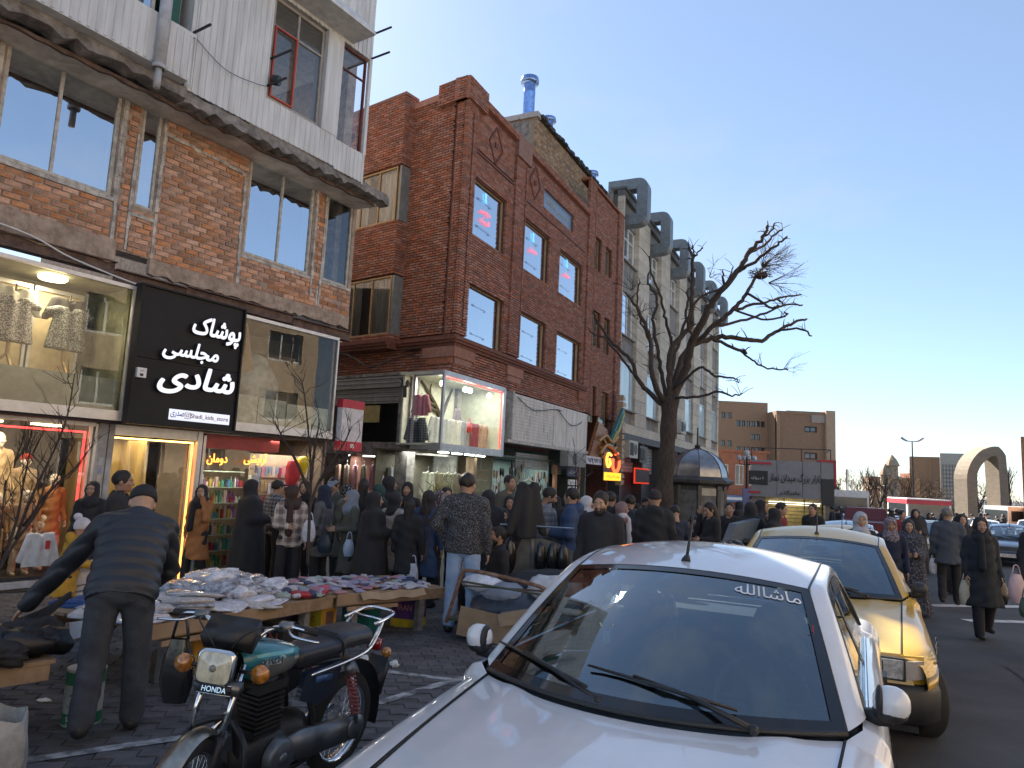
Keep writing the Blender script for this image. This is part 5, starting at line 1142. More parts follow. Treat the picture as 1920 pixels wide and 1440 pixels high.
# ------------------------------------------------------------------ figures: smooth bodies from distance fields
def f_caps(P, a, b, ra, rb):
    a, b = np.asarray(a,np.float32), np.asarray(b,np.float32); d = b-a; h = np.clip(((P-a)@d)/max(1e-9,d@d),0,1)
    return np.sqrt(((P-a-h[:,None]*d)**2).sum(1)) - (ra+(rb-ra)*h)
def f_ell(P, c, r):
    q = (P-np.asarray(c,np.float32)); r = np.asarray(r,np.float32); k0 = np.sqrt(((q/r)**2).sum(1)); k1 = np.sqrt(((q/(r*r))**2).sum(1))+1e-9
    return k0*(k0-1)/k1
def smin(a, b, k): h = np.clip(.5+.5*(b-a)/k,0,1); return b*(1-h)+a*h-k*h*(1-h)
def snet(fn, lo, hi, h):
    """naive surface nets: a closed smooth quad mesh of fn < 0"""
    lo = np.asarray(lo,np.float32); n = np.maximum(4,np.ceil((np.asarray(hi)-lo)/h).astype(int)+1)
    ax = [lo[i]+h*np.arange(n[i],dtype=np.float32) for i in range(3)]
    G = np.stack(np.meshgrid(*ax,indexing='ij'),-1).reshape(-1,3); v = fn(G).reshape(n)
    v[0],v[-1],v[:,0],v[:,-1],v[:,:,0],v[:,:,-1] = 1,1,1,1,1,1
    s = v < 0; m = n-1
    cn = [(i,j,k) for i in (0,1) for j in (0,1) for k in (0,1)]
    cnt = sum(s[i:i+m[0],j:j+m[1],k:k+m[2]].astype(np.int8) for i,j,k in cn); C = np.argwhere((cnt > 0)&(cnt < 8))
    if len(C) == 0: return np.zeros((0,3)), np.zeros((0,4),int)
    val = {c: v[C[:,0]+c[0],C[:,1]+c[1],C[:,2]+c[2]] for c in cn}; acc = np.zeros((len(C),3)); num = np.zeros(len(C))
    for c in cn:
        for d in range(3):
            if c[d] == 0:
                e = list(c); e[d] = 1; a, b = val[c], val[tuple(e)]; x = (a < 0) != (b < 0); t = np.where(x, a/np.where(x,a-b,1), 0)
                p = np.tile(np.array(c,float),(len(C),1)); p[:,d] = t; acc += p*x[:,None]; num += x
    V = lo+h*(C+acc/num[:,None]); idx = -np.ones(m,int); idx[C[:,0],C[:,1],C[:,2]] = np.arange(len(C)); F = []
    for d in range(3):
        e = [slice(None)]*3; e2 = [slice(None)]*3; e[d] = slice(0,-1); e2[d] = slice(1,None); a, b = s[tuple(e)], s[tuple(e2)]
        u, w = (d+1)%3, (d+2)%3; E = np.argwhere(a != b); ok = (E[:,u] > 0)&(E[:,w] > 0)&(E[:,u] < m[u])&(E[:,w] < m[w]); E = E[ok]
        if len(E) == 0: continue
        q = []
        for du, dw in ((1,1),(0,1),(0,0),(1,0)): c = E.copy(); c[:,u] -= du; c[:,w] -= dw; q.append(idx[c[:,0],c[:,1],c[:,2]])
        q = np.stack(q,1); fl = ~a[E[:,0],E[:,1],E[:,2]]; q[fl] = q[fl][:,::-1]; F.append(q)
    return V, np.concatenate(F)
class Buf:                                   # gathers several nets into one mesh
    def __init__(s): s.V = []; s.F = []; s.K = []; s.n = 0
    def add(s, V, F, k=0): s.V.append(np.asarray(V,float)); s.F.append(np.asarray(F,int)+s.n); s.K.append(np.full(len(F),k)); s.n += len(V)
    def mesh(s, name, mats):
        me = bpy.data.meshes.new(name); V = np.concatenate(s.V); F = np.concatenate(s.F)
        me.vertices.add(len(V)); me.vertices.foreach_set('co', V.ravel().astype(np.float32)); me.loops.add(F.size); me.loops.foreach_set('vertex_index', F.ravel().astype(np.int32))
        me.polygons.add(len(F)); me.polygons.foreach_set('loop_start', np.arange(0,F.size,4,dtype=np.int32)); me.polygons.foreach_set('loop_total', np.full(len(F),4,np.int32))
        for m in (mats if isinstance(mats,(list,tuple)) else [mats]): me.materials.append(m)
        me.polygons.foreach_set('material_index', np.concatenate(s.K).astype(np.int32)); me.polygons.foreach_set('use_smooth', np.ones(len(F),bool)); me.update(calc_edges=True); return me
# ---- heads (local: +y the way the face looks, origin at the centre of the skull)
def head_field(P, fem):
    j = .92 if fem else 1.; d = f_ell(P,(0,-.008,.012),(.077,.098,.098))
    d = smin(d, f_ell(P,(0,.022,-.062),(.058*j,.068,.062)), .035); d = smin(d, f_ell(P,(0,.060,-.098),(.026*j,.026,.020)), .022)   # jaw, chin
    d = smin(d, f_ell(P,(0,.076,.022),(.050,.018,.012)), .018)                                                                          # brow
    for s in (-1,1):
        d = smin(d, f_ell(P,(s*.042,.062,-.026),(.024,.026,.020)), .02)                                                                 # cheek
        d = -smin(-d, f_ell(P,(s*.033,.097,.002),(.019,.017,.012)), .012)                                                              # eye socket
        d = smin(d, f_ell(P,(s*.033,.079,.001),(.015,.012,.010)), .003)
        d = smin(d, f_ell(P,(s*.080,-.006,-.012),(.010,.022,.032)), .008)                                                              # ear
    d = smin(d, f_caps(P,(0,.088,.005),(0,.112,-.034),.008,.013), .012)
    for s in (-1,1): d = smin(d, f_ell(P,(s*.012,.100,-.038),(.009,.011,.008)), .006)
    d = smin(d, f_ell(P,(0,.088,-.066),(.024,.011,.0065)), .006); d = smin(d, f_ell(P,(0,.086,-.078),(.021,.011,.007)), .006)
    return smin(d, f_caps(P,(0,-.012,-.05),(0,-.03,-.19),.052*j,.058*j), .03)
def spot(c, r, n=8, m=5):
    b = MB(); b.ball(c, r, n, m); return np.array(b.v), np.array(b.f)
HEADS = {}
def head_mesh(fem, h):
    k = (fem,h)
    if k not in HEADS:
        V, F = snet(lambda P: head_field(P,fem), (-.11,-.13,-.20),(.11,.14,.125), h); K = np.zeros(len(F),int)
        c = V[F].mean(1); lip = (np.abs(c[:,0]) < .023)&(c[:,1] > .080)&(np.abs(c[:,2]+.072) < .0115); K[lip] = 1; HEADS[k] = (V,F,K)
    return HEADS[k]
def _hand():                                  # right hand, fingers along -z, thumb to +y (forward), palm facing +x inward... relaxed curl
    def fn(P):
        d = f_ell(P,(0,0,-.045),(.016,.040,.052))
        for i, (y, l) in enumerate(((.030,.072),(.011,.080),(-.009,.074),(-.028,.058))):
            a = np.array((0,y,-.082)); b = a+np.array((-.006,y*.1,-l*.48)); c = b+np.array((-.022,0,-l*.40))
            d = smin(d, np.minimum(f_caps(P,a,b,.0095,.0085), f_caps(P,b,c,.0085,.007)), .004)
        a = np.array((-.004,.030,-.022)); b = np.array((-.014,.058,-.052)); c = np.array((-.022,.060,-.082))
        return smin(d, np.minimum(f_caps(P,a,b,.013,.010), f_caps(P,b,c,.010,.008)), .006)
    return snet(fn, (-.05,-.06,-.19),(.03,.085,.02), .0062)
HAND = _hand()
SK = {}
def skin(k):
    c = {'a':(.42,.255,.175),'b':(.36,.205,.135),'c':(.30,.165,.105),'m':(.62,.58,.52)}[k]; return M('skin_'+k, c, .55, var=.08, scale=20)
m_lip, m_eye, m_brow = M('lip', (.30,.10,.085), .5), M('eye_dark', (.03,.02,.018), .2), M('brow_hair', (.02,.015,.012), .8)
m_eyew = M('eye_white', (.55,.52,.48), .3)
CLOTH = {}
def cloth(name, col, rough=.85, **kw): return M('cloth_'+name, col, rough, bump=kw.pop('bump',.12), bscale=kw.pop('bscale',90), scale=kw.pop('scale',7), var=kw.pop('var',.14), **kw)
def plaid(name, a, b, c, sc=9.):
    n_ = 'cloth_'+name
    if n_ in MATS: return MATS[n_]
    m = M(n_, a, .9); t = m.node_tree; B = t.nodes['Principled BSDF']; L = t.links.new; tc = t.nodes.new('ShaderNodeTexCoord'); sp = t.nodes.new('ShaderNodeSeparateXYZ'); L(tc.outputs['Object'], sp.inputs[0])
    def band(sock, th, ph=0.):
        mu = t.nodes.new('ShaderNodeMath'); mu.operation = 'MULTIPLY_ADD'; mu.inputs[1].default_value = sc; mu.inputs[2].default_value = ph; L(sock, mu.inputs[0])
        fr = t.nodes.new('ShaderNodeMath'); fr.operation = 'FRACT'; L(mu.outputs[0], fr.inputs[0]); lt = t.nodes.new('ShaderNodeMath'); lt.operation = 'LESS_THAN'; lt.inputs[1].default_value = th; L(fr.outputs[0], lt.inputs[0]); return lt.outputs[0]
    col = None
    prev = (*a,1)
    for sock, th, ph, cc in ((sp.outputs['Z'],.45,0,b),(sp.outputs['X'],.45,0,b),(sp.outputs['Z'],.12,.3,c),(sp.outputs['X'],.12,.3,c)):
        mx = t.nodes.new('ShaderNodeMix'); mx.data_type = 'RGBA'; mx.inputs['B'].default_value = (*cc,1)
        h = t.nodes.new('ShaderNodeMath'); h.operation = 'MULTIPLY'; h.inputs[1].default_value = .6; L(band(sock,th,ph), h.inputs[0]); L(h.outputs[0], mx.inputs['Factor'])
        if col is None: mx.inputs['A'].default_value = prev
        else: L(col, mx.inputs['A'])
        col = mx.outputs['Result']
    L(col, B.inputs['Base Color']); return m
def speckle(name, a, b, sc=60, th=.62, stretch=(1,1,1)):
    m = M('cloth_'+name, b, .9, col2=a, scale=sc, detail=1, ramp=(th,th+.02), stretch=stretch); return m
ARM = {'down':((.235,-.03,1.13),(.255,.05,.88)),'bend':((.235,.0,1.11),(.11,.25,1.10)),'phone':((.26,.12,1.15),(.13,.12,1.50)),'hold':((.23,-.02,1.12),(.20,.22,.98)),
       'pocket':((.30,-.08,1.14),(.20,.08,.93)),'back':((.25,-.10,1.13),(.22,-.12,.88)),'reach':((.22,.22,1.22),(.16,.45,1.05)),'up':((.25,.16,1.22),(.12,.25,1.38))}
def person(label, px=None, D=None, ytop=None, face=0, fem=False, top=None, topm=None, botm=None, head='hair', headm=None, arms=('down','down'), lean=0, walk=0, sit=0, hem=.80, bulk=1., skn='a', beard=None, yaw=0, nod=0, height=None, h=None, puff=0, xy=None, shoem=None, side=0, group=None, hood=None, girth=1., scarf=None, skirt_r=1., z0=None, plain=False, name='person', leg=1.):
    if xy is None: x, y = at(px, D)
    else: x, y = xy; D = y
    g0 = gz(y)+(.02 if y < 10.5 else .006) if z0 is None else z0
    if height is None: height = zat(ytop, px, D)-g0
    k = height/1.70
    h = h or min(.03, max(.011, D*.0020)); hh = .0085 if D < 9 else (.0115 if D < 14 else .019)
    root = thing(name, label, name, (x,y,g0), R(-face), group); root.scale = (k,k,k)
    Z = .40 if sit else .90                                                  # hip height
    off = np.array((0,0,Z-.90))
    ca, sa = math.cos(R(lean)), math.sin(R(lean)); cb, sb = math.cos(R(side)), math.sin(R(side))
    def up(p):                                                               # upright torso space -> leaned
        p = np.array(p,float)-(0,0,.90); p = np.array((p[0], p[1]*ca+p[2]*sa, -p[1]*sa+p[2]*ca)); p = np.array((p[0]*cb+p[2]*sb, p[1], -p[0]*sb+p[2]*cb)); return p+(0,0,.90)+off
    def dn(P):
        P = P-np.float32((0,0,.90))-off.astype(np.float32); X = P[:,0]*cb-P[:,2]*sb; Zz = P[:,0]*sb+P[:,2]*cb; P = np.stack((X, P[:,1]*ca-Zz*sa, P[:,1]*sa+Zz*ca),1); return (P+np.float32((0,0,.90))).astype(np.float32)
    w = .90 if fem else 1.0
    sh = {s: up((s*.190*w,-.01,1.388)) for s in (-1,1)}
    el, hd = {}, {}
    for s, a in zip((1,-1), arms):
        e, hn = ARM[a] if isinstance(a,str) else a; f_ = lambda p: up((s*p[0]*w,p[1],p[2])) if isinstance(a,str) else np.array(p,float)
        el[s], hd[s] = f_(e), f_(hn)
    legs = {}
    for s in (-1,1):
        st = walk*s
        if sit: legs[s] = [np.array((s*.10,.0,Z)), np.array((s*.16,.40,.50)), np.array((s*.15,.36,.09))]
        else: legs[s] = [np.array((s*(.092+.05*(leg-1)),0,Z)), np.array((s*(.112+.10*(leg-1)),.03+st*.5+(.05 if st < 0 else 0),.49)), np.array((s*(.122+.15*(leg-1)),st-.01,.085+(.05 if st < -.05 else 0)))]
    hc = up((0,.018,1.598)); 
    # ---- body: one continuous figure
    mats_b = [skin(skn)]*2+[m_eye,m_brow,m_eyew] if plain else [skin(skn), m_lip, m_eye, m_brow, m_eyew]; B = Buf()
    def body(P):
        T = dn(P); d = smin(f_ell(T,(0,0,1.24),(.15*w,.095,.22)), f_ell(T,(0,0,.97),(.14*w,.095,.16)), .06); d = smin(d, f_caps(T,(-.15*w,0,1.39),(.15*w,0,1.39),.05,.05), .05); d = smin(d, f_caps(T,(0,-.012,1.40),(0,0,1.54),.055*w,.050*w), .03)
        for s in (-1,1):
            d = smin(d, np.minimum(f_caps(P,sh[s],el[s],.045,.036), f_caps(P,el[s],hd[s],.036,.027)), .02)
            d = smin(d, np.minimum(f_caps(P,legs[s][0],legs[s][1],.075,.05), f_caps(P,legs[s][1],legs[s][2],.05,.036)), .03)
        return d
    bb = np.array([hc,*sh.values(),*el.values(),*hd.values(),*[q for l in legs.values() for q in l],(0,0,.05)])
    lo, hi = bb.min(0)-.36, bb.max(0)+.36; lo[2] = -.04
    B.add(*snet(body, bb.min(0)-.14, bb.max(0)+.05, max(h*1.4,.034)))
    cy, sy_ = math.cos(R(-yaw)), math.sin(R(-yaw)); cn_, sn_ = math.cos(R(-nod)), math.sin(R(-nod))
    HR = np.array(((cy,-sy_,0),(sy_,cy,0),(0,0,1)))@np.array(((1,0,0),(0,cn_,-sn_),(0,sn_,cn_)))
    LR = np.array(((cb,0,sb),(0,1,0),(-sb,0,cb)))@np.array(((1,0,0),(0,math.cos(R(lean*.5)),math.sin(R(lean*.5))),(0,-math.sin(R(lean*.5)),math.cos(R(lean*.5)))))
    HM = LR@HR; toW = lambda V: V@HM.T+hc
    V, F, K = head_mesh(fem, hh); B.V.append(toW(V)); B.F.append(F+B.n); B.K.append(K); B.n += len(V)
    for s in (() if plain else (-1,1)):
        for c, r, kk in (((s*.033,.0865,.002),(.0125,.006,.0062),4),((s*.033,.0905,.002),(.0058,.0035,.0058),2),((s*.034,.0905,.021),(.019,.006,.0035 if fem else .0048),3)):
            V, F = spot(c,r); B.add(toW(V),F,kk)
    for s in (-1,1):
        d = hd[s]-el[s]; d /= np.linalg.norm(d); z = -d; t = np.array((0,1,0)) if abs(d[1]) < .8 else np.array((0,0,1)); yv = t-z*(t@z); yv /= np.linalg.norm(yv); xv = np.cross(yv,z)
        V, F = HAND; V = V*np.array((s,1,1))*(.92 if fem else 1); F = F if s > 0 else F[:,::-1]; B.add(V@np.stack((xv,yv,z))+hd[s]+d*.01, F)
    link('body', B.mesh('body', mats_b), root)
    # ---- clothes
    tm = topm or cloth('black', (.018,.018,.021)); bm = botm or cloth('dark_trousers', (.022,.022,.026)); sm_ = shoem or M('black_shoe', (.02,.02,.02), .5)
    def jacket(P):
        T = dn(P); b = bulk*girth; d = smin(f_ell(T,(0,-.005,1.24),(.172*w*b,.128*b,.25)), f_ell(T,(0,.0,1.02),(.160*w*b,.126*b,.22)), .08)
        d = smin(d, f_caps(T,(-.135*w,-.005,1.375),(.135*w,-.005,1.375),.060*bulk,.060*bulk), .05)
        for s in (-1,1): d = smin(d, f_caps(T,(0,-.01,1.455),(s*.165*w,-.008,1.395),.052,.058*bulk), .04); hz_ = hem
        if hem < .78:                                                        # coat skirt
            t = np.clip((1.02-T[:,2])/(1.02-hem),0,1); th = np.arctan2(T[:,0],T[:,1]); rr = (.165+.075*t*skirt_r)*w*girth*(1+.030*t*np.sin(6*th+3*T[:,2])+.018*t*np.sin(11*th))
            ds = (np.sqrt((T[:,0])**2+(T[:,1]*1.22)**2)-rr)*.85; ds = np.maximum(ds, T[:,2]-1.05); d = smin(d, ds, .05)
        else: d = smin(d, f_caps(T*np.float32((1,1.3,1)),(-.05*w,0,hem+.05),(.05*w,0,hem+.05),.125*b,.125*b), .06)
        d = np.maximum(d, hz_-T[:,2]); d = smin(d, np.maximum(f_caps(T,(0,-.02,1.42),(0,-.005,1.50),.082,.072), T[:,2]-1.50), .02)
        d = np.maximum(d, -f_caps(T,(0,.01,1.46),(0,.03,1.60),.055,.06)) if head != 'hijab' else d
        for s in (-1,1):
            a, e, q = sh[s], el[s], hd[s]; q2 = e+(q-e)*.97; d = smin(d, smin(f_caps(P,a,e,.066*bulk,.056*bulk), f_caps(P,e,q2,.056*bulk,.045*bulk), .02), .020)
        if hood: d = smin(d, f_ell(T,(0,-.105,1.44),(.115,.055,.085)), .03)
        if puff: d = d-.013*np.abs(np.sin(T[:,2]*math.pi/puff))
        else: d = d-.0065*np.sin(24*T[:,2]+6*T[:,0]+3*np.sin(9*T[:,1]+7*T[:,0]))*np.sin(15*T[:,0]+9*T[:,2])-.004*np.sin(41*T[:,2]+17*T[:,0]+2*np.sin(11*T[:,1]))
        return d
    def chador(P):
        T = dn(P); d = smin(f_ell(T,(0,-.01,1.30),(.225,.16,.22)), f_ell(T,(0,-.015,1.60),(.112,.128,.135)), .10)
        t = np.clip((1.38-T[:,2])/1.33,0,1); th = np.arctan2(T[:,0],T[:,1]); rr = (.20+.15*t**.8)*girth*(1+.05*t*np.sin(7*th+2*T[:,2])+.03*t*np.sin(12*th-3*T[:,2]))
        ds = (np.sqrt(T[:,0]**2+(T[:,1]*1.12)**2)-rr)*.85; ds = np.maximum(ds, np.maximum(T[:,2]-1.40, .03-P[:,2])); d = smin(d, ds, .07)
        for s in (-1,1): d = smin(d, smin(f_caps(P,sh[s],el[s],.085,.085), f_caps(P,el[s],hd[s],.085,.07), .03), .06)
        H = (P-hc.astype(np.float32))@HM.astype(np.float32); d = np.maximum(d, -f_ell(H,(0,.105,-.015),(.064,.10,.088))); return d
    if top == 'chador': 
        V, F = snet(chador, lo, hi, h); b_ = Buf(); b_.add(V,F); link('chador', b_.mesh('chador', tm), root)
    else:
        V, F = snet(jacket, lo, hi, h); b_ = Buf(); b_.add(V,F); nm = 'coat' if hem < .78 else 'jacket'; link(nm, b_.mesh(nm, tm), root)
    def trousers(P):
        d = f_ell(P,(0,0,Z+.02),(.165*w*girth,.122*girth,.13))
        for s in (-1,1):
            l = legs[s]; d = smin(d, smin(f_caps(P,l[0],l[1],.098*w*leg,.076*leg), f_caps(P,l[1],l[2]+np.array((0,0,.0)),.076*leg,.068*leg), .02), .014)
        return d-.005*np.sin(19*P[:,2]+22*P[:,0]+5*np.sin(11*P[:,1]+6*P[:,2]))*np.sin(8*P[:,2]+14*P[:,1])-.002*np.sin(37*P[:,2]+31*P[:,0]+3*np.sin(15*P[:,2]))
    if top != 'chador' or sit:
        V, F = snet(trousers, lo, hi, h); b_ = Buf(); b_.add(V,F); link('trousers', b_.mesh('trousers', bm), root)
    def shoes(P):
        d = None
        for s in (-1,1):
            a = legs[s][2]; q = smin(f_caps(P,a+(0,-.03,-.045),a+(s*.01,.13,-.05),.045,.040), f_caps(P,a+(0,-.01,-.03),a+(0,0,.03),.05,.048), .03); d = q if d is None else np.minimum(d,q)
        return np.maximum(d, -P[:,2])
    V, F = snet(shoes, (lo[0],lo[1],-.03),(hi[0],hi[1],.3), max(.012,h)); b_ = Buf(); b_.add(V,F); link('shoes', b_.mesh('shoes', sm_), root)
    # ---- head wear (built in head space)
    hf = .010 if D < 10 else .014 if D < 14 else .02
    def hw(fn, nm, mat, lo_=(-.18,-.2,-.30), hi_=(.18,.18,.18)):
        V, F = snet(fn, lo_, hi_, hf); b_ = Buf(); b_.add(toW(V),F); link(nm, b_.mesh(nm, mat), root)
    mh = headm or M('dark_hair', (.016,.012,.010), .55, bump=.6, bscale=60, scale=20, stretch=(1,1,1))
    def hair(P):
        d = f_ell(P,(0,-.016,.030),(.090,.106,.102))-.006*np.sin(48*P[:,0]+26*P[:,2])*np.sin(43*P[:,1]+11*P[:,2]); d = np.maximum(d, -(f_ell(P,(0,.105,-.020),(.080,.082,.098))-.004*np.sin(90*P[:,0]))); return np.maximum(d, -(P[:,2]+.075+.5*P[:,1]))
    def hijab(P):
        d = smin(f_ell(P,(0,-.012,.012),(.098,.118,.122)), f_caps(P,(0,-.01,-.06),(0,-.015,-.20),.090,.135), .05); d = smin(d, f_ell(P,(0,.055,-.18),(.11,.07,.07)), .05)
        d = np.maximum(d, -f_ell(P,(0,.108,-.020),(.062,.085,.086))); return d-.004*np.sin(40*P[:,2]+22*P[:,0])
    if head in ('hair','cap'): hw(hair, 'hair', M('dark_hair', (.016,.012,.010), .55, bump=.6, bscale=60, scale=20) if head == 'cap' else mh)
    if head == 'grey': hw(hair, 'hair', M('grey_hair', (.17,.165,.16), .6, bump=.6, bscale=60, scale=20))
    if head == 'long': hw(lambda P: smin(hair(P), np.maximum(f_caps(P,(0,-.05,0),(0,-.075,-.24),.085,.07), P[:,1]-.0), .03), 'hair', mh)
    if head == 'hijab': hw(hijab, 'headscarf', mh)
    if head == 'loose': hw(lambda P: np.maximum(hijab(P), -f_ell(P,(0,.085,.055),(.068,.06,.07))), 'headscarf', mh); 
    if head == 'loose': hw(hair, 'hair', M('dark_hair', (.016,.012,.010), .55, bump=.6, bscale=60, scale=20))
    if head == 'beanie': hw(lambda P: np.maximum(f_ell(P,(0,-.01,.030),(.094,.112,.108))-.003*np.sin(90*P[:,2]), .012-P[:,2]+.22*P[:,1]), 'beanie', mh)
    if head == 'pom': hw(lambda P: np.minimum(np.maximum(f_ell(P,(0,-.01,.035),(.100,.116,.125)), -.005-P[:,2]+.2*P[:,1]), f_ell(P,(-.02,-.09,.16),(.06,.06,.055))), 'bobble_hat', mh, (-.18,-.2,-.1),(.18,.18,.24))
    if head == 'cap': hw(lambda P: np.minimum(np.maximum(f_ell(P,(0,-.01,.035),(.092,.110,.085)), .03-P[:,2]), np.maximum(f_ell(P,(0,.12,.036),(.075,.075,.012)), .04-P[:,1])), 'cap', mh)
    if head == 'hood': hw(lambda P: np.maximum(smin(f_ell(P,(0,-.02,.015),(.115,.130,.135)), f_caps(P,(0,-.03,-.05),(0,-.04,-.18),.11,.13),.04), -f_ell(P,(0,.115,-.01),(.070,.10,.095))), 'hood', tm)
    if beard: hw(lambda P: np.maximum(smin(f_ell(P,(0,.026,-.075),(.066,.074,.066)),f_ell(P,(0,.06,-.11),(.045,.045,.045)),.02)-.003*np.sin(80*P[:,0])*np.sin(70*P[:,2]), np.maximum(np.maximum(-.02-P[:,1]-.0, P[:,2]+.030+.0*P[:,1]), -f_ell(P,(0,.105,-.068),(.026,.03,.016)))), 'beard', M('dark_hair', (.016,.012,.010), .55, bump=.6, bscale=60, scale=20))
    if scarf:
        def sc(P):
            T = dn(P); d = f_caps(T,(-.05,.02,1.47),(.05,.02,1.47),.085,.085); d = smin(d, f_caps(T,(.05,.115,1.42),(.06,.150,1.0),.05,.06), .04); return d-.006*np.sin(40*T[:,0])
        V, F = snet(sc, lo, hi, max(h,.014)); b_ = Buf(); b_.add(V,F); link('scarf', b_.mesh('scarf', scarf), root)
    return root
def hand_world(root, p): return Matrix.Translation(root.location) @ Matrix.Rotation(root.rotation_euler.z,4,'Z') @ Matrix.Scale(root.scale.x,4) @ Vector(p)
def bag(name, label, mat, loc, w, h, d, handle=.12, sag=.0):
    mb = MB()
    def sf(s,t):
        q = s*2*math.pi; k = (.55+.45*math.sin(math.pi*min(1,t*.9+.12)))*(1+.06*math.sin(5*q+7*t)); return (w/2*k*math.cos(q), d/2*k*math.sin(q), -h+h*t)
    mb.grid(sf, 16, 8); mb.add([sf(i/16,0) for i in range(16)], [tuple(range(15,-1,-1))]); o = solo(name, mb, mat, label, 'bag', None, True, loc=loc)
    hb = MB(); hb.tube(catmull([(-w*.25,0,0),(-w*.12,0,handle*.8),(w*.12,0,handle*.8),(w*.25,0,0)],4), .008, 5); part('bag_handle', hb, mat, o, True); return o
# ------------------------------------------------------------------ people
cBK = cloth('black', (.022,.022,.026)); cBK2 = cloth('soft_black', (.026,.025,.027)); cNV = cloth('navy', (.018,.026,.055)); cDN = cloth('blue_denim', (.20,.30,.46), col2=(.34,.44,.60), scale=4)
cGY = cloth('grey_wool', (.12,.125,.13)); cOL = cloth('olive', (.09,.092,.075)); cBE = cloth('beige', (.38,.35,.33)); cCA = cloth('caramel', (.34,.145,.05)); cMU = cloth('mustard', (.50,.28,.03)); cBL = cloth('blue_quilt', (.035,.07,.16)); cBW = cloth('brown_knit', (.055,.032,.026)); cCH = cloth('charcoal', (.05,.056,.068), col2=(.030,.034,.044), scale=9, bump=.3); cRE = cloth('dark_red', (.18,.02,.03)); cGB = cloth('grey_blue_scarf', (.20,.24,.31)); cGN = cloth('deep_green', (.02,.06,.055)); cWH = cloth('off_white', (.60,.58,.60)); cSU = cloth('suit_blue_grey', (.06,.075,.10)); cTN = cloth('teal_navy', (.03,.045,.07)); cFL = speckle('floral', (.10,.08,.10), (.32,.28,.30), 45, .5)
pPL = plaid('cream_plaid', (.48,.42,.38), (.12,.08,.075), (.6,.55,.5), 7); pDP = plaid('dark_plaid', (.16,.17,.20), (.03,.035,.05), (.35,.36,.4), 16); pGP = plaid('grey_plaid', (.22,.24,.28), (.10,.11,.13), (.3,.3,.33), 12)
sDASH = speckle('white_dash', (.02,.02,.024), (.30,.30,.32), 90, .60, (1,1,2.4)); sDOT = speckle('polka', (.015,.015,.018), (.6,.6,.6), 60, .62)
mSN = M('white_soled_shoe', (.03,.03,.035), .6)
PE = {}
def pp(key, label, *a, **k): PE[key] = person(label, *a, **k); return PE[key]
# by the stall
ven = pp('vendor', 'man in dark puffer jacket and black beanie bending over the stall beside the motorcycle', face=-24, topm=cloth('puffer_navy', (.020,.024,.034), .5), botm=cCH, head='beanie', headm=cBK, xy=(-2.44,4.72), leg=1.10, height=1.66, lean=36, side=4, puff=.085, bulk=1.10, girth=1.16, hem=.84, nod=22, yaw=-12,
   arms=(((.26,.42,.98),(.10,.66,.80)),((-.40,.46,1.00),(-.62,.62,.72))), walk=.12, h=.011)
pp('mustard', 'child in mustard hooded jacket and white bobble hat leaning over the stall', 150, 7.2, 976, face=60, topm=cMU, head='pom', headm=M('cloth_white_hat', (.62,.60,.64), .9, bump=.4, bscale=120), arms=('bend','bend'), hood=True, bulk=1.15, hem=.62, lean=10)
pp('pillarwoman', 'woman in black headscarf looking toward the viewer beside the display window pillar', 180, 9.9, 905, face=172, fem=True, topm=cBK, head='loose', headm=cBK, hem=.5, skn='b')
pp('sidehair', 'dark haired man in black jacket looking right, standing behind the stall keeper', 232, 8.0, 886, face=75, topm=cBK2, arms=('bend','down'), skn='b', hem=.78, bulk=1.12)
pp('camel', 'woman in long caramel coat and black scarf talking on a phone at the cosmetics shop', 384, 11.4, 911, face=195, fem=True, topm=cCA, head='loose', headm=cBK, arms=('pocket','phone'), hem=.48, scarf=cBK, yaw=-25, walk=.10)
pp('chador1', 'woman in full black chador facing right before the cosmetics shelves', 476, 11.6, 902, face=62, fem=True, top='chador', arms=('bend','bend'), height=None)
pp('capplaid', 'young man in dark cap and dark checked shirt seen from behind beside the black chador', 522, 12.3, 902, face=40, topm=pDP, head='cap', headm=cNV, bulk=1.0)
pp('plaidwoman', 'woman in cream checked overshirt and brown headscarf with a white carrier bag', 553, 10.8, 912, face=150, fem=True, topm=pPL, head='hijab', headm=cBW, arms=('bend','down'), hem=.78, bulk=1.15, yaw=-70, scarf=cBW)
pp('behind1', 'girl with red tinted dark headscarf peeping behind the checked overshirt', 538, 12.6, 916, face=180, fem=True, topm=cBK2, head='loose', headm=cBW, skn='b')
pp('behind2', 'woman with pale face and black headscarf standing just left of the gift shop goods', 573, 13.2, 903, face=170, fem=True, topm=cBK, head='loose', headm=cBK)
pp('greycoat', 'woman in grey coat and navy headscarf with a blue shoulder bag, facing left', 612, 11.2, 912, face=285, fem=True, topm=cGY, head='hijab', headm=cNV, arms=('bend','bend'), hem=.62)
pp('bluecap', 'person in pale blue cap and grey jacket looking down behind the grey coat', 628, 13.0, 898, face=200, topm=cOL, head='cap', headm=cGB, nod=25)
pp('dots', 'woman in black polka dot headscarf and olive coat beside the clothes shop', 652, 12.5, 910, face=100, fem=True, topm=cOL, head='hijab', headm=sDOT, hem=.5)
pp('bluescarf', 'woman in dark olive coat and grey blue headscarf holding a small pale bag', 664, 11.0, 921, face=240, fem=True, topm=cOL, head='hijab', headm=cGB, arms=('bend','bend'), hem=.42)
pp('bighair', 'person with thick dark hair seen from behind under the hanging pink clothes', 684, 12.6, 900, face=10, topm=cBK2, head='long')
pp('chador2', 'woman in black chador holding up a hand, beside the beige coat', 706, 10.4, 925, face=70, fem=True, top='chador', arms=('bend','hold'))
pp('green', 'woman in deep green headscarf behind the black chador', 712, 12.4, 910, face=30, fem=True, topm=cBK, head='hijab', headm=cGN, hem=.5)
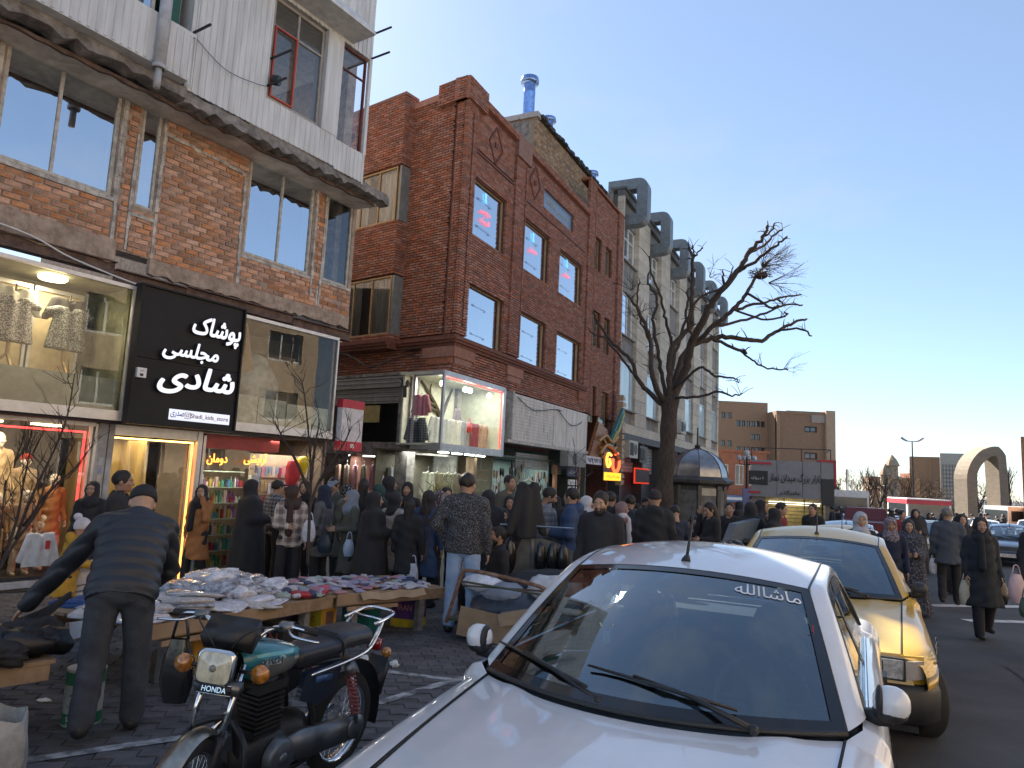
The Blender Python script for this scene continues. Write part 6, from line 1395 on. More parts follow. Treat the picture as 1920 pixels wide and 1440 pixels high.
pp('profile', 'tall young woman in black hood in profile near the concrete pillar', 730, 13.2, 895, face=80, fem=True, topm=cBK, head='hijab', headm=cBK)
pp('beige', 'woman in black headscarf and pale beige coat seen from behind', 742, 10.9, 925, face=30, fem=True, topm=cBE, head='hijab', headm=cBK, hem=.5, arms=('bend','bend'))
pp('band', 'woman in black hood with orange edged headband facing the viewer by the pillar', 766, 13.0, 906, face=185, fem=True, topm=cBK, head='hijab', headm=cBK)
pp('darkcoat', 'woman with long dark hair and black fleece coat seen from behind', 772, 10.3, 938, face=10, fem=True, topm=cBK2, head='long', hem=.55, bulk=1.1)
pp('smallcap', 'child in grey cap half hidden behind the beige coat', 749, 11.9, 930, face=200, topm=cGY, head='cap', headm=cGY)
pp('navycoat', 'woman in long navy coat and dark headscarf behind the sapling', 806, 10.6, 922, face=20, fem=True, topm=cBL, head='hijab', headm=cBK2, hem=.45)
pp('floral', 'woman in patterned grey headscarf looking left behind the navy coat', 826, 11.6, 922, face=250, fem=True, topm=cNV, head='hijab', headm=cFL)
pp('nearblack', 'woman in black headscarf just left of the man in pale jeans', 838, 12.4, 916, face=150, fem=True, topm=cBK, head='loose', headm=cBK)
jm = pp('jeans', 'man in speckled black jacket and pale blue jeans standing at the end of the stall', 877, 8.65, 890, face=8, topm=sDASH, botm=cDN, head='hair', bulk=1.18, girth=1.05, hem=.84, arms=('down','pocket'), shoem=mSN, yaw=20, h=.012)
pp('seated', 'bearded man in black jacket crouching on a low seat behind the hand cart', face=250, topm=cBK, head='hair', beard=True, sit=True, xy=at(940,9.3), height=1.70, arms=('bend','bend'), skn='b', bulk=1.1, nod=-6)
pp('black1', 'woman in black shawl standing beside the pale jeans, seen from behind', 918, 10.6, 922, face=20, fem=True, top='chador', arms=('bend','bend'))
pp('girl', 'small girl with dark hair in black looking at the bag stall', 946, 10.6, 956, face=170, fem=True, topm=cBK2, head='long', botm=cBK, skn='a')
pp('shopboy', 'young man in dark zip jacket at the shoe shop door', 955, 14.0, 893, face=140, topm=cOL, head='hair', skn='b')
pp('woman2', 'older woman in black chador facing the viewer behind the girl', 958, 11.8, 932, face=180, fem=True, top='chador', arms=('bend','bend'), skn='b')
pp('black2', 'woman in black chador looking into the shoe shop window', 985, 13.0, 915, face=10, fem=True, top='chador', arms=('bend','bend'))
pp('greyplaid', 'bearded man in grey checked jacket gesturing to a man in a navy quilted coat', 1030, 10.6, 917, face=95, topm=pGP, head='hair', beard=True, arms=('hold','bend'), nod=18, skn='b', bulk=1.1)
pp('parka', 'man in navy quilted hooded coat facing the man in the checked jacket', 1074, 10.3, 918, face=285, topm=cBL, head='hair', arms=('bend','bend'), hood=True, bulk=1.2, hem=.66, puff=.14, yaw=20)
pp('bearded', 'bearded man in black jacket with white piped collar walking toward the white saloon', 1128, 8.3, 925, face=205, topm=cBK, head='hair', beard=True, nod=14, bulk=1.18, skn='a', walk=.12)
pp('white1', 'woman in white headscarf behind the bearded man', 1100, 13.0, 932, face=100, fem=True, topm=cBK, head='hijab', headm=cWH)
pp('capman', 'man in dark cap close behind the bearded man', 1145, 12.2, 924, face=30, topm=cBK2, head='cap', headm=cBK)
pp('old', 'older woman with dusty pink headscarf and black coat right of the bearded man', 1166, 12.0, 943, face=100, fem=True, topm=cBK, head='hijab', headm=cloth('dusty_pink', (.26,.17,.16)), scarf=cWH)
pp('navyman', 'man in long navy coat walking away left of the hooded jacket', 1182, 12.6, 930, face=20, topm=cTN, head='hair', hem=.55)
pp('hooded', 'man in black jacket with tan lined hood seen from behind, left of the tree trunk', 1228, 10.6, 922, face=12, topm=cBK, head='beanie', headm=cBK2, bulk=1.22, hood=True, hem=.74)
pp('boy', 'boy in navy shirt looking down at a motorcycle before the kiosk', 1266, 11.8, 950, face=350, topm=cNV, head='hair', nod=20)
pp('track', 'youth in black track top with white sleeve stripes sitting on a motorcycle', face=165, topm=cBK, head='hair', xy=at(1300,12.6), height=1.66, sit=True, z0=gz(12.6)+.30, arms=('hold','hold'), nod=15, bulk=1.1)
pp('longhair', 'woman in black coat with hair falling forward, looking down before the kiosk', 1332, 12.2, 944, face=250, fem=True, topm=cBK, head='long', arms=('phone','bend'), nod=20, hem=.6)
for i, (px, D, yt, fc, lb) in enumerate(((1368,14.0,944,200,'man in black crouched behind the covered load before the kiosk'),(1408,13.4,944,40,'woman in black chador, left of three standing before the pavilion'),(1428,14.6,940,120,'woman in black chador, tallest of three before the pavilion'),(1450,13.0,955,300,'woman in black chador, right of three before the pavilion'))):
    if i == 0: pp('g0', lb, px, D, yt, face=fc, topm=cBK, head='hair')
    else: pp('g%d' % i, lb, px, D, yt, face=fc, fem=True, top='chador', arms=('bend','bend'))
pp('redboy', 'man in dark red jacket bending before the pavilion railings', 1464, 14.4, 944, face=130, topm=cRE, head='hair', nod=10)
pp('entry', 'man in dark jacket standing at the right side of the pavilion entrance', 1524, 17.0, 946, face=230, topm=cBK2, head='hair')
# on the road
pp('greyscarf', 'woman in pale grey headscarf looking at the viewer beside the parked taxi', 1612, 10.2, 962, face=188, fem=True, topm=cBK, head='hijab', headm=M('cloth_pale_grey', (.40,.41,.46), .85, bump=.1), hem=.5, yaw=8)
pp('patscarf', 'woman in brown patterned headscarf and navy coat behind the taxi roof', 1668, 10.9, 972, face=200, fem=True, topm=cNV, head='hijab', headm=cFL, hem=.5, skn='b', nod=4)
pp('patcoat', 'woman in dark patterned chador walking away beyond the patterned headscarf', 1702, 12.4, 976, face=200, fem=True, top='chador', topm=speckle('dark_floral', (.02,.025,.04), (.14,.15,.19), 40, .58), arms=('bend','bend'))
pp('suit', 'grey haired man in blue grey jacket seen from behind in the road', 1776, 14.2, 954, face=28, topm=cSU, head='grey', hem=.72, bulk=1.15, arms=('down','down'), walk=.12, yaw=20)
bw = pp('roadwoman', 'woman in long black coat and black shawl walking toward the viewer on the road', 1836, 10.2, 972, face=190, fem=True, topm=cloth('blue_black', (.022,.027,.034)), head='loose', headm=cBK, arms=('down','down'), hem=.44, walk=.16, girth=1.2, scarf=cBK, skirt_r=1.25, yaw=10)
pp('behindsuit', 'woman in black headscarf hidden behind the grey haired man', 1803, 16.0, 966, face=200, fem=True, top='chador', arms=('bend','bend'))
pp('edge', 'person in dark clothes carrying pale bags, cut by the right edge', 1952, 9.0, 960, face=200, fem=True, topm=cBK, head='hijab', headm=cBK, hem=.5)
pp('redwalk', 'man in dark red jacket standing in the lane beyond the scarved women', 1690, 19.0, 958, face=170, topm=cRE, head='hair')
pp('bluewalk', 'woman in black beside the man in dark red in the far lane', 1716, 21.0, 956, face=200, fem=True, top='chador', arms=('bend','bend'))
# far crowd: copies of a few figures
far = [(1210,22,'far figure'),(1196,20,''),(1340,24,''),(1385,23,''),(1350,27,''),(1560,33,''),(1575,38,''),(1590,30,''),(1605,42,''),(1625,36,''),(1640,31,''),(1652,44,''),(1668,35,''),(1680,40,''),(1735,46,''),(1748,40,''),(1760,50,''),(1793,44,''),(1806,52,''),(1822,46,''),(1838,50,''),(1850,43,''),(1570,36,''),(1600,48,''),(1618,29,''),(1632,50,''),(1645,38,''),(1660,28,''),(1695,52,''),(1722,38,''),(1742,34,''),(1765,36,''),(1845,56,''),(1868,50,''),(1880,58,''),(1125,18,''),(1152,19,''),(1108,16.5,''),(1180,17.5,''),(1070,16,''),(1015,15.2,''),(1045,17,'')]
srcs = [PE['capman'],PE['entry'],PE['behindsuit'],PE['navyman'],PE['g2'],PE['redwalk'],PE['black2']]
for i, (px, D, _) in enumerate(far):
    c = copy_tree(srcs[i*3 % 7]); x, y = at(px, D); c.location = (x,y,gz(y)); c.rotation_euler[2] = R(rnd.uniform(0,360)); k = rnd.uniform(.92,1.04); c.scale = (k,k,k)
    if D > 28: c['label'] = 'small dark clothed figure in the distant crowd beyond the parked cars'; c['group'] = 'distant people beyond the parked cars'
    else: c['label'] = 'dark clothed shopper deep in the crowd in front of the shops'; c['group'] = 'shoppers deep in the crowd'
    c['category'] = 'person'
# carried bags
m_film = M('white_carrier', (.62,.64,.72), .45, var=.2, scale=12); m_blackbag = M('black_carrier', (.014,.014,.016), .25, bump=.25, scale=3, bscale=9, coat=.4)
def carry(key, side, name, label, mat, w, h, d, dy=0):
    r_ = PE[key]; p = hand_world(r_, (side*.255*.9, .05+dy, .80)); bag(name, label, mat, p, w, h, d)
bag('carrier_bag', 'white plastic carrier bag hanging from the arm in cream check', m_film, at(588,10.5)+(.98,), .20, .30, .12)
bag('carrier_bag', 'small pale blue plastic bag held by the woman in the blue grey headscarf', M('pale_blue_film', (.36,.46,.62), .4), at(664,10.65)+(.72,), .16, .24, .1)
bag('shoulder_bag', 'navy shoulder bag on the woman in the grey coat', M('navy_leather', (.02,.035,.06), .4), at(620,10.85)+(.75,), .22, .26, .1, .3)
bag('carrier_bag', 'white carrier bag low beside the black fleece coat', m_film, at(785,10.2)+(.48,), .16, .28, .1)
carry('roadwoman', 1, 'carrier_bag', 'cream bag in the left hand of the woman in the long black coat', M('cream_bag', (.50,.47,.36), .7), .22, .34, .1)
carry('roadwoman', -1, 'carrier_bag', 'dark bag in the right hand of the woman in the long black coat', m_blackbag, .20, .30, .12)
carry('suit', -1, 'carrier_bag', 'pale carrier bag held by the man in the blue grey jacket', m_film, .2, .3, .12)
bag('carrier_bag', 'pink and white carrier bag at the right edge of the road', M('pink_film', (.58,.42,.44), .5), at(1900,8.9)+(.86,), .20, .34, .14)
bag('carrier_bag', 'dark green topped carrier bag hanging lowest at the right edge', M('dark_green_film', (.06,.10,.08), .5), at(1916,8.6)+(.62,), .16, .22, .12)
# ------------------------------------------------------------------ motorcycles (local x forward, y left)
m_teal = M('teal_tank_paint', (.015,.16,.20), .25, coat=.7); m_tankgrey = M('tank_grey', (.20,.20,.185), .35, coat=.4); m_seat = M('seat_vinyl', (.022,.024,.030), .38, bump=.1, bscale=40)
m_eng = M('engine_black', (.035,.035,.036), .5, metal=.4, bump=.2); m_case = M('cast_alloy', (.22,.23,.24), .42, metal=.7, var=.25); m_fend = M('dull_chrome', (.45,.44,.40), .3, metal=.9, col2=(.22,.20,.16), scale=8)
m_spring = M('red_spring', (.35,.07,.06), .4); m_blue = M('badge_blue', (.05,.12,.3), .4)
def make_bike(label, x, y, az, sc=1., tank=m_teal, steer=20, name_plate=True):
    r_ = thing('motorcycle', label, 'motorcycle', (x,y,gz(y)+.014), R(90-az)); r_.scale = (sc,)*3; r_.rotation_euler[0] = R(-5)
    P = lambda n, mb, m, sm=True, par=r_, **k: part(n, mb, m, par, sm, **k)
    def wheel(cx, parent, nm):
        t = MB(); t.lathe([(.235,-.035),(.285,-.045),(.305,-.02),(.308,0),(.305,.02),(.285,.045),(.235,.035)],36,(cx,0,.308),'y'); T = P(nm, t, m_rubber, par=parent)
        t = MB(); t.lathe([(.236,-.035),(.222,-.03),(.222,.03),(.236,.035)],36,(cx,0,.308),'y'); P('rim', t, m_chrome, par=T)
        t = MB(); t.lathe([(0,-.06),(.05,-.06),(.05,-.03),(.03,-.02),(.03,.02),(.05,.03),(.05,.06),(0,.06)],16,(cx,0,.308),'y'); P('hub', t, m_case, par=T)
        t = MB()
        for k in range(28):
            a, b = 2*math.pi*k/28, 2*math.pi*(k+(1.6 if k % 2 else -1.6))/28; s = .03 if k % 4 < 2 else -.03
            t.tube([(cx+.045*math.cos(b),s,.308+.045*math.sin(b)),(cx+.225*math.cos(a),0,.308+.225*math.sin(a))], .0022, 4, False)
        P('spokes', t, m_chrome, par=T); return T
    wheel(-.62, r_, 'rear_wheel')
    # front end, turned a little: built round the steering head and rotated
    head = Vector((.42,0,.86)); Rm = Matrix.Translation(head) @ Matrix.Rotation(R(steer),4,'Z') @ Matrix.Translation(-head)
    def Fp(n, mb, m, sm=True, par=None):
        mb.v = [tuple(Rm @ Vector(v)) for v in mb.v]; return P(n, mb, m, sm, par or r_)
    ft = Vector((.44,0,.90)); fb = Vector((.70,0,.308)); 
    def wheelF():
        t = MB(); t.lathe([(.235,-.03),(.285,-.04),(.303,-.02),(.306,0),(.303,.02),(.285,.04),(.235,.03)],36,(.70,0,.308),'y'); T = Fp('front_wheel', t, m_rubber)
        t = MB(); t.lathe([(.236,-.03),(.222,-.025),(.222,.025),(.236,.03)],36,(.70,0,.308),'y'); Fp('rim', t, m_chrome, par=T)
        t = MB()
        for k in range(28):
            a, b = 2*math.pi*k/28, 2*math.pi*(k+(1.6 if k % 2 else -1.6))/28; t.tube([(.70+.045*math.cos(b),.02,.308+.045*math.sin(b)),(.70+.225*math.cos(a),0,.308+.225*math.sin(a))], .0022, 4, False)
        Fp('spokes', t, m_chrome, par=T); t = MB(); t.lathe([(0,-.06),(.07,-.06),(.07,.05),(0,.06)],16,(.70,0,.308),'y'); Fp('hub', t, m_case, par=T)
    wheelF()
    for s in (1,-1):
        t = MB(); o = Vector((0,s*.085,0)); t.tube([ft+o, ft.lerp(fb,.55)+o], .0155, 10); F = Fp('fork_leg', t, m_chrome); t = MB(); t.tube([ft.lerp(fb,.52)+o, ft.lerp(fb,.60)+o, fb+o], [.026,.024,.022], 10); Fp('fork_slider', t, m_eng, par=F)
    t = MB()
    def fend(s,u): a = R(20+u*145); rr = .335+.012*math.cos((s-.5)*math.pi); w_ = .055; return (.70+rr*math.cos(a), (s-.5)*2*w_, .308+rr*math.sin(a)-.02*abs(s-.5)**2*4)
    t.grid(fend, 8, 20); Fp('front_mudguard', t, m_fend)
    t = MB(); t.obox((.50,0,.80),(.03,0,-.01),(0,.115,0),(.01,0,.022)); Y_ = Fp('fork_yoke', t, m_case)
    if name_plate:
        t = MB(); t.obox((.545,0,.80),(.008,0,.002),(0,.082,0),(-.005,0,.022)); NP = Fp('name_badge', t, m_black); o_ = text('lettering', 'HONDA', .125, m_chrome, None, (0,0,0), (0,0,0), .026, .002, .008)
        for v in o_.data.vertices: c = v.co.copy(); v.co = Rm @ (Vector((.555,0,.80))+Vector((-.0025,0,.010)).normalized()*c.y*1.0+Vector((0,1,0))*c.x+Vector((1,0,.25)).normalized()*c.z)
        o_.parent = NP
        t = MB(); 
        for z in (.822,.778): t.obox((.552+(.8-z)*.22,0,z),(.003,0,0),(0,.085,0),(0,0,.002))
        Fp('badge_edge', t, m_chrome, par=NP)
    # lamp: rounded rectangle
    def rr_(w, h, n=24, e=5.): return [(w*math.copysign(abs(math.cos(a))**(2/e),math.cos(a)), h*math.copysign(abs(math.sin(a))**(2/e),math.sin(a))) for a in [2*math.pi*k/n for k in range(n)]]
    lc = Vector((.585,0,.915)); tl = .12
    def ring(w, h, x): return [tuple(lc+Vector((x-tl*b,a,b))) for a, b in rr_(w,h)]
    t = MB(); rs = [ring(.06,.05,-.09),ring(.088,.075,-.05),ring(.094,.081,0)]; n = 24
    for q in rs: t.v += q; 
    t.f = [(i*n+k,i*n+(k+1)%n,(i+1)*n+(k+1)%n,(i+1)*n+k) for i in range(2) for k in range(n)]+[tuple(range(n-1,-1,-1))]; t.m = [0]*len(t.f); H = Fp('headlamp', t, m_black)
    t = MB(); rs = [ring(.096,.083,-.012),ring(.098,.085,.004),ring(.086,.073,.010)]
    for q in rs: t.v += q
    t.f = [(i*n+k,i*n+(k+1)%n,(i+1)*n+(k+1)%n,(i+1)*n+k) for i in range(2) for k in range(n)]; t.m = [0]*len(t.f); Fp('lamp_rim', t, m_chrome, par=H)
    t = MB(); rs = [ring(.086,.073,.006),ring(.05,.042,.018),ring(.01,.008,.022)]
    for q in rs: t.v += q
    t.f = [(i*n+k,i*n+(k+1)%n,(i+1)*n+(k+1)%n,(i+1)*n+k) for i in range(2) for k in range(n)]+[tuple(range(2*n,3*n))]; t.m = [0]*len(t.f); Fp('lamp_lens', t, M('bike_lens', (.66,.62,.46), .08, spec=.9, var=.22, scale=14, coat=1, stretch=(1,2,1)), par=H)
    t = MB(); t.ball(tuple(lc+Vector((.02,0,0))), .018, 10, 6); Fp('bulb_cap', t, M('bulb_grey', (.2,.2,.2), .3), par=H)
    for s in (1,-1):
        t = MB(); c = Vector((.50,s*.20,.885)); t.tube([c-Vector((0,s*.11,0)),c], .010, 6); t.lathe([(0,-.05),(.035,-.045),(.048,-.01)],14,tuple(c),'x'); I = Fp('indicator', t, m_black); t = MB(); t.lathe([(.047,-.008),(.044,.014),(.022,.020),(.02,.024),(0,.026)],14,tuple(c),'x'); Fp('indicator_lens', t, m_amber, par=I)
    hb = [(.30,.36,1.07),(.32,.24,1.085),(.36,.15,1.06),(.40,.08,.985),(.41,0,.97),(.40,-.08,.985),(.36,-.15,1.06),(.32,-.24,1.085),(.30,-.36,1.07)]
    t = MB(); t.tube(catmull(hb,5), .012, 10); HB = Fp('handlebar', t, m_chrome)
    for s in (1,-1):
        t = MB(); t.tube([(.305,s*.27,1.083),(.29,s*.40,1.066)], .018, 10); Fp('grip', t, m_rubber, par=HB)
        t = MB(); t.box(.29,.345,min(s*.20,s*.265),max(s*.20,s*.265),1.06,1.105); Fp('switch_box', t, m_case, par=HB)
        t = MB(); t.tube(catmull([(.335,s*.25,1.075),(.40,s*.31,1.06),(.385,s*.44,1.045)],4), [.007]*9, 6); Fp('lever', t, m_chrome, par=HB)
        t = MB(); t.tube(catmull([(.34,s*.22,1.08),(.52,s*.14,1.10),(.52,s*.04,.98),(.40,s*.03,.80),(.25,s*.05,.72)],5), .005, 5); Fp('control_cable', t, m_black)
    t = MB(); t.obox((.44,-.0,1.045),(.055,0,-.045),(0,.13,0),(.030,0,.036)); BX = Fp('black_box', t, m_black); 
    # tank
    t = MB()
    def tankf(s,u):
        a = s*2*math.pi; xx = .40-.52*u; k = math.sin(math.pi*min(1,(.10+.90*u)))**.45*(1-.25*u) if u < .999 else .02; k = max(k,.02); wy, wz = .135*k, .115*k
        return (xx, wy*math.copysign(abs(math.cos(a))**.8,math.cos(a)), .885-.05*u+wz*math.copysign(abs(math.sin(a))**.9,math.sin(a)))
    t.grid(tankf, 32, 22)
    fcs = t.f; t.m = []
    for f in fcs:
        c = sum((Vector(t.v[i]) for i in f),Vector())/4; up_ = (c.z-.885+.05*(.4-c.x)/.52); e = ((c.x-.10)/.17)**2+((up_+.035)/.05)**2
        t.m.append(2 if e < 1 else 1 if up_ < .035-.25*(.4-c.x)*.2 and up_ > -.055 and c.x < .30 else 3 if .035 < up_ < .055 and c.x < .33 else 0)
    TK = P('fuel_tank', t, [tank, M('tank_silver', (.50,.51,.48), .3, coat=.5), M('tank_slate', (.12,.13,.13), .35, coat=.4), M('tank_light_teal', (.05,.35,.40), .3, coat=.6)])
    if name_plate:
        for s in (1,-1):
            o_ = text('lettering', 'HONDA', .17, m_chrome, None, (0,0,0), (0,0,0), .034, .004, .012, .2)
            for v in o_.data.vertices: c = v.co.copy(); v.co = Vector((.26-s*c.x*1.0, s*(.134+c.z), .895+c.y+.10*(s*c.x)*-1*.3))
            o_.parent = TK
    t = MB(); t.cyl((.22,0,.975),(.22,0,1.0),.03); P('filler_cap', t, m_chrome, par=TK)
    # seat
    t = MB()
    def seatf(s,u):
        a = s*2*math.pi; xx = -.02-.70*u; w_ = (.085+.055*min(1,u*2.2))*(1 if u < .93 else .8); top = .845+.035*max(0,(u-.45)/.1 if u < .55 else 1)*.9+.02*math.sin(u*3); h = .055
        k = .05 if u <= 0 or u >= .999 else 1; return (xx, w_*k*math.copysign(abs(math.cos(a))**.55,math.cos(a)), top-.03+h*k*math.copysign(abs(math.sin(a))**.7,math.sin(a)))
    t.grid(seatf, 28, 26); S_ = P('seat', t, m_seat)
    t = MB(); t.tube([(-.36,s_*.147*1.0,z) for s_, z in ((1,.80),(1,.87),(.6,.915),(-.6,.915),(-1,.87),(-1,.80))], .007, 6); P('seat_strap', t, m_black, par=S_)
    # rear rack and mudguard
    t = MB()
    for s in (1,-1): t.tube(catmull([(-.10,s*.13,.74),(-.45,s*.15,.76),(-.66,s*.145,.80),(-.80,s*.12,.94)],4), .010, 8); t.tube([(-.64,s*.14,.80),(-.78,s*.12,.92)], .009, 8)
    t.tube(catmull([(-.70,.12,.925),(-.93,.11,.955),(-.97,0,.96),(-.93,-.11,.955),(-.70,-.12,.925)],5), .011, 8); t.tube([(-.80,.12,.935),(-.80,-.12,.935)], .008, 6); P('tail_rack', t, m_chrome)
    t = MB(); t.grid(lambda s,u: (-.62+.34*math.cos(R(70+u*125)), (s-.5)*.15, .308+.36*math.sin(R(70+u*125))+.05*(1-u)), 6, 12); t.obox((-.985,0,.52),(.012,0,.03),(0,.075,0),(-.03,0,.09)); P('rear_mudguard', t, m_black)
    t = MB(); t.box(-.95,-.90,-.045,.045,.70,.77); P('tail_light', t, M('tail_red', (.35,.01,.015), .2, coat=1))
    for s in (1,-1):
        c = Vector((-.86,s*.14,.72)); t = MB(); t.ball(tuple(c),.035,10,6); P('indicator', t, m_amber)
        t = MB(); a, b = Vector((-.42,s*.16,.74)), Vector((-.60,s*.155,.34)); t.tube([a,b], .014, 8); SH = P('shock_absorber', t, m_chrome); t = MB(); hx = []
        for k in range(100):
            q = k/99; c = a.lerp(b,.10+.75*q); an = q*2*math.pi*11; hx.append(c+Vector((.028*math.cos(an),.028*math.sin(an),0)))
        t.tube(hx, .0062, 5); P('spring', t, m_spring, par=SH); t = MB(); t.tube([a,a.lerp(b,.16)],[.034,.030],10); P('shock_cap', t, m_case, par=SH)
    # frame, engine
    t = MB(); t.tube([(.42,0,.84),(.36,.03,.62),(.30,.05,.36),(.05,.09,.22),(-.25,.09,.24)], .02, 8); t.tube([(.42,0,.80),(.0,0,.78),(-.40,.10,.76)], .02, 8); t.tube([(-.25,.09,.24),(-.20,.10,.50),(-.10,.06,.76)], .018, 8); t.tube([(-.25,-.09,.24),(-.20,-.10,.50),(-.10,-.06,.76)], .018, 8); P('frame', t, m_black)
    t = MB(); t.box(.08,.26,-.09,.09,.47,.52)
    for k in range(9): t.box(.07-.0,.27,-.105,.105,.485+k*.025,.495+k*.025)
    t.box(.06,.28,-.10,.10,.71,.76); t.ball((.17,0,.74),(.13,.09,.06),12,8); P('cylinder_block', t, m_eng, False)
    t = MB(); t.ball((.12,0,.37),(.24,.13,.15),16,10); t.ball((-.08,0,.40),(.18,.12,.13),14,8); P('crankcase', t, m_eng)
    t = MB(); t.lathe([(.0,.055),(.085,.055),(.098,.04),(.105,0)],24,(.10,.125,.36),'y'); t.lathe([(0,.064),(.025,.064),(.03,.055)],12,(.10,.125,.36),'y'); CC = P('crank_cover', t, m_case)
    t = MB(); t.prism([(.03,.33),(.05,.42),(-.10,.44),(-.58,.375),(-.70,.33),(-.70,.25),(-.60,.235),(-.10,.27)], lambda p: (p[0],.09,p[1]), lambda p: (p[0],.135,p[1])); t.lathe([(0,.05),(.07,.05),(.078,.03),(.078,0)],20,(-.62,.10,.308),'y'); P('chain_case', t, m_case)
    t = MB(); t.tube(catmull([(.27,-.05,.62),(.40,-.09,.48),(.34,-.13,.26),(-.05,-.15,.25),(-.75,-.17,.33)],5), [.02]*11+[.038]*10, 10); P('exhaust', t, m_chrome)
    for s in (1,-1):
        t = MB(); t.prism([(-.02,.62),(-.05,.76),(-.38,.77),(-.36,.60),(-.20,.55)], lambda p: (p[0],s*.10,p[1]), lambda p: (p[0],s*.135,p[1])); SC_ = P('side_cover', t, M('dark_blue_panel', (.012,.02,.04), .35, coat=.4), False); t = MB(); t.obox((-.22,s*.137,.70),(.075,0,.008),(0,.003,0),(-.002,0,.018)); P('cover_badge', t, m_blue, par=SC_)
        t = MB(); t.tube([(.05,s*.05,.22),(.05,s*.26,.23)], .012, 6); t.tube([(.05,s*.19,.23),(.05,s*.30,.235)], .02, 8); P('foot_peg', t, m_rubber)
    t = MB(); t.tube(catmull([(.36,.02,.60),(.42,.18,.52),(.42,.20,.34),(.36,.16,.24),(.30,.03,.22)],5), .016, 8); t.tube(catmull([(.36,-.02,.60),(.42,-.18,.52),(.42,-.20,.34),(.36,-.16,.24),(.30,-.03,.22)],5), .016, 8); P('crash_bar', t, m_eng)
    t = MB(); t.tube([(-.05,.11,.24),(-.08,.24,.0)], .010, 6); t.tube(catmull([(.15,.14,.24),(.25,.17,.25),(.30,.17,.20),(.0,.17,.18),(-.12,.16,.22)],3), .008, 6); P('side_stand', t, m_chrome)
    return r_
BK = make_bike('teal and silver motorcycle with black seat parked in the foreground beside the stall', -1.17, 3.86, 204, .91)
# black carrier hanging from its bar
p_ = BK.matrix_basis @ Vector((.42,-.36,1.03)); bag('black_carrier', 'black plastic carrier bag hanging from the handlebar of the foreground motorcycle', m_blackbag, (p_.x-.03,p_.y+.05,p_.z-.10), .16, .30, .07, .12)
for (px, D, az, sc, lb) in ((1290,12.7,150,1.,'motorcycle under the youth in the striped track top'),(1322,11.5,110,1.,'dark motorcycle parked nearest the kiosk, its bars above the white roof'),(1372,12.2,75,1.,'motorcycle with reddish panel beside the covered load')):
    x, y = at(px,D); make_bike(lb, x, y, az, sc, M('dark_tank', (.02,.02,.03), .3, coat=.6) if px != 1372 else M('red_tank', (.3,.04,.03), .3, coat=.6), 15, False)
mb = MB(); x, y = at(1378,12.9); mb.obox((0,0,.45),(.30,.05,.05),(.0,.10,0),(.22,0,.48)); solo('covered_load', mb, M('blue_grey_sheet', (.10,.14,.19), .5, bump=.3, bscale=6), 'blue grey plastic covered load leaning among the motorcycles before the kiosk', 'load', loc=(x,y,gz(y)+.5), rot=(0,0,R(20)))

# ------------------------------------------------------------------ low plank stalls
m_ply = M('plywood', (.38,.27,.17), .75, col2=(.26,.17,.10), scale=3, stretch=(1,1,1), detail=7, bump=.15); m_cardb = M('cardboard', (.36,.26,.165), .85, var=.15)
def stall(label, a, b, depth, z=.5):
    a, b = Vector((*a,0)), Vector((*b,0)); d = (b-a); L = d.length; d.normalize(); n = Vector((-d.y,d.x,0)); g0 = gz(a.y); g1 = gz(b.y); rz = math.atan2(d.y,d.x)
    r_ = thing('stall', label, 'stall', (a.x,a.y,g0), rz); r_.rotation_euler[1] = -math.atan2(g1-g0,L)
    k = 0; y = .0
    while y < depth:
        w_ = rnd.uniform(.10,.15); t = MB(); t.box(-rnd.uniform(0,.06),L+rnd.uniform(0,.05),y,min(depth,y+w_-.006),z-.022,z+rnd.uniform(-.003,.003)); part('plank', t, m_wood, r_); y += w_
    for y0 in (.03,depth-.06):
        t = MB(); t.box(0,L,y0-.02,y0+.02,z-.12,z-.022); part('rail', t, m_wood, r_)
    for x0 in ([.3,L-.3] if L < 1.6 else [.3,L*.5,L-.3]):
        for y0 in (.12,depth-.12): t = MB(); t.box(x0-.04,x0+.04,y0-.04,y0+.04,.0,z-.022); part('leg', t, M('grey_post', (.22,.21,.20), .85, var=.3), r_)
    t = MB(); t.box(-.02,L*.62,-.03,-.008,z-.10,z+.01); t.box(.1,L*.5,-.055,-.035,z-.16,z-.12); part('edge_board', t, m_ply, r_)
    return r_, (lambda u,v,h: (Matrix.Translation(r_.location) @ r_.rotation_euler.to_matrix().to_4x4()) @ Vector((u,v,h))), L, rz
S1, s1, L1, z1_ = stall('low plank stall at the left edge carrying black and white clothes', (-4.0,3.15), (-2.74,4.56), 1.15)
S2, s2, L2, z2_ = stall('low plank stall behind the motorcycle heaped with plastic wrapped clothes', (-2.66,5.55), (-1.74,7.60), 1.15)
S3, s3, L3, z3_ = stall('low plank stall beside the man in pale jeans, covered with small wares', (-1.72,7.64), (-.68,8.80), 1.15)
t = MB(); t.grid(lambda s,u: (.25+.9*s, -.05-.06*u+.02*math.sin(9*s), .515-.07*u+.012*math.sin(14*s)), 14, 3); part('cardboard_flap', t, m_cardb, S3)
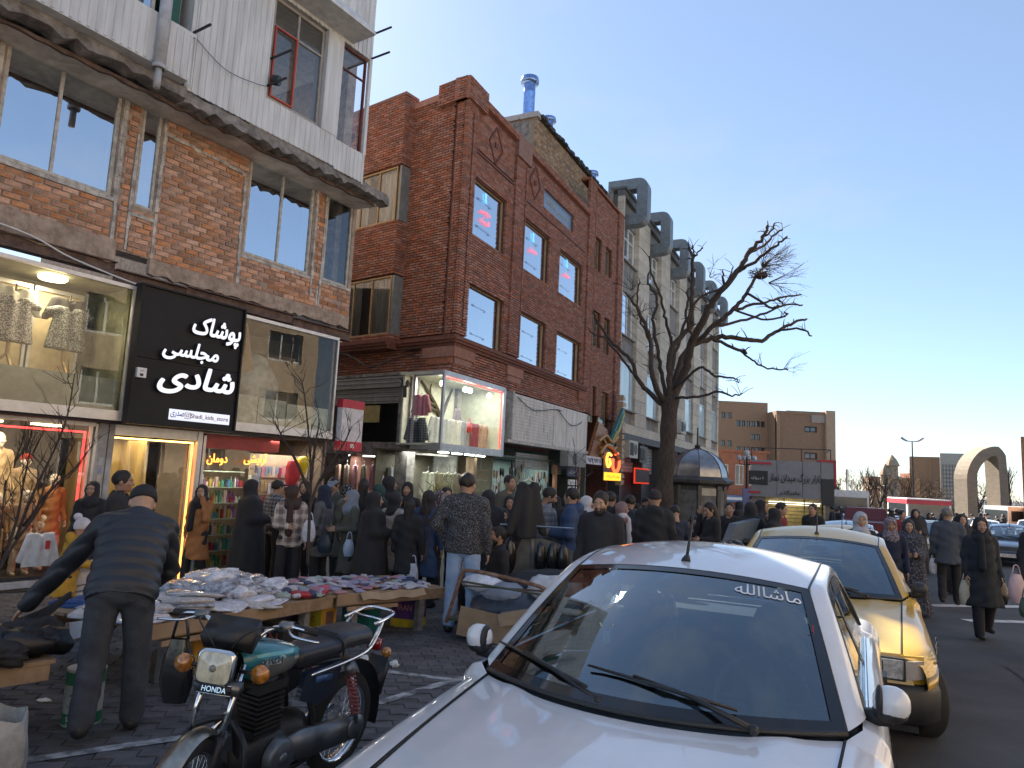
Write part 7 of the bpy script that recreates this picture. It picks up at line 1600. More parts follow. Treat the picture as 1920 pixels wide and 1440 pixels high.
# packets: crumpled bags and folded garments
def packet_mesh(sd, rough=.5, flat=.28):
    rg = random.Random(sd); ph = [rg.uniform(0,6) for _ in range(8)]
    def wf(d):
        return 1+rough*(.22*math.sin(4*d.x+ph[0]+2*d.y)+.16*math.sin(7*d.y+ph[1]+3*d.x)+.12*math.sin(11*d.x+5*d.z+ph[2])+.10*math.sin(17*d.y+9*d.x+ph[3]))
    mb = MB(); mb.ball((0,0,.3),(.5,.5,.34),22,12,wf)
    e_ = .45 if rough < .4 else .75; mb.v = [(math.copysign(abs(x)**e_,x)*(.9 if e_ > .5 else .7), math.copysign(abs(y)**e_,y)*(.9 if e_ > .5 else .7), max(z,.0)) for x, y, z in mb.v]; return mb
def rumple(name, mat, sd, r=.5, k=1): return packet_mesh(sd,r).mesh(name, mat, True)
m_pk = [M('clear_film_white', (.74,.75,.82), .2, var=.2, scale=9, bump=.5, bscale=14, coat=.7), M('lilac_film', (.62,.62,.76), .2, var=.25, scale=8, bump=.5, bscale=14, coat=.7), M('grey_film', (.46,.48,.55), .16, var=.5, scale=6, bump=.6, bscale=12, coat=.8), M('cream_cloth', (.58,.54,.52), .7, var=.25, scale=10, bump=.3)]
pk = [rumple('wrapped_garment', m, 30+i, .34) for i, m in enumerate(m_pk)]; pk2 = [rumple('wrapped_garment', m, 50+i, .8) for i, m in enumerate(m_pk)]
def scatter(fn, n, u0, u1, v0, v1, h0, meshes, name, label, cat, group, sx, sy, sz, seed, hump=0.):
    rg = random.Random(seed)
    for i in range(n):
        u, v = rg.uniform(u0,u1), rg.uniform(v0,v1); hh = h0+hump*math.exp(-((u-(u0+u1)/2)/((u1-u0)*.3))**2-((v-(v0+v1)/2)/((v1-v0)*.35))**2)*rg.uniform(.5,1)
        o = link(name, meshes[rg.randrange(len(meshes))], None, fn(u,v,hh), (rg.uniform(-.16,.16),rg.uniform(-.16,.16),rg.uniform(0,6.28)), (rg.uniform(*sx),rg.uniform(*sy),rg.uniform(*sz))); tag(o, label, cat, group)
scatter(s2, 46, .05,L2*.62,.05,1.0,.50, pk, 'wrapped_garment', 'white shirt packet wrapped in clear film on the middle stall', 'packet', 'wrapped white garments on the middle stall', (.28,.44),(.22,.34),(.05,.10), 1, .13)
scatter(s2, 16, L2*.45,L2*.8,.35,1.05,.52, [pk2[2],pk2[0],pk2[2]], 'plastic_bundle', 'large crumpled clear plastic bundle heaped at the far end of the middle stall', 'bundle', 'crumpled plastic bundles', (.30,.46),(.26,.38),(.16,.28), 2, .12)
m_sm = [M('small_%s' % n, c, .5, var=.3, scale=20) for n, c in (('pink',(.50,.10,.18)),('rose',(.45,.22,.26)),('lilac',(.38,.36,.50)),('white',(.58,.58,.62)),('mint',(.35,.45,.42)),('navy',(.05,.06,.14)),('red',(.45,.03,.05)),('dark',(.05,.045,.05)))]
sm = [rumple('small_ware', m, 80+i, (.7,.3)[i % 2]) for i, m in enumerate(m_sm)]
scatter(s2, 46, L2*.72,L2-.02,.06,1.1,.51, sm, 'small_ware', 'small bright packed hair accessory among the wares at the joint of the two stalls', 'ware', 'small wares at the stall joint', (.08,.18),(.07,.14),(.06,.13), 3, .05)
scatter(s3, 120, .02,L3-.03,.06,1.1,.505, sm[1:6]+[sm[3],sm[2]], 'small_ware', 'small packed ware spread over the far stall beside the pale jeans', 'ware', 'small wares on the far stall', (.08,.19),(.06,.13),(.02,.06), 4, .03)
scatter(s1, 26, .55,L1-.02,.42,1.1,.50, pk, 'wrapped_garment', 'white folded garment on the stall at the left edge', 'packet', 'white garments on the left stall', (.26,.42),(.20,.30),(.07,.14), 5, .05)
bl = [rumple('black_garment', m_, 95+i, .9) for i, m_ in enumerate([cloth('black_shiny', (.012,.012,.015), .4), cBK, M('black_film', (.012,.012,.014), .18, bump=.4, bscale=20, coat=.6)])]
scatter(s1, 24, .55,L1-.02,.02,.46,.50, bl, 'black_garment', 'black garment heaped along the front of the left stall', 'garment', 'black garments on the left stall', (.30,.5),(.24,.36),(.16,.28), 6, .05)
nvg = [rumple('folded_trousers', m_, 120+i, .35) for i, m_ in enumerate([cNV, cTN, cloth('deep_blue', (.03,.07,.20))])]
scatter(s1, 14, .1,1.0,.85,1.14,.50, nvg, 'folded_trousers', 'folded navy trousers stacked at the back of the left stall', 'trousers', 'folded trousers on the left stall', (.3,.42),(.22,.28),(.06,.11), 7, .10)
scatter(s2, 8, .05,.7,1.0,1.15,.50, nvg[2:], 'folded_trousers', 'folded blue garment at the back of the middle stall', 'garment', 'blue garments on the middle stall', (.3,.42),(.22,.28),(.06,.11), 8)
# garment the stall keeper pulls at
g_ = MB(); 
def cl_(pts, w0, w1, n=14):                       # limp cloth leg: flattened tube
    q = catmull(pts,5); N = len(q); vs = []
    for i, p in enumerate(q):
        t_ = (q[min(i+1,N-1)]-q[max(i-1,0)]).normalized(); sd = t_.cross(Vector((0,0,1))).normalized(); up_ = sd.cross(t_); w_ = w0+(w1-w0)*i/(N-1)
        for k in range(n): a = 2*math.pi*k/n; vs.append(p+sd*math.cos(a)*w_*(1+.12*math.sin(3*i+k))+up_*math.sin(a)*w_*.38)
    g_.add(vs, [(i*n+k,i*n+(k+1)%n,(i+1)*n+(k+1)%n,(i+1)*n+k) for i in range(N-1) for k in range(n)]+[tuple(range(n-1,-1,-1)),tuple((N-1)*n+k for k in range(n))])
cl_([(-3.06,5.22,.78),(-3.20,5.16,.66),(-3.36,5.02,.58),(-3.52,4.86,.555)], .04, .075); cl_([(-3.06,5.20,.77),(-3.16,5.06,.63),(-3.24,4.90,.565),(-3.34,4.74,.555)], .04, .07)
solo('black_trousers', g_, cBK, 'black trousers being pulled over the stall by the stall keeper', 'trousers', None, True)
# signboard of paper beside the child
g_ = MB(); g_.obox((0,0,.35),(.16,0,0),(0,.006,.0),(.03,0,.36)); PB = solo('paper_board', g_, M('paper_white', (.62,.62,.66), .8), 'white handwritten paper board leaning between window sill and child', 'board', loc=(-4.02,7.3,.02), rot=(R(-12),R(-14),R(25)))
g_ = MB()
for k in range(6): g_.box(-.10,.10-.03*(k%2),-.010,-.007,.20+k*.055,.215+k*.055)
part('handwriting', g_, M('grey_ink', (.15,.15,.17), .8), PB)
# boxes below the stalls
def carton(name, label, x, y, w, d, h, rz, mat, band=None, parts_=()):
    t = MB(); t.box(-w/2,w/2,-d/2,d/2,0,h); o = solo(name, t, mat, label, 'box', loc=(x,y,gz(y)+.015), rot=(0,0,R(rz)))
    t = MB(); t.box(-w/2,w/2,-d/2-.05,-d/2,h-.004,h+.004); t.box(-w/2-.05,-w/2,-d/2,d/2,h-.004,h+.004); part('flap', t, mat, o)
    if band: t = MB(); t.box(-w/2-.002,w/2+.002,-d/2-.002,d/2+.002,band[1],band[2]); part('band', t, band[0], o)
    return o
yb_ = carton('fruit_box', 'yellow and orange cardboard box standing under the middle stall', -1.93, 7.75, .30, .24, .42, -25, M('box_yellow', (.46,.36,.02), .7))
t = MB(); t.box(.151,.153,-.11,.11,.02,.38); part('orange_side', t, M('box_orange', (.42,.20,.02), .7), yb_); t = MB(); t.box(.1535,.155,-.05,.07,.05,.32); part('picture', t, M('box_picture', (.05,.06,.05), .5, col2=(.15,.05,.02), scale=14), yb_)
t = MB(); t.box(-.13,.13,-.1225,-.1205,.35,.40); part('red_print', t, m_red, yb_); text('print', fa('چای'), .16, M('brown_ink', (.10,.06,.01), .7), yb_, (0,-.122,.26), height=.07, ext=.001)
t = MB()
for k in (-.07,.01,.09): t.box(k-.03,k+.02,-.1225,-.1205,.10,.17)
part('white_print', t, m_white, yb_)
tb_ = carton('cardboard_box', 'teal cardboard box printed with numerals under the far stall', -1.62, 8.55, .36, .26, .36, -18, M('box_teal', (.015,.17,.17), .7)); text('print', '\u06f5\u06f0\u06f0\u06f5', .2, m_black, tb_, (0,-.132,.22), height=.06, ext=.001)
t = MB(); 
for z in (.165,.275): t.box(-.13,.13,-.1325,-.1305,z,z+.005)
for x in (-.13,.125): t.box(x,x+.005,-.1325,-.1305,.17,.275)
part('print_frame', t, m_black, tb_)
pb_ = carton('cardboard_box', 'purple cardboard box with yellow base printed IRAN under the far stall', -1.12, 8.95, .34, .28, .36, -15, M('box_purple', (.09,.03,.17), .6), (M('band_yellow', (.50,.38,.02), .7), .0,.10)); text('print', 'IRAN', .18, M('print_pink', (.55,.25,.22), .6), pb_, (0,-.1425,.235), height=.07, ext=.001)
t = MB(); t.box(.171,.173,-.10,.10,.14,.30); part('picture', t, M('box_picture2', (.30,.18,.10), .5, col2=(.10,.04,.12), scale=16), pb_)
cb_ = carton('cardboard_box', 'black cardboard box with red lettering under the middle stall', -2.25, 7.35, .46, .30, .24, -22, M('box_black', (.02,.02,.02), .6)); text('print', 'IRAN', .34, M('print_red', (.5,.10,.10), .6), cb_, (0,-.1525,.12), height=.12, ext=.001)
carton('cardboard_box', 'dim purple box farther back under the middle stall', -2.35, 7.9, .34, .28, .30, -22, MATS['box_purple'])
carton('cardboard_box', 'orange and yellow box at the near end under the middle stall', -2.72, 6.55, .30, .24, .26, -22, MATS['box_orange'], (MATS['box_yellow'],0,.10))
m_pinkc = M('pink_crate', (.42,.19,.19), .5)
for i, (x, y, z, lb) in enumerate(((-1.55,8.52,.375,'pink plastic crate on top of the teal box'),(-1.10,8.97,.375,'pink plastic crate on top of the purple box'))):
    t = MB(); a, b, h = .15,.10,.11
    v = [(-a,-b,0),(a,-b,0),(a,b,0),(-a,b,0),(-a*.86,-b*.82,h),(a*.86,-b*.82,h),(a*.86,b*.82,h),(-a*.86,b*.82,h)]; t.add(v,[(0,3,2,1),(4,5,6,7),(0,1,5,4),(1,2,6,5),(2,3,7,6),(3,0,4,7)]); t.box(-a-.015,a+.015,-b-.015,b+.015,-.004,.012); solo('plastic_crate', t, m_pinkc, lb, 'crate', 'pink crates on boxes', loc=(x,y,gz(y)+z), rot=(0,0,R(-17)))
# oil can
t = MB(); t.lathe([(0,.0),(.115,0),(.118,.01),(.115,.02),(.115,.335),(.119,.345),(.115,.355),(.10,.35),(0,.35)],28); CN = solo('oil_can', t, M('can_grey', (.42,.44,.42), .4, metal=.3, var=.2), 'green and grey oil can standing on the pavers under the left stall', 'can', None, True, loc=(-2.72,4.93,.015))
t = MB(); t.lathe([(.1165,.0),(.1165,.085)],28); t.lathe([(.1165,.26),(.1165,.345)],28); part('green_band', t, M('can_green', (.015,.13,.06), .4, var=.2), CN, True)
def wraptext(s_, wd, ht, z, mat, par, a0=-90):
    o_ = text('print', s_, wd, mat, None, (0,0,0), (0,0,0), ht, 0, .004)
    for v in o_.data.vertices: c = v.co.copy(); q = R(a0)+c.x/.118; v.co = Vector((.1185*math.cos(q), .1185*math.sin(q), z+c.y))
    o_.parent = par
for q in (-78,):
    wraptext('SAE: 50', .13, .030, .055, m_white, CN, q); wraptext('MIL-L-2104', .12, .016, .02, m_white, CN, q); wraptext(fa('الموت'), .13, .036, .135, MATS['can_green'], CN, q); wraptext(fa('عرب'), .08, .030, .18, MATS['can_green'], CN, q)
t = MB(); t.grid(lambda s,u: (.1175*math.cos(R(-110+64*s)),.1175*math.sin(R(-110+64*s)),.195+.05*u*(math.sin(math.pi*s)**2)), 12, 2); part('print_hill', t, MATS['can_green'], CN)
# sacks
def sack(name, label, x, y, r, h, mat, sd):
    rg = random.Random(sd); p = [rg.uniform(0,6) for _ in range(4)]
    t = MB(); t.grid(lambda s,u: ((r*(1+.10*math.sin(3*s*6.28+p[0])+.06*math.sin(7*s*6.28+p[1]+4*u))*(.9+.25*math.sin(math.pi*u*.8)))*math.cos(s*6.283), (r*.85*(1+.10*math.sin(3*s*6.28+p[2])+.06*math.sin(6*s*6.28+p[3])))*math.sin(s*6.283)*(.9+.25*math.sin(math.pi*u*.8)), h*u+.02*math.sin(5*s*6.28+p[1])*u), 28, 12); t.grid(lambda s,u: (r*1.0*u*math.cos(s*6.283), r*.85*u*math.sin(s*6.283), h*.80+.05*math.sin(9*u+5*s)), 16, 3); return solo(name, t, mat, label, 'sack', None, True, loc=(x,y,gz(y)+.01))
sack('woven_sack', 'open white woven sack standing at the lower left corner', -2.62, 3.78, .21, .42, M('woven_white', (.48,.47,.44), .85, var=.25, bump=.4, bscale=70), 1)
# hand cart with sacks
HC = thing('hand_cart', 'rusty tube hand cart loaded with sacks and cardboard beside the white saloon', 'cart', (*at(968,8.35),gz(8.35)), R(-14))
t = MB(); t.tube(catmull([(-.62,-.42,.22),(-.52,-.45,.55),(-.46,-.46,.74),(-.38,-.47,.80),(0,-.5,.77),(.42,-.5,.70),(.52,-.48,.62),(.60,-.45,.45)],5), .021, 10); part('push_handle', t, M('rusty_tube', (.26,.17,.12), .75, col2=(.12,.05,.03), scale=16, bump=.4), HC)
t = MB(); t.tube([(-.60,-.42,.25),(-.55,.5,.30)], .018, 8); t.tube([(.60,-.42,.30),(.60,.5,.32)], .018, 8); t.tube([(-.5,-.44,.68),(.55,-.44,.60)], .012, 6); t.tube([(-.45,-.43,.63),(.62,-.1,.60)], .01, 6); t.box(-.6,.62,-.4,.5,.24,.27); part('cart_frame', t, M('green_steel', (.05,.09,.05), .6, col2=(.10,.05,.03)), HC)
t = MB(); t.obox((-.10,-.46,.22),(.36,.02,-.05),(.0,.006,.0),(.03,-.04,.16)); part('cardboard_sheet', t, m_cardb, HC); t = MB(); t.obox((.22,-.44,.36),(.22,.0,.05),(0,.08,.0),(-.015,0,.06)); part('cardboard_tube', t, m_cardb, HC)
for s in (-.35,.35): t = MB(); t.lathe([(.06,-.03),(.13,-.03),(.14,0),(.13,.03),(.06,.03)],20,(s,.0,.14),'y'); part('wheel', t, m_rubber, HC)
x0, y0 = HC.location.x, HC.location.y; g0 = HC.location.z
for i, (dx, dy, dz, rx, ry, rz_, mt, lb) in enumerate(((.05,-.10,.30,.50,.30,.24,M('dark_blue_sack', (.03,.04,.06), .35, bump=.5, bscale=12),'dark sack lying in the hand cart'),(-.02,.05,.50,.42,.25,.13,M('grey_film2', (.25,.28,.34), .3, bump=.4),'grey wrapped bundle on top of the dark sack in the cart'),(.25,.12,.62,.48,.20,.16,M('black_duffel', (.016,.016,.018), .5, bump=.3),'black duffel bag lying across the hand cart'),(.42,-.12,.60,.24,.18,.16,M('white_sack', (.56,.58,.62), .4, bump=.35, bscale=16),'white plastic sack at the right end of the hand cart'),(.68,.0,.58,.22,.18,.16,MATS['white_sack'],'second white sack behind the right end of the hand cart'),(-.34,.15,.60,.26,.16,.10,m_pk[0],'white film packet at the left end of the hand cart'))):
    t = MB(); ph = i*1.7; t.ball((0,0,0),(rx,ry,rz_),18,12,lambda d: 1+.10*math.sin(5*d.x+ph)+.08*math.sin(8*d.y+2*d.z+ph)+.05*math.sin(14*d.x+6*d.y)); solo('sack', t, mt, lb, 'sack', None, True, loc=(x0+dx,y0+dy,g0+dz), rot=(0,R(-12 if i == 2 else 0),R(-14)))
# bag stand behind the cart
BS = thing('bag_stand', 'stand hung with black bags, canvas sheet below, behind the hand cart', 'stand', (*at(1003,9.75),gz(9.75)), R(-8))
t = MB(); t.tube([(0,0,0),(0,0,1.95)], .018, 8); t.tube([(.05,0,0),(.0,0,1.4)], .014, 8); t.tube([(-.45,0,1.25),(.55,0,1.25)], .012, 6); part('pole', t, m_steel, BS)
t = MB(); t.grid(lambda s,u: (-.62+1.25*s, .05+.03*math.sin(9*s), .15+(.72+.22*(s > .35)*math.sin(3*s))*u), 16, 6); part('canvas', t, M('grey_canvas', (.20,.19,.165), .85, var=.2, bump=.2), BS, True)
for i, (u, z, w_, h_) in enumerate(((-.48,1.05,.09,.22),(-.30,1.10,.10,.25),(.12,1.05,.08,.22),(.28,1.06,.08,.22),(.42,1.04,.08,.22))):
    t = MB(); t.ball((0,0,-h_),(w_,.05,h_),12,8); t.tube([(-w_*.5,0,-.1),(0,0,.08),(w_*.5,0,-.1)], .006, 5); solo('hanging_bag', t, m_blackbag, 'black handbag hanging on the bag stand behind the hand cart', 'bag', 'black bags on the stand', True, loc=tuple(Matrix.Translation(BS.location) @ Matrix.Rotation(R(-8),4,'Z') @ Vector((u,-.06,z))))
BCm = (BS.location.x-.09, BS.location.y-.05, BS.location.z+1.80)
if 0: solo('black_coat', t, cBK, 'black coat hung at the top of the bag stand pole', 'coat', None, True, loc=tuple(Matrix.Translation(BS.location) @ Vector((-.05,-.05,1.85))))
# crumpled paper, small litter
for x, y in ((-.95,6.75),(-1.25,6.9)): t = MB(); t.ball((0,0,.03),(.045,.03,.03),7,5,lambda d:1+.3*math.sin(9*d.x+5*d.z)); solo('paper_scrap', t, m_white, 'crumpled white paper scrap on the pavers near the purple box', 'litter', 'paper scraps', loc=(x,y,gz(y)+.012))
# ------------------------------------------------------------------ display dummies and clothes
def wA(u, w, z): return TA @ Vector((u,w,z))
def dummy(label, u, w, z0, ht, face, topm, hem, botm=None, arms=('down','down'), head='none', headm=None, fem=True, girth=.9, **k):
    p = wA(u,w,z0); return person(label, xy=(p.x,p.y), z0=z0, height=ht, face=face, fem=fem, topm=topm, botm=botm or skin('m'), shoem=skin('m'), head=head, headm=headm, hem=hem, skn='m', plain=True, name='mannequin', arms=arms, girth=girth, h=.017, **k)
cTan = cloth('camel_felt', (.36,.19,.08)); cTaup = cloth('taupe_felt', (.32,.23,.17)); cChk = plaid('cream_check', (.50,.40,.26), (.30,.22,.13), (.15,.12,.09), 14); cCrm = cloth('cream_jersey', (.55,.44,.28)); cBrn = cloth('brown_check', (.30,.18,.10))
dummy('tall mannequin in cream blouse and tan vest at the back of the left display', -2.62, .95, .32, 1.72, 118, cCrm, .60, cTaup, arms=('down','down'))
dummy('tall mannequin cut by the left picture edge in the display window', -3.02, .80, .30, 1.70, 130, cTan, .60, cTaup)
dummy('mannequin in check top with red hair band behind the camel child dummy', -2.22, .95, .30, 1.42, 120, cChk, .55, cTaup, head='beanie', headm=M('red_band', (.4,.03,.02), .7))
dummy('child mannequin in camel dress and cape, right of the display window', -2.02, .42, .06, 1.40, 118, cTan, .62, arms=('down','down'))
dummy('child mannequin in taupe dress with scalloped collar, middle front of the display', -2.40, .34, .02, 1.18, 122, cTaup, .52, head='beanie', headm=M('pale_band', (.5,.5,.48), .7))
dummy('child mannequin in brown jacket at the front left of the display', -2.76, .36, .02, 1.16, 120, cBrn, .78, cChk)
area('mannequin_lamp', tuple(wA(-2.6,.45,2.15)), (1.6,.3), 7, (1,.80,.55))
lm = MB()
for u in (-2.95,-2.35,-2.18): lm.box(u-.10,u+.10,.30,.42,2.17,2.195)
part('spot_lamp', lm, glow('warm_spot', (1,.72,.35), 4), A)
def shirt_mesh(sl=1., ln=.62, flare=.06, w=.24):
    def fn(P):
        t = np.clip((.0-P[:,2])/ln,0,1); d = np.maximum(np.sqrt((P[:,0]/(w+flare*t))**2+(P[:,1]/(.055+.02*np.sin(P[:,0]*30)))**2)*.05-.05, np.maximum(P[:,2]-.02,-ln-P[:,2]))
        for s in (-1,1): d = smin(d, f_caps(P*np.float32((1,1.6,1)),(s*(w-.05),0,-.03),(s*(w+.10),0,-.06-.42*sl),.065,.05), .03)
        d = smin(d, f_caps(P*np.float32((1,1.5,1)),(-w+.06,0,-.03),(w-.06,0,-.03),.05,.05), .03); return np.maximum(d, -f_caps(P,(0,.0,.05),(0,.05,.0),.06,.05))
    V, F = snet(fn, (-.45,-.16,-ln-.06),(.45,.16,.10), .017); b = Buf(); b.add(V,F); return b
def shirt(label, pos, face, mat, sc=1., group=None, name='shirt', hanger=True, **k):
    o = link(name, shirt_mesh(**k).mesh(name, mat), None, pos, (0,0,R(-face)), (sc,sc,sc)); tag(o, label, 'garment', group)
    if hanger:
        h = MB(); h.tube([(-.15,0,.0),(0,0,.07),(.15,0,.0)], .008, 5); h.tube(catmull([(0,0,.07),(0,0,.12),(.03,0,.15),(.0,0,.17)],4), .004, 5); part('hanger', h, m_steel, o)
    return o
fa_ = 123
shirt('white shirt with a red price tag hanging low in the left display window', tuple(wA(-2.33,-.06,.62)), fa_, M('shirt_white', (.58,.60,.62), .8, bump=.3), .72)
tg_ = MB(); tg_.box(-.03,.03,-.004,.004,-.06,.06); solo('price_tag', tg_, M('tag_red', (.5,.03,.03), .6), 'small red price tag on the hanging white shirt', 'tag', loc=tuple(wA(-2.27,-.16,.48)), rot=(0,0,R(57)))
shirt('black jacket hung at the top of the bag stand pole', BCm, 150, cBK, 1.15, w=.13, flare=.015, sl=1.15)
# two blouses on wooden stands in the upper display, framed boards behind
for i, (u, mt, mt2, lb) in enumerate(((-2.98,M('shirt_cream', (.60,.57,.50), .85),speckle('print_grey',(.10,.10,.11),(.45,.42,.40),55,.5),'white blouse under a patterned grey pinafore on a wooden stand in the upper display'),(-2.25,cBK2,speckle('print_dark',(.05,.06,.06),(.28,.29,.28),60,.5),'black bolero over a silvery dress on a wooden stand in the upper display'))):
    st = thing('display_stand', lb, 'garment stand', tuple(wA(u,.15,2.93)), R(57))
    t = MB(); 
    for k in range(3): q = 2*math.pi*k/3+.5; t.bar((0,0,.20),(.17*math.cos(q),.17*math.sin(q),0),.03,.035)
    t.cyl((0,0,.18),(0,0,.42),.028); part('wooden_base', t, M('beech', (.50,.33,.15), .5), st); t = MB(); t.cyl((0,0,.4),(0,0,1.2),.014); part('pole', t, m_black, st)
    o = link('blouse', shirt_mesh(.75,.30).mesh('blouse', mt), st, (0,-.0,1.12), (0,0,math.pi)); o = link('pinafore', shirt_mesh(.02,.62,.10,.20).mesh('pinafore', mt2), st, (0,-.03,.98), (0,0,math.pi), (1.0,1.35,1))
    t = MB(); t.box(u-.34,u+.32,.50,.53,2.95,4.2); for_ = part('framed_board', t, M('board_cream', (.52,.42,.26), .7), A); t = MB()
    for b_ in ((u-.36,u-.32,2.93,4.24),(u+.30,u+.34,2.93,4.24)): t.box(b_[0],b_[1],.46,.50,b_[2],b_[3])
    t.box(u-.32,u+.30,.46,.50,4.18,4.24); part('board_frame', t, m_alu, for_)
# clothes in the corner display and the shops below it
def wB(u,w,z): return TB @ Vector((u,w,z))
def wL(u,w,z): return TB @ TL @ Vector((u,w,z))
cols = [((.60,.62,.62),'white'),((.50,.50,.46),'pale grey'),((.58,.56,.48),'cream'),((.30,.30,.33),'mid grey'),((.25,.04,.06),'wine red'),((.48,.34,.25),'tan')]
for i, (u, (c, n)) in enumerate(zip((-.45,.05,.52,1.0,1.5,1.98), cols)):
    shirt('%s top on a bust at the bottom of the corner display' % n, tuple(wB(u,.05,3.10)), 116, cloth('top_'+n.replace(' ','_'), c), 1.0, 'tops in the corner display', 'bust_blouse', False, sl=.15 if i in (2,4) else .6)
shirt('pink blouse hung in the left side of the corner display', tuple(wB(-.78,.30,3.62)), 210, cloth('pink_print', (.50,.20,.25)), .8)
shirt('black checked jacket in the left side of the corner display', tuple(wB(-.70,.45,3.05)), 210, pDP, 1.0)
shirt('grey scarf top hanging below the painted tree in the corner display', tuple(wB(.98,.3,3.45)), 116, cFL, .6)
rb = MB(); rb.ball((0,0,0),(.13,.07,.14),12,8); rb.tube(catmull([(-.08,0,.1),(0,0,.26),(.08,0,.1)],4),.012,5); solo('red_handbag', rb, M('red_leather', (.5,.02,.02), .4), 'red handbag in the middle of the corner display', 'bag', None, True, loc=tuple(wB(1.12,.0,2.98)), rot=(0,0,R(64)))
# painted tree decal on the back board of the display
dt = MB()
def br(pts, r0, r1): dt.tube([tuple(p) for p in catmull(pts,4)], list(np.linspace(r0,r1,(len(pts)-1)*4+1)), 6)
br([(1.1,.86,2.6),(1.05,.86,3.1),(.8,.86,3.5),(.3,.86,3.9),(.0,.86,4.1)],.10,.03); br([(.9,.86,3.4),(.3,.86,3.45),(-.4,.86,3.5)],.05,.015); br([(.7,.86,3.55),(.1,.86,3.62),(-.4,.86,3.75)],.05,.015); br([(1.05,.86,3.2),(1.35,.86,3.7),(1.6,.86,4.1)],.07,.02); br([(.5,.86,3.7),(.45,.86,3.95),(.5,.86,4.1)],.03,.012)
part('tree_relief', dt, M('relief_brown', (.06,.045,.025), .8), Bt)
ac_c = [((.42,.25,.17),'rust brown'),((.28,.22,.17),'brown'),((.52,.25,.28),'salmon'),((.26,.23,.14),'olive'),((.48,.18,.25),'pink'),((.48,.52,.55),'pale blue'),((.56,.57,.58),'white printed')]
for i, (c, n) in enumerate(ac_c):
    shirt('%s sweater hanging in a row under the tube lamps of the alley shop' % n, tuple(wL(-3.45+i*.34,-.50,1.82)), 217+35, cloth('knit_'+n.replace(' ','_'), c), .95, 'sweaters hung in the alley shop', 'sweater')
for i, (u, c, n) in enumerate(((-.35,(.55,.58,.44),'pale green'),(.08,(.24,.20,.10),'olive brown'),(.62,(.40,.36,.22),'leaf printed'),(1.0,(.20,.17,.13),'dark brown'))):
    shirt('%s shirt hanging in the shop below the corner display' % n, tuple(wB(u,.25,1.72)), 116, cloth('hang_'+n.replace(' ','_'), c) if i != 2 else speckle('leaf_print',(.10,.10,.05),(.45,.42,.26),40,.52), 1.0, 'shirts below the corner display', 'hung_shirt')

# ------------------------------------------------------------------ trees
m_bark = M('bark', (.085,.066,.055), .95, col2=(.035,.027,.024), scale=9, stretch=(3,3,.7), bump=.9, bscale=22)
m_twig = M('twig_bark', (.070,.052,.046), .95, col2=(.04,.03,.027), scale=20)
def P3(px, py, D):
    d = ray(px,py); return Vector((d.x/d.y*D, D, CAM_H+d.z/d.y*D))
TR = thing('bare_tree', 'tall pollarded bare tree standing beside the domed kiosk', 'tree', (4.18,19,gz(19)))
TD = 19.0; o0 = Vector((4.18,19,gz(19)))
rgT = random.Random(12)
tk = MB(); tp = [P3(1238,1012,TD),P3(1243,960,TD),P3(1247,900,TD),P3(1251,840,TD),P3(1254,790,TD),P3(1256,745,TD)]
tp = catmull([p-o0 for p in tp],5); tk.tube(tp, [.25-.06*(i/(len(tp)-1))+.02*math.sin(i*1.1)+.08*max(0,1-i/4)+.06*max(0,(i-19)/6) for i in range(len(tp))], 18); part('trunk', tk, m_bark, TR, True)
crown = MB(); tw = MB()
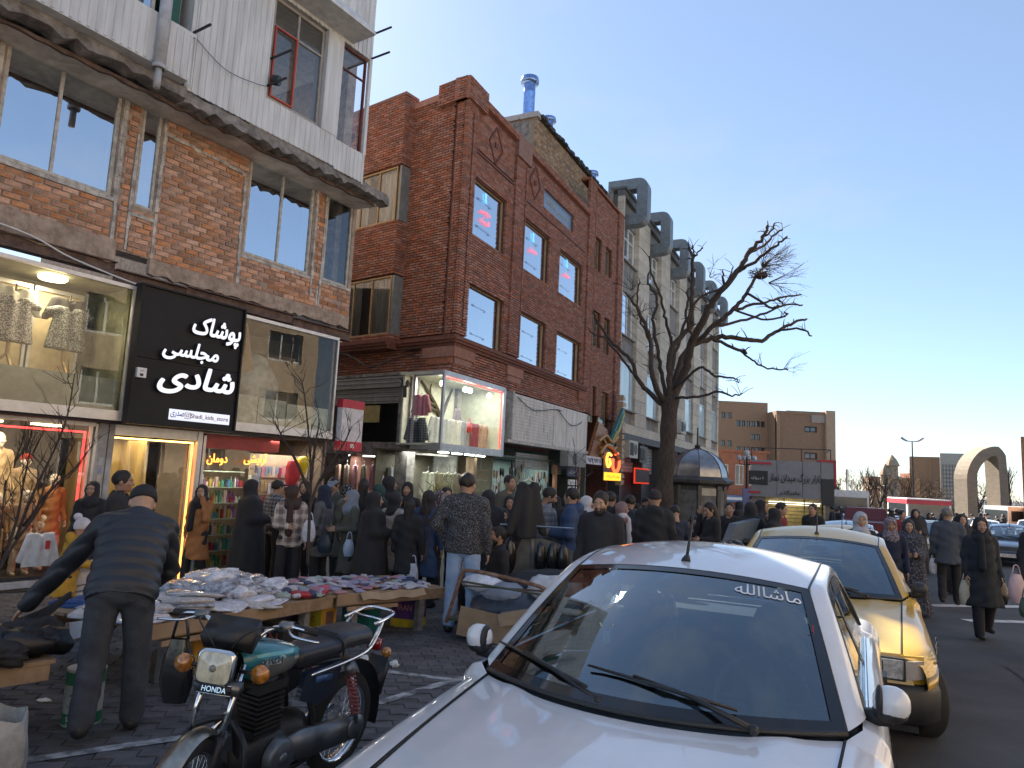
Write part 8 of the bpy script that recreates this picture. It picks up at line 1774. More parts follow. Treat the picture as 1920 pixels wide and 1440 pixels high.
limbs = [ # pixel path with depth offset, base and tip radius
 ([(1256,760,0),(1283,700,0),(1300,640,-.5),(1325,585,-1),(1345,555,-1.2),(1382,510,-1.5),(1405,475,-1.6),(1430,445,-1.8),(1440,422,-1.9)],.15,.03),
 ([(1382,510,-1.5),(1415,490,-1.9),(1440,470,-2.2),(1462,455,-2.4),(1475,443,-2.5)],.06,.02),([(1405,475,-1.6),(1432,462,-1.2),(1452,440,-1),(1467,430,-1)],.05,.02),([(1430,445,-1.8),(1446,432,-1.8),(1453,418,-1.8)],.035,.02),
 ([(1256,755,0),(1270,700,.4),(1290,655,.8),(1335,635,1),(1370,632,1),(1420,640,1.2),(1455,622,1.4),(1490,605,1.5),(1512,598,1.5)],.12,.03),([(1455,622,1.4),(1495,615,1),(1522,630,.8)],.05,.02),([(1385,655,1),(1410,675,1.2),(1440,690,1.3),(1478,693,1.4)],.04,.02),([(1335,635,1),(1385,655,1),(1400,662,1)],.06,.04),
 ([(1290,655,.8),(1340,610,.2),(1375,580,0),(1400,550,0),(1423,510,0),(1440,490,0)],.09,.03),([(1375,580,0),(1420,570,.3),(1460,560,.5),(1502,552,.6)],.055,.02),([(1400,550,0),(1442,575,-.5),(1470,572,-.6),(1505,572,-.6)],.045,.02),([(1375,580,0),(1440,600,-.2),(1475,590,-.3),(1470,585,-.3)],.04,.02),([(1340,610,.2),(1400,600,.6),(1440,585,.7),(1470,572,.8),(1454,562,.8)],.05,.02),
 ([(1254,760,0),(1255,700,0),(1262,650,.2),(1290,618,.3),(1298,590,.3),(1297,550,.3),(1298,510,.3),(1298,485,.3),(1292,463,.3)],.11,.03),([(1298,490,.3),(1300,470,.3),(1299,460,.3)],.03,.02),([(1298,490,.3),(1308,474,.3),(1318,465,.3)],.03,.02),
 ([(1250,760,0),(1228,720,-.4),(1222,690,-.5),(1220,640,-.5),(1205,600,-.7),(1190,570,-.8),(1172,548,-.9)],.10,.025),([(1220,640,-.5),(1203,605,-.5),(1195,560,-.4),(1200,530,-.4)],.04,.02),
 ([(1250,765,0),(1215,735,.3),(1195,710,.5),(1180,672,.6),(1150,645,.7),(1120,605,.8),(1113,582,.8)],.09,.02),([(1195,710,.5),(1165,672,.2),(1140,640,.2),(1105,620,.2)],.05,.02),
 ([(1252,760,0),(1240,700,.8),(1232,650,1),(1225,600,1.2),(1232,560,1.3),(1215,530,1.4),(1220,500,1.4)],.08,.02),([(1258,700,0),(1270,650,.9),(1285,600,1),(1290,560,1),(1288,545,1)],.07,.02),([(1262,650,.2),(1248,600,-.4),(1240,560,-.6),(1223,520,-.8),(1218,480,-.8)],.055,.02),
 ([(1258,745,0),(1300,745,-.8),(1345,735,-1.2),(1370,742,-1.4),(1392,738,-1.4)],.05,.015),([(1258,735,0),(1310,690,-1),(1340,705,-1.4),(1375,710,-1.6),(1385,718,-1.6)],.05,.015),([(1300,640,-.5),(1290,600,-1),(1310,560,-1.2),(1352,540,-1.2),(1355,510,-1.2)],.05,.02),([(1345,555,-1.2),(1362,530,-1.2),(1375,500,-1.2)],.03,.015)]
for pts, r0, r1 in limbs:
    q = catmull([P3(x,y,TD+d)-o0 for x, y, d in pts],5); n = len(q); q = [p+Vector((rgT.uniform(-.03,.03),rgT.uniform(-.03,.03),rgT.uniform(-.03,.03))) if 0 < i < n-1 else p for i, p in enumerate(q)]
    r0 *= .80; crown.tube(q, [r0*(1-i/(n-1))**.8+r1*(1-(1-i/(n-1))**.8) for i in range(n)], 8)
    for k in range(int(n*.4)):                                               # short side shoots left by pruning
        i = rgT.randrange(n//3,n); p = q[i]; d = Vector((rgT.uniform(-1,1),rgT.uniform(-1,1),rgT.uniform(-.2,1.2))).normalized(); L = rgT.uniform(.08,.45)
        crown.tube([p, p+d*L*.5+Vector((0,0,.03)), p+d*L], [max(.008,r1*.6),max(.006,r1*.45),.005], 4, False)
part('limbs', crown, m_bark, TR, True)
for c, n, sp, ax in (((1428,500),40,.95,(.55,.1,.45)),((1330,520),6,.5,(.7,0,.2)),((1185,545),8,.5,(-.3,0,.9)),((1470,690),4,.4,(.8,0,.1)),((1440,530),12,.9,(.9,0,-.15)),((1195,600),6,.5,(-.2,0,.8))):
    b0 = P3(c[0],c[1],TD)-o0
    for k in range(n):
        d = (Vector(ax)+Vector((rgT.uniform(-.6,.6),rgT.uniform(-.6,.6),rgT.uniform(-.55,.55)))).normalized(); L = rgT.uniform(.5,1.1)*sp; p1 = b0+d*L*.5+Vector((0,0,rgT.uniform(-.05,.08))); p2 = b0+d*L+Vector((rgT.uniform(-.1,.1),0,rgT.uniform(-.12,.12)))
        tw.tube([b0+d*.02,p1,p2], [.010,.007,.004], 3, False)
        for j in range(4): s = p1.lerp(p2,rgT.random()); tw.tube([s, s+(d+Vector((rgT.uniform(-.7,.7),rgT.uniform(-.7,.7),rgT.uniform(-.6,.6)))).normalized()*rgT.uniform(.15,.4)], [.005,.003], 3, False)
tag(part('twigs', tw, m_twig, TR), kind='stuff')
ne = MB(); c0 = P3(1427,513,TD)
for k in range(90):
    q = rgT.uniform(0,6.28); z = rgT.uniform(-.12,.10); rr = .22*math.sqrt(max(.1,1-(z/.2)**2)); a = Vector((rr*math.cos(q),rr*math.sin(q),z)); b = a+Vector((-math.sin(q),math.cos(q),rgT.uniform(-.3,.3)))*rgT.uniform(.15,.3); ne.tube([a,(a+b)/2*1.03,b], .006, 3, False)
ne.ball((0,0,-.05),(.18,.18,.11),10,6); solo('bird_nest', ne, m_twig, 'dark bird nest of twigs high in the right side of the bare tree', 'nest', loc=tuple(c0))
def sapling(label, px, py, D, spec, r=.028, seed=1, spread=.6, group=None, tilt=0):
    rg = random.Random(seed); x, y = at(px,D); r_ = thing('sapling', label, 'tree', (x,y,gz(y)), 0, group); o = Vector((x,y,gz(y))); mb = MB(); t2 = MB()
    for pts in spec:
        q = catmull([P3(a,b,D+dd)-o for a, b, dd in pts],5); n = len(q); mb.tube(q, [r*(1-.75*i/(n-1)) for i in range(n)], 7)
        for k in range(int(n*.55)):
            i = rg.randrange(n//3,n); d = Vector((rg.uniform(-1,1),rg.uniform(-.7,.7),rg.uniform(.3,1.4))).normalized(); L = rg.uniform(.2,.7)*spread; p = q[i]; m = p+d*L*.5+Vector((rg.uniform(-.05,.05),0,.04)); e = p+d*L+Vector((0,0,.10*L)); t2.tube([p,m,e],[.006,.004,.0025],4,False)
            for j in range(3): s = m.lerp(e,rg.random()); t2.tube([s,s+(d+Vector((rg.uniform(-.8,.8),rg.uniform(-.5,.5),.3))).normalized()*rg.uniform(.08,.25)],[.0035,.002],3,False)
    part('stem', mb, m_twig, r_, True); tag(part('twigs', t2, m_twig, r_), kind='stuff'); return r_
sapling('slender bare sapling behind the stall, forking wide in front of the cosmetics shop', 575, 1060, 9.2, [[(577,1060,0),(580,980,0),(583,900,0),(580,830,.1),(572,750,.1),(566,715,.1)],[(581,950,0),(600,900,.2),(640,840,.3),(660,800,.4)],[(582,930,0),(558,870,-.2),(530,820,-.3),(515,790,-.3)],[(583,900,0),(590,840,.2),(600,790,.2)],[(600,900,.2),(632,870,.1),(665,850,.1)]], .024, 3, .55)
sapling('thin forked sapling growing among the women behind the far stall', 800, 1060, 9.9, [[(797,1055,0),(802,1010,0),(803,985,0),(800,950,.1),(797,925,.1)],[(803,985,0),(818,960,.1),(826,930,.2)]], .022, 4, .25)
sapling('bare twiggy shrub rising in front of the mannequin window', 40, 1130, 6.6, [[(-30,1120,0),(20,1030,0),(70,960,.1),(110,890,.1),(140,830,.1)],[(-10,1090,0),(30,980,.1),(45,900,.1),(60,830,.1)],[(30,1010,0),(60,930,-.1),(120,800,-.1),(140,700,-.1)],[(45,985,0),(75,940,-.1),(88,870,0)],[(-20,1100,0),(0,1000,0),(10,900,0)],[(75,940,0),(115,900,0),(150,870,0)]], .016, 5, .5)
sapling('slim bare sapling beside the wooden sign, in front of the navy notice board', 1100, 1000, 14.5, [[(1080,990,0),(1078,940,0),(1080,890,0),(1078,850,.1)],[(1079,925,0),(1092,900,.1),(1112,885,.1)]], .022, 6, .5)

# ------------------------------------------------------------------ kiosk with metal dome
KK = thing('kiosk', 'grey metal kiosk with an eight sided tin dome beside the bare tree', 'kiosk', (5.45,20.6,gz(20.6)), R(12))
m_kio = M('kiosk_grey', (.085,.085,.085), .55, metal=.3, var=.25); m_tin = M('tin_dome', (.30,.31,.33), .28, metal=.85, var=.15)
def octa(r, z): return [(r*math.cos(R(22.5+45*k)), r*math.sin(R(22.5+45*k)), z) for k in range(8)]
t = MB(); a, b = octa(.74,0), octa(.74,2.25); t.add(a+b, [(k,(k+1)%8,8+(k+1)%8,8+k) for k in range(8)]); part('body', t, m_kio, KK, False)
t = MB()
for k in range(8): p = octa(.76,0)[k]; t.box(p[0]-.05,p[0]+.05,p[1]-.05,p[1]+.05,0,2.25)
part('corner_post', t, m_kio, KK)
t = MB(); v = octa(.80,2.18)+octa(1.0,2.26)+octa(1.02,2.34)+octa(.86,2.44); t.add(v, [(i*8+k,i*8+(k+1)%8,(i+1)*8+(k+1)%8,(i+1)*8+k) for i in range(3) for k in range(8)]); part('eave', t, m_kio, KK)
prof = [(.86,2.44),(.83,2.62),(.74,2.82),(.58,3.00),(.36,3.14),(.12,3.22),(.05,3.27)]
for k in range(8):
    t = MB(); v = []
    for r_, z in prof: v += [octa(r_,z)[k], octa(r_,z)[(k+1)%8]]
    t.add(v, [(2*i,2*i+1,2*i+3,2*i+2) for i in range(len(prof)-1)]); part('dome_panel', t, m_tin, KK, True)
    t = MB(); t.tube([octa(r_+.006,z)[k] for r_, z in prof], .012, 5); part('dome_rib', t, m_kio, KK)
t = MB(); t.tube([(0,0,3.2),(0,0,3.32),(0,0,3.36),(0,0,3.85)], [.05,.09,.03,.022], 8); part('finial', t, m_black, KK)
t = MB()
for k in (4,5,6): 
    p, q = Vector(octa(.745,0)[k]), Vector(octa(.745,0)[(k+1)%8]); m = (p+q)/2; nrm = Vector((m.x,m.y,0)).normalized(); d = (q-p)
    t.obox(m+nrm*.012+Vector((0,0,1.5)), d*.40, nrm*.008, Vector((0,0,.55)))
part('notice_panel', t, M('scuffed_panel', (.17,.165,.16), .7, col2=(.07,.07,.07), scale=5, detail=8), KK)
t = MB(); p, q = Vector(octa(.745,0)[5]), Vector(octa(.745,0)[6]); m = (p+q)/2; nrm = Vector((m.x,m.y,0)).normalized(); t.obox(m+nrm*.03+Vector((0,0,2.02)), (q-p)*.38, nrm*.006, Vector((0,0,.10))); part('pale_notice', t, M('pale_paper', (.45,.42,.36), .8), KK)

# ------------------------------------------------------------------ bazaar entrance pavilion
PV = thing('entrance_pavilion', 'grey clad bazaar entrance pavilion with black Persian lettering', 'building', (13.55,34.3,gz(34.3)), R(-20))
m_pv = M('panel_grey', (.24,.25,.275), .45, var=.06); m_pvd = M('panel_dark', (.035,.038,.045), .5)
hx = 1.78; zb_, zt = 2.05, 3.80
for a, b in ((-hx,-.62),(-.60,.52),(.54,1.32)): t = MB(); t.box(a,b,-.2,.05,zb_,zt); part('fascia_panel', t, m_pv, PV)
t = MB(); t.box(1.34,hx+.12,-.24,.05,1.8,3.0); part('dark_panel', t, m_pvd, PV); t = MB(); t.box(1.34,hx+.12,-.22,.05,3.02,zt+.02); part('fascia_panel', t, m_pv, PV)
t = MB(); t.box(-hx-.14,-.85,-.26,-.2,3.60,3.70); part('red_stripe', t, m_red, PV); t = MB(); t.box(-hx-.14,-1.35,-.26,-.2,2.20,2.30); part('red_stripe', t, m_red, PV); t = MB(); t.box(hx-.55,hx+.22,-.26,3.0,zt,zt+.10); t.box(hx+.13,hx+.22,-.26,3.0,2.7,zt); part('red_edge', t, m_red, PV)
t = MB(); t.box(-hx-.12,-1.02,-.27,-.21,2.62,3.28); GP = part('gate_plate', t, m_black, PV); text('lettering', fa('دروازه')+' ۱', .55, m_white, GP, (-1.5,-.275,2.92), height=.16, ext=.003)
text('lettering', fa('بازار بزرگ میدان نماز'), 2.30, M('letter_black', (.012,.012,.014), .5), PV, (.20,-.215,2.98), height=.50, ext=.03, bold=.006, shear=.12)
text('lettering', fa('عابرگذر'), .95, MATS['letter_black'], PV, (-.02,-.215,2.28), height=.24, ext=.03, bold=.01)
t = MB(); t.box(-hx+.02,-hx+.55,.0,3.0,-.2,zb_); t.box(hx-.25,hx,-.05,3.0,-.2,1.8); t.box(-hx,hx,2.9,3.0,-.2,zt); t.box(-hx,hx,.05,3.0,zb_,zb_+.1); t.box(-hx,hx,.05,3.0,zt-.1,zt); t.box(-hx,-hx+.05,.05,3,zb_,zt); part('pavilion_wall', t, M('pavilion_stone', (.26,.25,.23), .7, var=.2), PV)
t = MB()
for k in range(7): t.box(-hx+.6,hx-.3,.3,.33,.9+k*.17,.93+k*.17)
for u in (-1.2,-.3,.6): t.box(u,u+.04,.28,.33,-.1,zb_)
part('railing', t, M('green_rail', (.05,.10,.085), .5), PV)
t = MB(); t.box(-hx+.6,hx-.3,1.6,1.65,-.1,zb_); part('lit_back_wall', t, M('ochre_wall', (.34,.26,.11), .7, var=.2), PV)
area('pavilion_lamp', (13.5,35.2,gz(34.3)+2.0), (1.6,.6), 8, (1,.92,.6)); t = MB()
for k in range(3): t.box(-hx+.8,hx-.4,.9+k*.2,.94+k*.2,zb_-.14-.1*k,zb_-.11-.1*k)
part('tube_lamp', t, glow('pale_tube', (1,.95,.75), 1.0), PV)
t = MB(); 
for a, b in (((-hx,.1,zt+.6),(hx,.1,zt+.6)),((-hx,.1,zt),(-hx,.1,zt+.6)),((hx,.1,zt),(hx,.1,zt+.6)),((.5,.1,zt),(.5,.1,zt+.6)),((hx,.1,zt+.6),(hx,3,zt+.6))): t.bar(a,b,.04,.04)
part('roof_rail', t, m_eng, PV)
# ------------------------------------------------------------------ far buildings
m_fb = M('brown_brick_far', (.33,.215,.135), .9, col2=(.26,.165,.10), scale=3, detail=8, stretch=(1,1,3)); m_fb2 = M('brown_brick_far2', (.28,.18,.115), .9, col2=(.22,.14,.09), scale=3, detail=8, stretch=(1,1,3)); m_fb3 = M('tan_brick_far', (.42,.31,.21), .9, col2=(.34,.25,.17), scale=3, detail=8)
m_farp = M('far_window_pane', (.05,.06,.075), .12, spec=.9)
def fbox(name, label, x0, x1, y, z1, depth, mat, wins=(), wm=None, rz=0, rows=None, extra=()):
    r_ = thing(name, label, 'building', (x0,y,gz(y)), R(rz)); h = z1-gz(y); w = (x1-x0)/math.cos(R(rz))
    hs = [(a,b,c,d) for a,b,c,d in wins]; t = MB(); wall(t, 0,w,0,h,0,.3,hs); t.box(0,.3,.3,depth,0,h); t.box(w-.3,w,.3,depth,0,h); t.box(.3,w-.3,.3,depth,h-.3,h-.05); t.box(.3,w-.3,1.2,1.3,0,h-.3); part('wall', t, mat, r_)
    for a, b, c, d in wins: window(r_, a,b,c,d, .12, m_white if wm is None else wm, m_farp, min(.12,(b-a)*.1), .08, mull=((a+b)/2,), back=0)
    for q, mt in extra: t = MB(); t.box(*q); part('wall_trim', t, mt, r_)
    return r_
wD = [(x,x+.8,z,z+.75) for z in (10.3,7.2,4.2) for x in ((1.7,3.0,4.2,5.5,6.5,7.5) if z != 7.2 else (.8,2.0,6.6,7.6))]+[(x,x+.7,z,z+.9) for z in (8.9,5.8,3.4) for x in (6.6,7.8)]
fbox('brown_block', 'tall brown brick block with rows of small windows far behind the kiosk', 22.0, 27.6, 76, 10.9, 14, m_fb, [(x*.62,x*.62+.42,z,z+.62) for x, z in [(1.0,10.2),(2.1,10.2),(1.0,7.2),(2.1,7.2),(1.0,4.3),(2.1,4.3)]+[(3.6+i*.85,9.4) for i in range(6)]+[(6.2,8.0),(7.0,8.0)]+[(3.6+i*.85,6.6) for i in range(6)]+[(6.2,5.2),(7.0,5.2)]+[(6.0,3.9),(6.8,3.9),(7.4,3.9)]], m_eng)
fbox('brown_block', 'brown brick block with a stepped top, right of the tall one', 27.6, 33.0, 73.5, 9.85, 14, m_fb2, [(2.9,4.2,8.9,9.5),(2.9,4.2,6.1,6.8),(2.9,4.2,3.5,4.3)], m_eng, 0, None, [((-.0,.35,-.12,.3,0,10.6),m_fb),((1.0,5.0,-.10,.2,10.7,11.05),m_fb2),((3.6,5.4,-.14,0,9.9,10.7),M('pale_lettering_band', (.40,.38,.35), .8, col2=(.22,.17,.13), scale=30)),((5.0,5.95,-.4,.3,0,11.2),m_fb3)])
fbox('red_house', 'small red brick house with three white windows behind the kiosk', 15.9, 20.2, 56, 4.6, 8, M('red_brick_far', (.32,.13,.075), .9, scale=3), [(.5,1.4,3.0,4.6),(1.9,2.6,3.0,4.6),(3.0,3.9,3.0,4.6)], None, 0, None, [((-.2,4.6,-.1,.2,5.55,5.75),MATS['red_brick_far']),((.2,4.0,-.6,-.1,1.7,2.2),M('bank_blue', (.10,.18,.38), .5)),((.3,3.9,-.62,-.6,1.85,2.05),m_white)])
# billboard with a face-less portrait shape, no-entry sign
bb = MB(); bb.box(-.62,.62,-.05,.05,.3,2.3); BB = solo('billboard', bb, M('poster_lilac', (.25,.23,.36), .6), 'lilac poster board with the head and shoulders of a bearded man', 'billboard', loc=(14.9,43.5,gz(43.5)+.25)); bb = MB(); bb.prism([(-.5,.35),(-.45,.95),(-.15,1.15),(.2,1.15),(.5,.95),(.55,.35)], lambda p: (p[0],-.06,p[1]), lambda p: (p[0],-.055,p[1])); part('printed_shoulders', bb, M('poster_navy', (.05,.06,.16), .6), BB)
bb = MB(); bb.prism([(.24*math.cos(2*math.pi*k/16)+.02,1.52+.32*math.sin(2*math.pi*k/16)) for k in range(16)], lambda p: (p[0],-.068,p[1]), lambda p: (p[0],-.062,p[1])); part('printed_head', bb, M('poster_skin', (.34,.24,.19), .6), BB); bb = MB(); bb.prism([(-.24,1.62),(-.2,1.86),(.05,1.92),(.27,1.82),(.27,1.62),(.15,1.70),(-.12,1.70)], lambda p: (p[0],-.074,p[1]), lambda p: (p[0],-.07,p[1])); bb.prism([(-.2,1.42),(-.12,1.2),(.04,1.14),(.18,1.22),(.24,1.42),(.12,1.36),(-.08,1.36)], lambda p: (p[0],-.074,p[1]), lambda p: (p[0],-.07,p[1])); part('printed_hair', bb, M('poster_dark', (.04,.03,.04), .6), BB)
ns = MB(); ns.cyl((0,0,0),(0,0,2.6),.04); NS = solo('road_sign', ns, m_steel, 'round magenta red no entry sign on a pole behind the kiosk', 'sign', loc=(11.6,38.6,gz(38.6))); ns = MB(); ns.lathe([(0,0),(.34,0),(.34,.03),(0,.03)],20,(0,-.08,2.6),'y'); part('sign_disc', ns, M('sign_magenta', (.45,.04,.22), .5), NS); ns = MB(); ns.box(-.22,.22,-.095,-.085,2.54,2.64); part('sign_bar', ns, m_white, NS)
# street lamps
def lamp_post(label, px, D, ytop, arm=.9):
    x, y = at(px,D); zt_ = zat(ytop,px,D); g0 = gz(y); r_ = thing('street_lamp', label, 'street lamp', (x,y,g0)); h = zt_-g0; t = MB(); t.tube([(0,0,0),(0,0,h*.5),(0,0,h)], [.10,.08,.05], 8); part('post', t, m_eng, r_)
    for s in (-1,1): t = MB(); t.tube(catmull([(0,0,h),(s*arm*.5,0,h+.05),(s*arm,0,h+.35)],4), [.05,.05,.05,.06,.08,.09,.10,.09,.05], 6); part('lamp_arm', t, m_steel, r_)
    return r_
lamp_post('tall street lamp with two upswept arms standing before the far trees', 1713, 60, 828, 1.0)
x, y = at(1400,46); r_ = thing('street_lamp', 'ornate street lamp with clustered globes left of the pavilion', 'street lamp', (x,y,gz(y))); t = MB(); t.tube([(0,0,0),(0,0,2.4),(0,0,4.6)], [.12,.09,.07], 8); part('post', t, m_eng, r_); t = MB()
for q in range(4): t.tube([(0,0,4.1),(.45*math.cos(q*1.57),.45*math.sin(q*1.57),4.15),(.5*math.cos(q*1.57),.5*math.sin(q*1.57),4.4)], .03, 5)
part('bracket_arm', t, m_eng, r_); t = MB()
for q in range(4): t.ball((.5*math.cos(q*1.57),.5*math.sin(q*1.57),4.55),.16,8,6)
t.ball((0,0,4.85),.20,8,6); part('globe', t, M('lamp_globe', (.55,.57,.6), .3), r_)
for px, D, yt in ((1589,44,880),(1598,46,900)): x, y = at(px,D); t = MB(); t.cyl((0,0,0),(0,0,zat(yt,px,D)-gz(y)),.10,.08); solo('steel_post', t, m_steel, 'plain steel post right of the pavilion, %s of two' % ('taller' if yt == 880 else 'shorter'), 'post', 'posts right of the pavilion', loc=(x,y,gz(y)))
# arch
AR = thing('stone_arch', 'tall pale stone arch with a pointed crown on the right', 'arch', (46.9,70,gz(70)), R(8))
ap = []
def apt(u): # centre line from left foot over the crown to the right foot
    if u < .42: return (-2.35, 7.6*u/.42*.62)
    if u < .66: q = (u-.42)/.24; return (-2.35+2.9*(1-math.cos(q*math.pi/2))**.9+.0, 4.7+2.9*math.sin(q*math.pi/2))
    if u < .72: q = (u-.66)/.06; return (.55+.45*q, 7.6-.5*q)
    q = (u-.72)/.28; return (1.0+.12*math.sin(q*3), 7.1-7.1*q)
t = MB()
def arch(s,u):
    x, z = apt(u); w_, d_ = (.52 if u < .6 else .46), .85; c = [(-w_,-d_),(w_,-d_),(w_,d_),(-w_,d_),(-w_,-d_)][int(round(s*4))]
    x2, z2 = apt(min(1,u+.01)); x1, z1 = apt(max(0,u-.01)); tx_, tz = x2-x1, z2-z1; l = math.hypot(tx_,tz) or 1; nx, nz_ = tz/l, -tx_/l
    ww = -c[0]; return (x+nx*ww*-1, c[1], z+nz_*ww*-1)
t.grid(arch, 4, 50); part('arch_body', t, M('arch_stone', (.25,.20,.145), .85, col2=(.19,.15,.11), scale=2, detail=8, stretch=(1,1,2.5)), AR)
# buildings at the far right
fbox('grid_tower', 'pale concrete block with a grid screen facade, left behind the arch', 67.8, 70.6, 112, 8.6, 4, M('pale_concrete', (.50,.44,.36), .85), [], None, -31, None, [((.2,3.3,-.15,0,.4+k*.62,.75+k*.62),M('screen_white', (.55,.52,.47), .8)) for k in range(12)]+[((.3+k*.42,.45+k*.42,-.2,-.15,.2,8.0),M('screen_brown', (.30,.22,.17), .8)) for k in range(7)])
fbox('brown_tower', 'plain brown brick slab block behind the far trees', 68.6, 73.0, 122, 8.4, 6, m_fb2, [], None, -30, None, [((2.9,3.1,-.1,0,0,9.4),m_fb)])
fbox('red_terrace', 'long low red brick terrace with white window bands behind the far trees', 79.0, 92.0, 140, 6.1, 4, MATS['red_brick_far'], [], None, 0, None, [((.2,12.8,-.1,0,2.0+k*2.0,2.9+k*2.0),M('window_band', (.42,.40,.38), .5)) for k in range(3)]+[((1.2+k*2,1.5+k*2,-.15,-.1,.5,7.2),MATS['red_brick_far']) for k in range(6)])
RB = fbox('orange_house', 'orange brick corner house with wide windows at the right edge', 38.9, 45.0, 54, 6.6, 9, M('orange_brick_far', (.36,.17,.085), .9, scale=3), [(.5,3.2,5.4,6.9),(3.5,6.5,5.4,6.9),(.5,3.2,3.2,4.7),(3.5,6.5,3.2,4.7),(.6,6.4,.8,2.3)], m_alu, -36)
for i, (px, D, yt, w_) in enumerate(((1661,112,870,1.0),(1674,112,853,1.2))):
    x, y = at(px,D); h = zat(yt,px,D)-gz(y); t = MB(); t.lathe([(w_*.8,0),(w_*.75,h-4),(w_*1.1,h-3.8),(w_*1.1,h-3.4),(w_*.7,h-3.3),(w_*.7,h-1.8),(w_*.95,h-1.7),(w_*.6,h-.8),(.1,h)],10); solo('minaret', t, m_fb3, ('short brick minaret left of its pair behind the trees','taller brick minaret right of its pair behind the trees')[i], 'minaret', loc=(x,y,gz(y)))
fbox('mosque_hall', 'low brown brick hall below the two minarets', 60.0, 68.0, 118, 4.6, 3, m_fb2)
# winter trees in the distance: bare crowns of fine twigs
def far_tree(label, px, D, ytop, wpx, seed, leafy=0, mat=m_twig, dens=1.):
    rg = random.Random(seed); x, y = at(px,D); g0 = gz(y); h = zat(ytop,px,D)-g0; wd = wpx/1333*D; r_ = thing('winter_tree', label, 'tree', (x,y,g0), rg.uniform(0,6), 'winter trees in the square'); t = MB(); c = MB()
    def grow(p, d, L, r, lev):
        e = p+d*L; m = (p+e)/2+Vector((rg.uniform(-1,1),rg.uniform(-1,1),rg.uniform(-.3,.6)))*L*.10; (t if lev < 2 else c).tube([p,m,e], [r,r*.8,r*.6], 6 if lev < 2 else 3, False)
        if lev >= 5: return
        for k in range(rg.choice((2,3,3)) if lev > 0 else 4):
            dd = (d+Vector((rg.uniform(-1,1)*wd/h*1.25,rg.uniform(-1,1)*wd/h*1.25,rg.uniform(-.25,.55)))).normalized(); grow(p+(e-p)*rg.uniform(.55,1), dd, L*rg.uniform(.62,.85), r*.55, lev+1)
    grow(Vector((0,0,0)), Vector((rg.uniform(-.1,.1),0,1)).normalized(), h*.27, h*.026, 0); part('trunk', t, m_bark, r_, True)
    vs = np.array(c.v); sc_ = min(1.15,h/max(.1,vs[:,2].max())); c.v = [(a,b,d*sc_) for a, b, d in c.v]; part('crown', c, mat, r_)
m_tw2 = M('far_twig', (.115,.080,.055), .95); m_tw3 = M('far_twig_olive', (.15,.11,.05), .95)
for i, (px, D, yt, w_, mt, lb) in enumerate(((1580,70,868,50,m_tw2,'dark bare tree nearest the pavilion in the far square'),(1605,78,862,55,m_twig,'dense bare tree, second right of the pavilion'),(1628,74,852,60,m_twig,'tall bare tree left of the minarets'),(1650,84,850,60,m_tw2,'tall bare tree just left of the two arm street lamp'),(1672,66,862,70,m_bark,'spreading bare tree with a thick forked trunk by the street lamp'),(1700,80,860,60,m_tw2,'pale bare tree behind the two arm street lamp'),(1690,62,915,50,m_tw3,'low olive bush left of the street lamp foot'),(1725,64,912,52,m_tw3,'low olive bush right of the street lamp foot'),(1745,78,890,50,m_tw2,'thin bare tree before the red terrace'),(1770,74,895,50,m_tw2,'thin bare tree left of the arch'),(1795,84,905,46,m_tw2,'low bare tree hard against the arch foot'),(1835,84,862,55,m_tw2,'bare tree seen through the arch'),(1862,80,880,50,m_tw3,'yellowish bare tree seen through the right half of the arch'),(1893,76,850,40,m_tw2,'bare tree right of the arch before the orange house'))):
    far_tree(lb, px, D, yt, w_, 40+i, 0, mt)
hg = MB(); rg = random.Random(3)
for k in range(2600):
    x = rg.uniform(20,95); y = rg.uniform(86,100)+x*.25; z = abs(rg.gauss(0,1))*1.4; a = Vector((x,y,gz(y)+z)); d = Vector((rg.uniform(-1,1),rg.uniform(-1,1),rg.uniform(0,1.6))).normalized()*rg.uniform(.6,1.6); hg.tube([a,a+d],[.05,.02],3,False)
tag(part('far_thicket', hg, m_tw2), 'brown winter thicket closing the far side of the square', 'thicket', kind='stuff')
# stalls, truck, bus among the far traffic
TRK = thing('pickup_truck', 'dark red pickup with a load bed rack beyond the second taxi', 'truck', (13.6,27.2,gz(27.2)), R(64)); t = MB(); t.box(-2.0,.4,-.85,.85,.75,1.30); part('load_bed', t, M('maroon_paint', (.13,.02,.03), .4), TRK); t = MB(); t.box(.4,1.9,-.8,.8,.45,1.2); t.add([(.45,-.78,1.2),(1.7,-.78,1.2),(1.7,.78,1.2),(.45,.78,1.2),(.6,-.68,1.75),(1.25,-.68,1.75),(1.25,.68,1.75),(.6,.68,1.75)],[(4,5,6,7),(0,1,5,4),(1,2,6,5),(2,3,7,6),(3,0,4,7)]); part('cab', t, MATS['maroon_paint'], TRK); t = MB()
for u in (-1.95,-1.2,-.4,.35): t.box(u,u+.05,-.85,-.8,1.3,1.75); t.box(u,u+.05,.8,.85,1.3,1.75)
t.box(-2,.4,-.86,-.8,1.7,1.76); t.box(-2,.4,.8,.86,1.7,1.76); part('rack', t, m_eng, TRK)
for u in (-1.2,1.2):
    for s in (-.75,.75): t = MB(); t.lathe([(.15,-.09),(.34,-.09),(.34,.09),(.15,.09)],16,(u,s,.34),'y'); part('wheel', t, m_rubber, TRK)
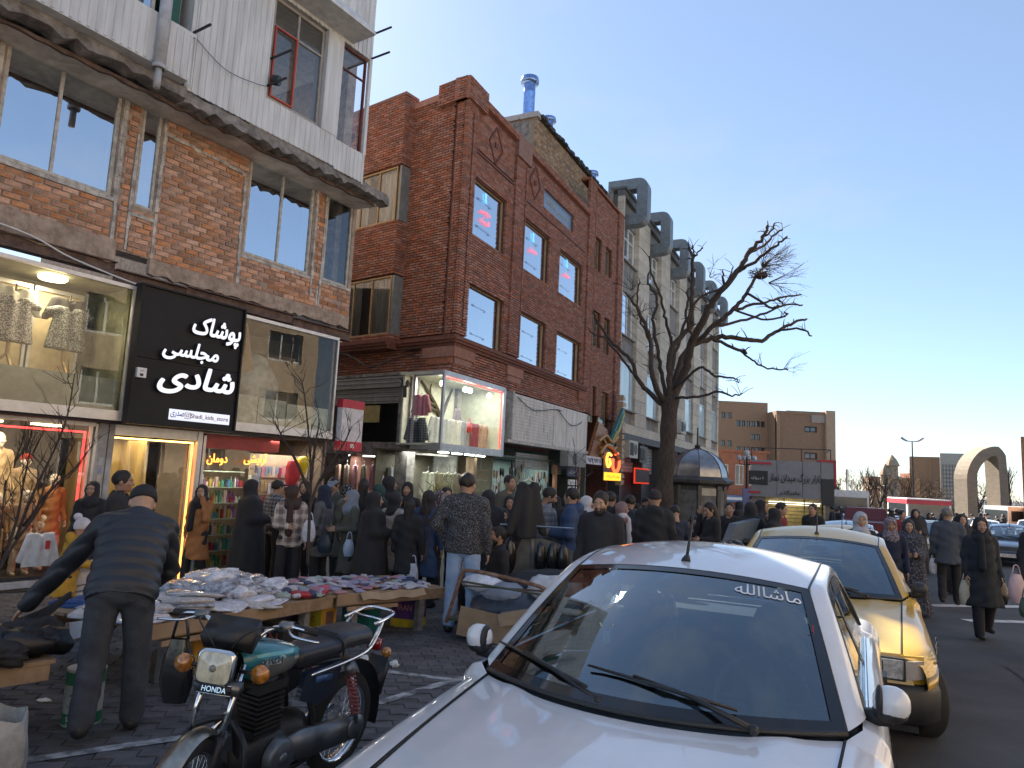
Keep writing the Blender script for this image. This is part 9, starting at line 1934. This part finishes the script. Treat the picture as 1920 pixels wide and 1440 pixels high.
def bus(label, x, y, az, L, h, col, name='bus', cat='bus', band=None):
    r_ = thing(name, label, cat, (x,y,gz(y)), R(90-az)); t = MB(); t.box(-L/2,L/2,-1.2,1.2,.4,h); part('body', t, col, r_); t = MB(); t.box(L/2,L/2+.02,-1.1,1.1,h*.48,h*.86); t.box(-L/2+.3,L/2-.3,1.2,1.22,h*.5,h*.85); t.box(-L/2+.3,L/2-.3,-1.22,-1.2,h*.5,h*.85); part('window_band', t, M('bus_glass', (.03,.04,.05), .15, spec=.9), r_)
    if band: t = MB(); t.box(-L/2-.01,L/2+.025,-1.23,1.23,h*.86,h*.97); part('roof_band', t, band, r_)
    for u in (-L*.3,L*.32):
        for s in (-1.05,1.05): t = MB(); t.lathe([(.2,-.12),(.45,-.12),(.45,.12),(.2,.12)],16,(u,s,.45),'y'); part('wheel', t, m_rubber, r_)
bus('white bus with a black windscreen behind the far crowd, right of the pavilion', 20.6, 44.5, 200, 8, 2.75, m_white)
bus('white minibus with a red roof stripe in the far traffic', 26.6, 46.5, 196, 5.2, 2.5, m_white, 'minibus', 'minibus', m_red)
bus('pale box van beside the right foot of the arch', 43.8, 60.5, 260, 6, 2.4, m_white, 'box_van', 'van')
for i, (x, y) in enumerate(((10.3,38.0),(12.3,39.5))): dupcar(w0, ('white car left of the poster behind the kiosk','white car right of the poster behind the kiosk')[i], x, y, 100, 'car')
# the other side of the street: seen only mirrored in the shop glass
for i, (t0, w_, h, mt, lb) in enumerate(((0,15,12.5,M('cream_render', (.56,.43,.30), .85, var=.12, scale=2),'cream rendered block across the street mirrored in the shop glass'),(15.3,17,11,m_fb3,'tan brick block across the street mirrored in the left shop glass'),(32.6,16,13,MATS['cream_render'],'farther cream block across the street behind the viewer, mirrored in glass'))):
    x, y = 22.5-.438*t0, 17.5-.899*t0
    fbox('facing_block', lb, 0, w_, 0, h, 10, mt, [(1.0+k*3,2.6+k*3,z,z+1.6) for k in range(int(w_/3)) for z in (1.2,4.4,7.6) if 2.6+k*3 < w_-.4 and z+1.6 < h-.3], m_white).matrix_basis = Matrix.Translation((x,y,-.3)) @ Matrix.Rotation(R(-116),4,'Z')
# unseen block added behind the alley to keep the sun off the street
rb_ = MB(); rb_.box(0,14,0,9,-1,13); RBk = solo('alley_sun_blocker', rb_, m_conc, 'plain unseen block added behind the alley between the two brick houses to stop the sun', 'building', loc=(-13.5,27,0), rot=(0,0,R(37)))
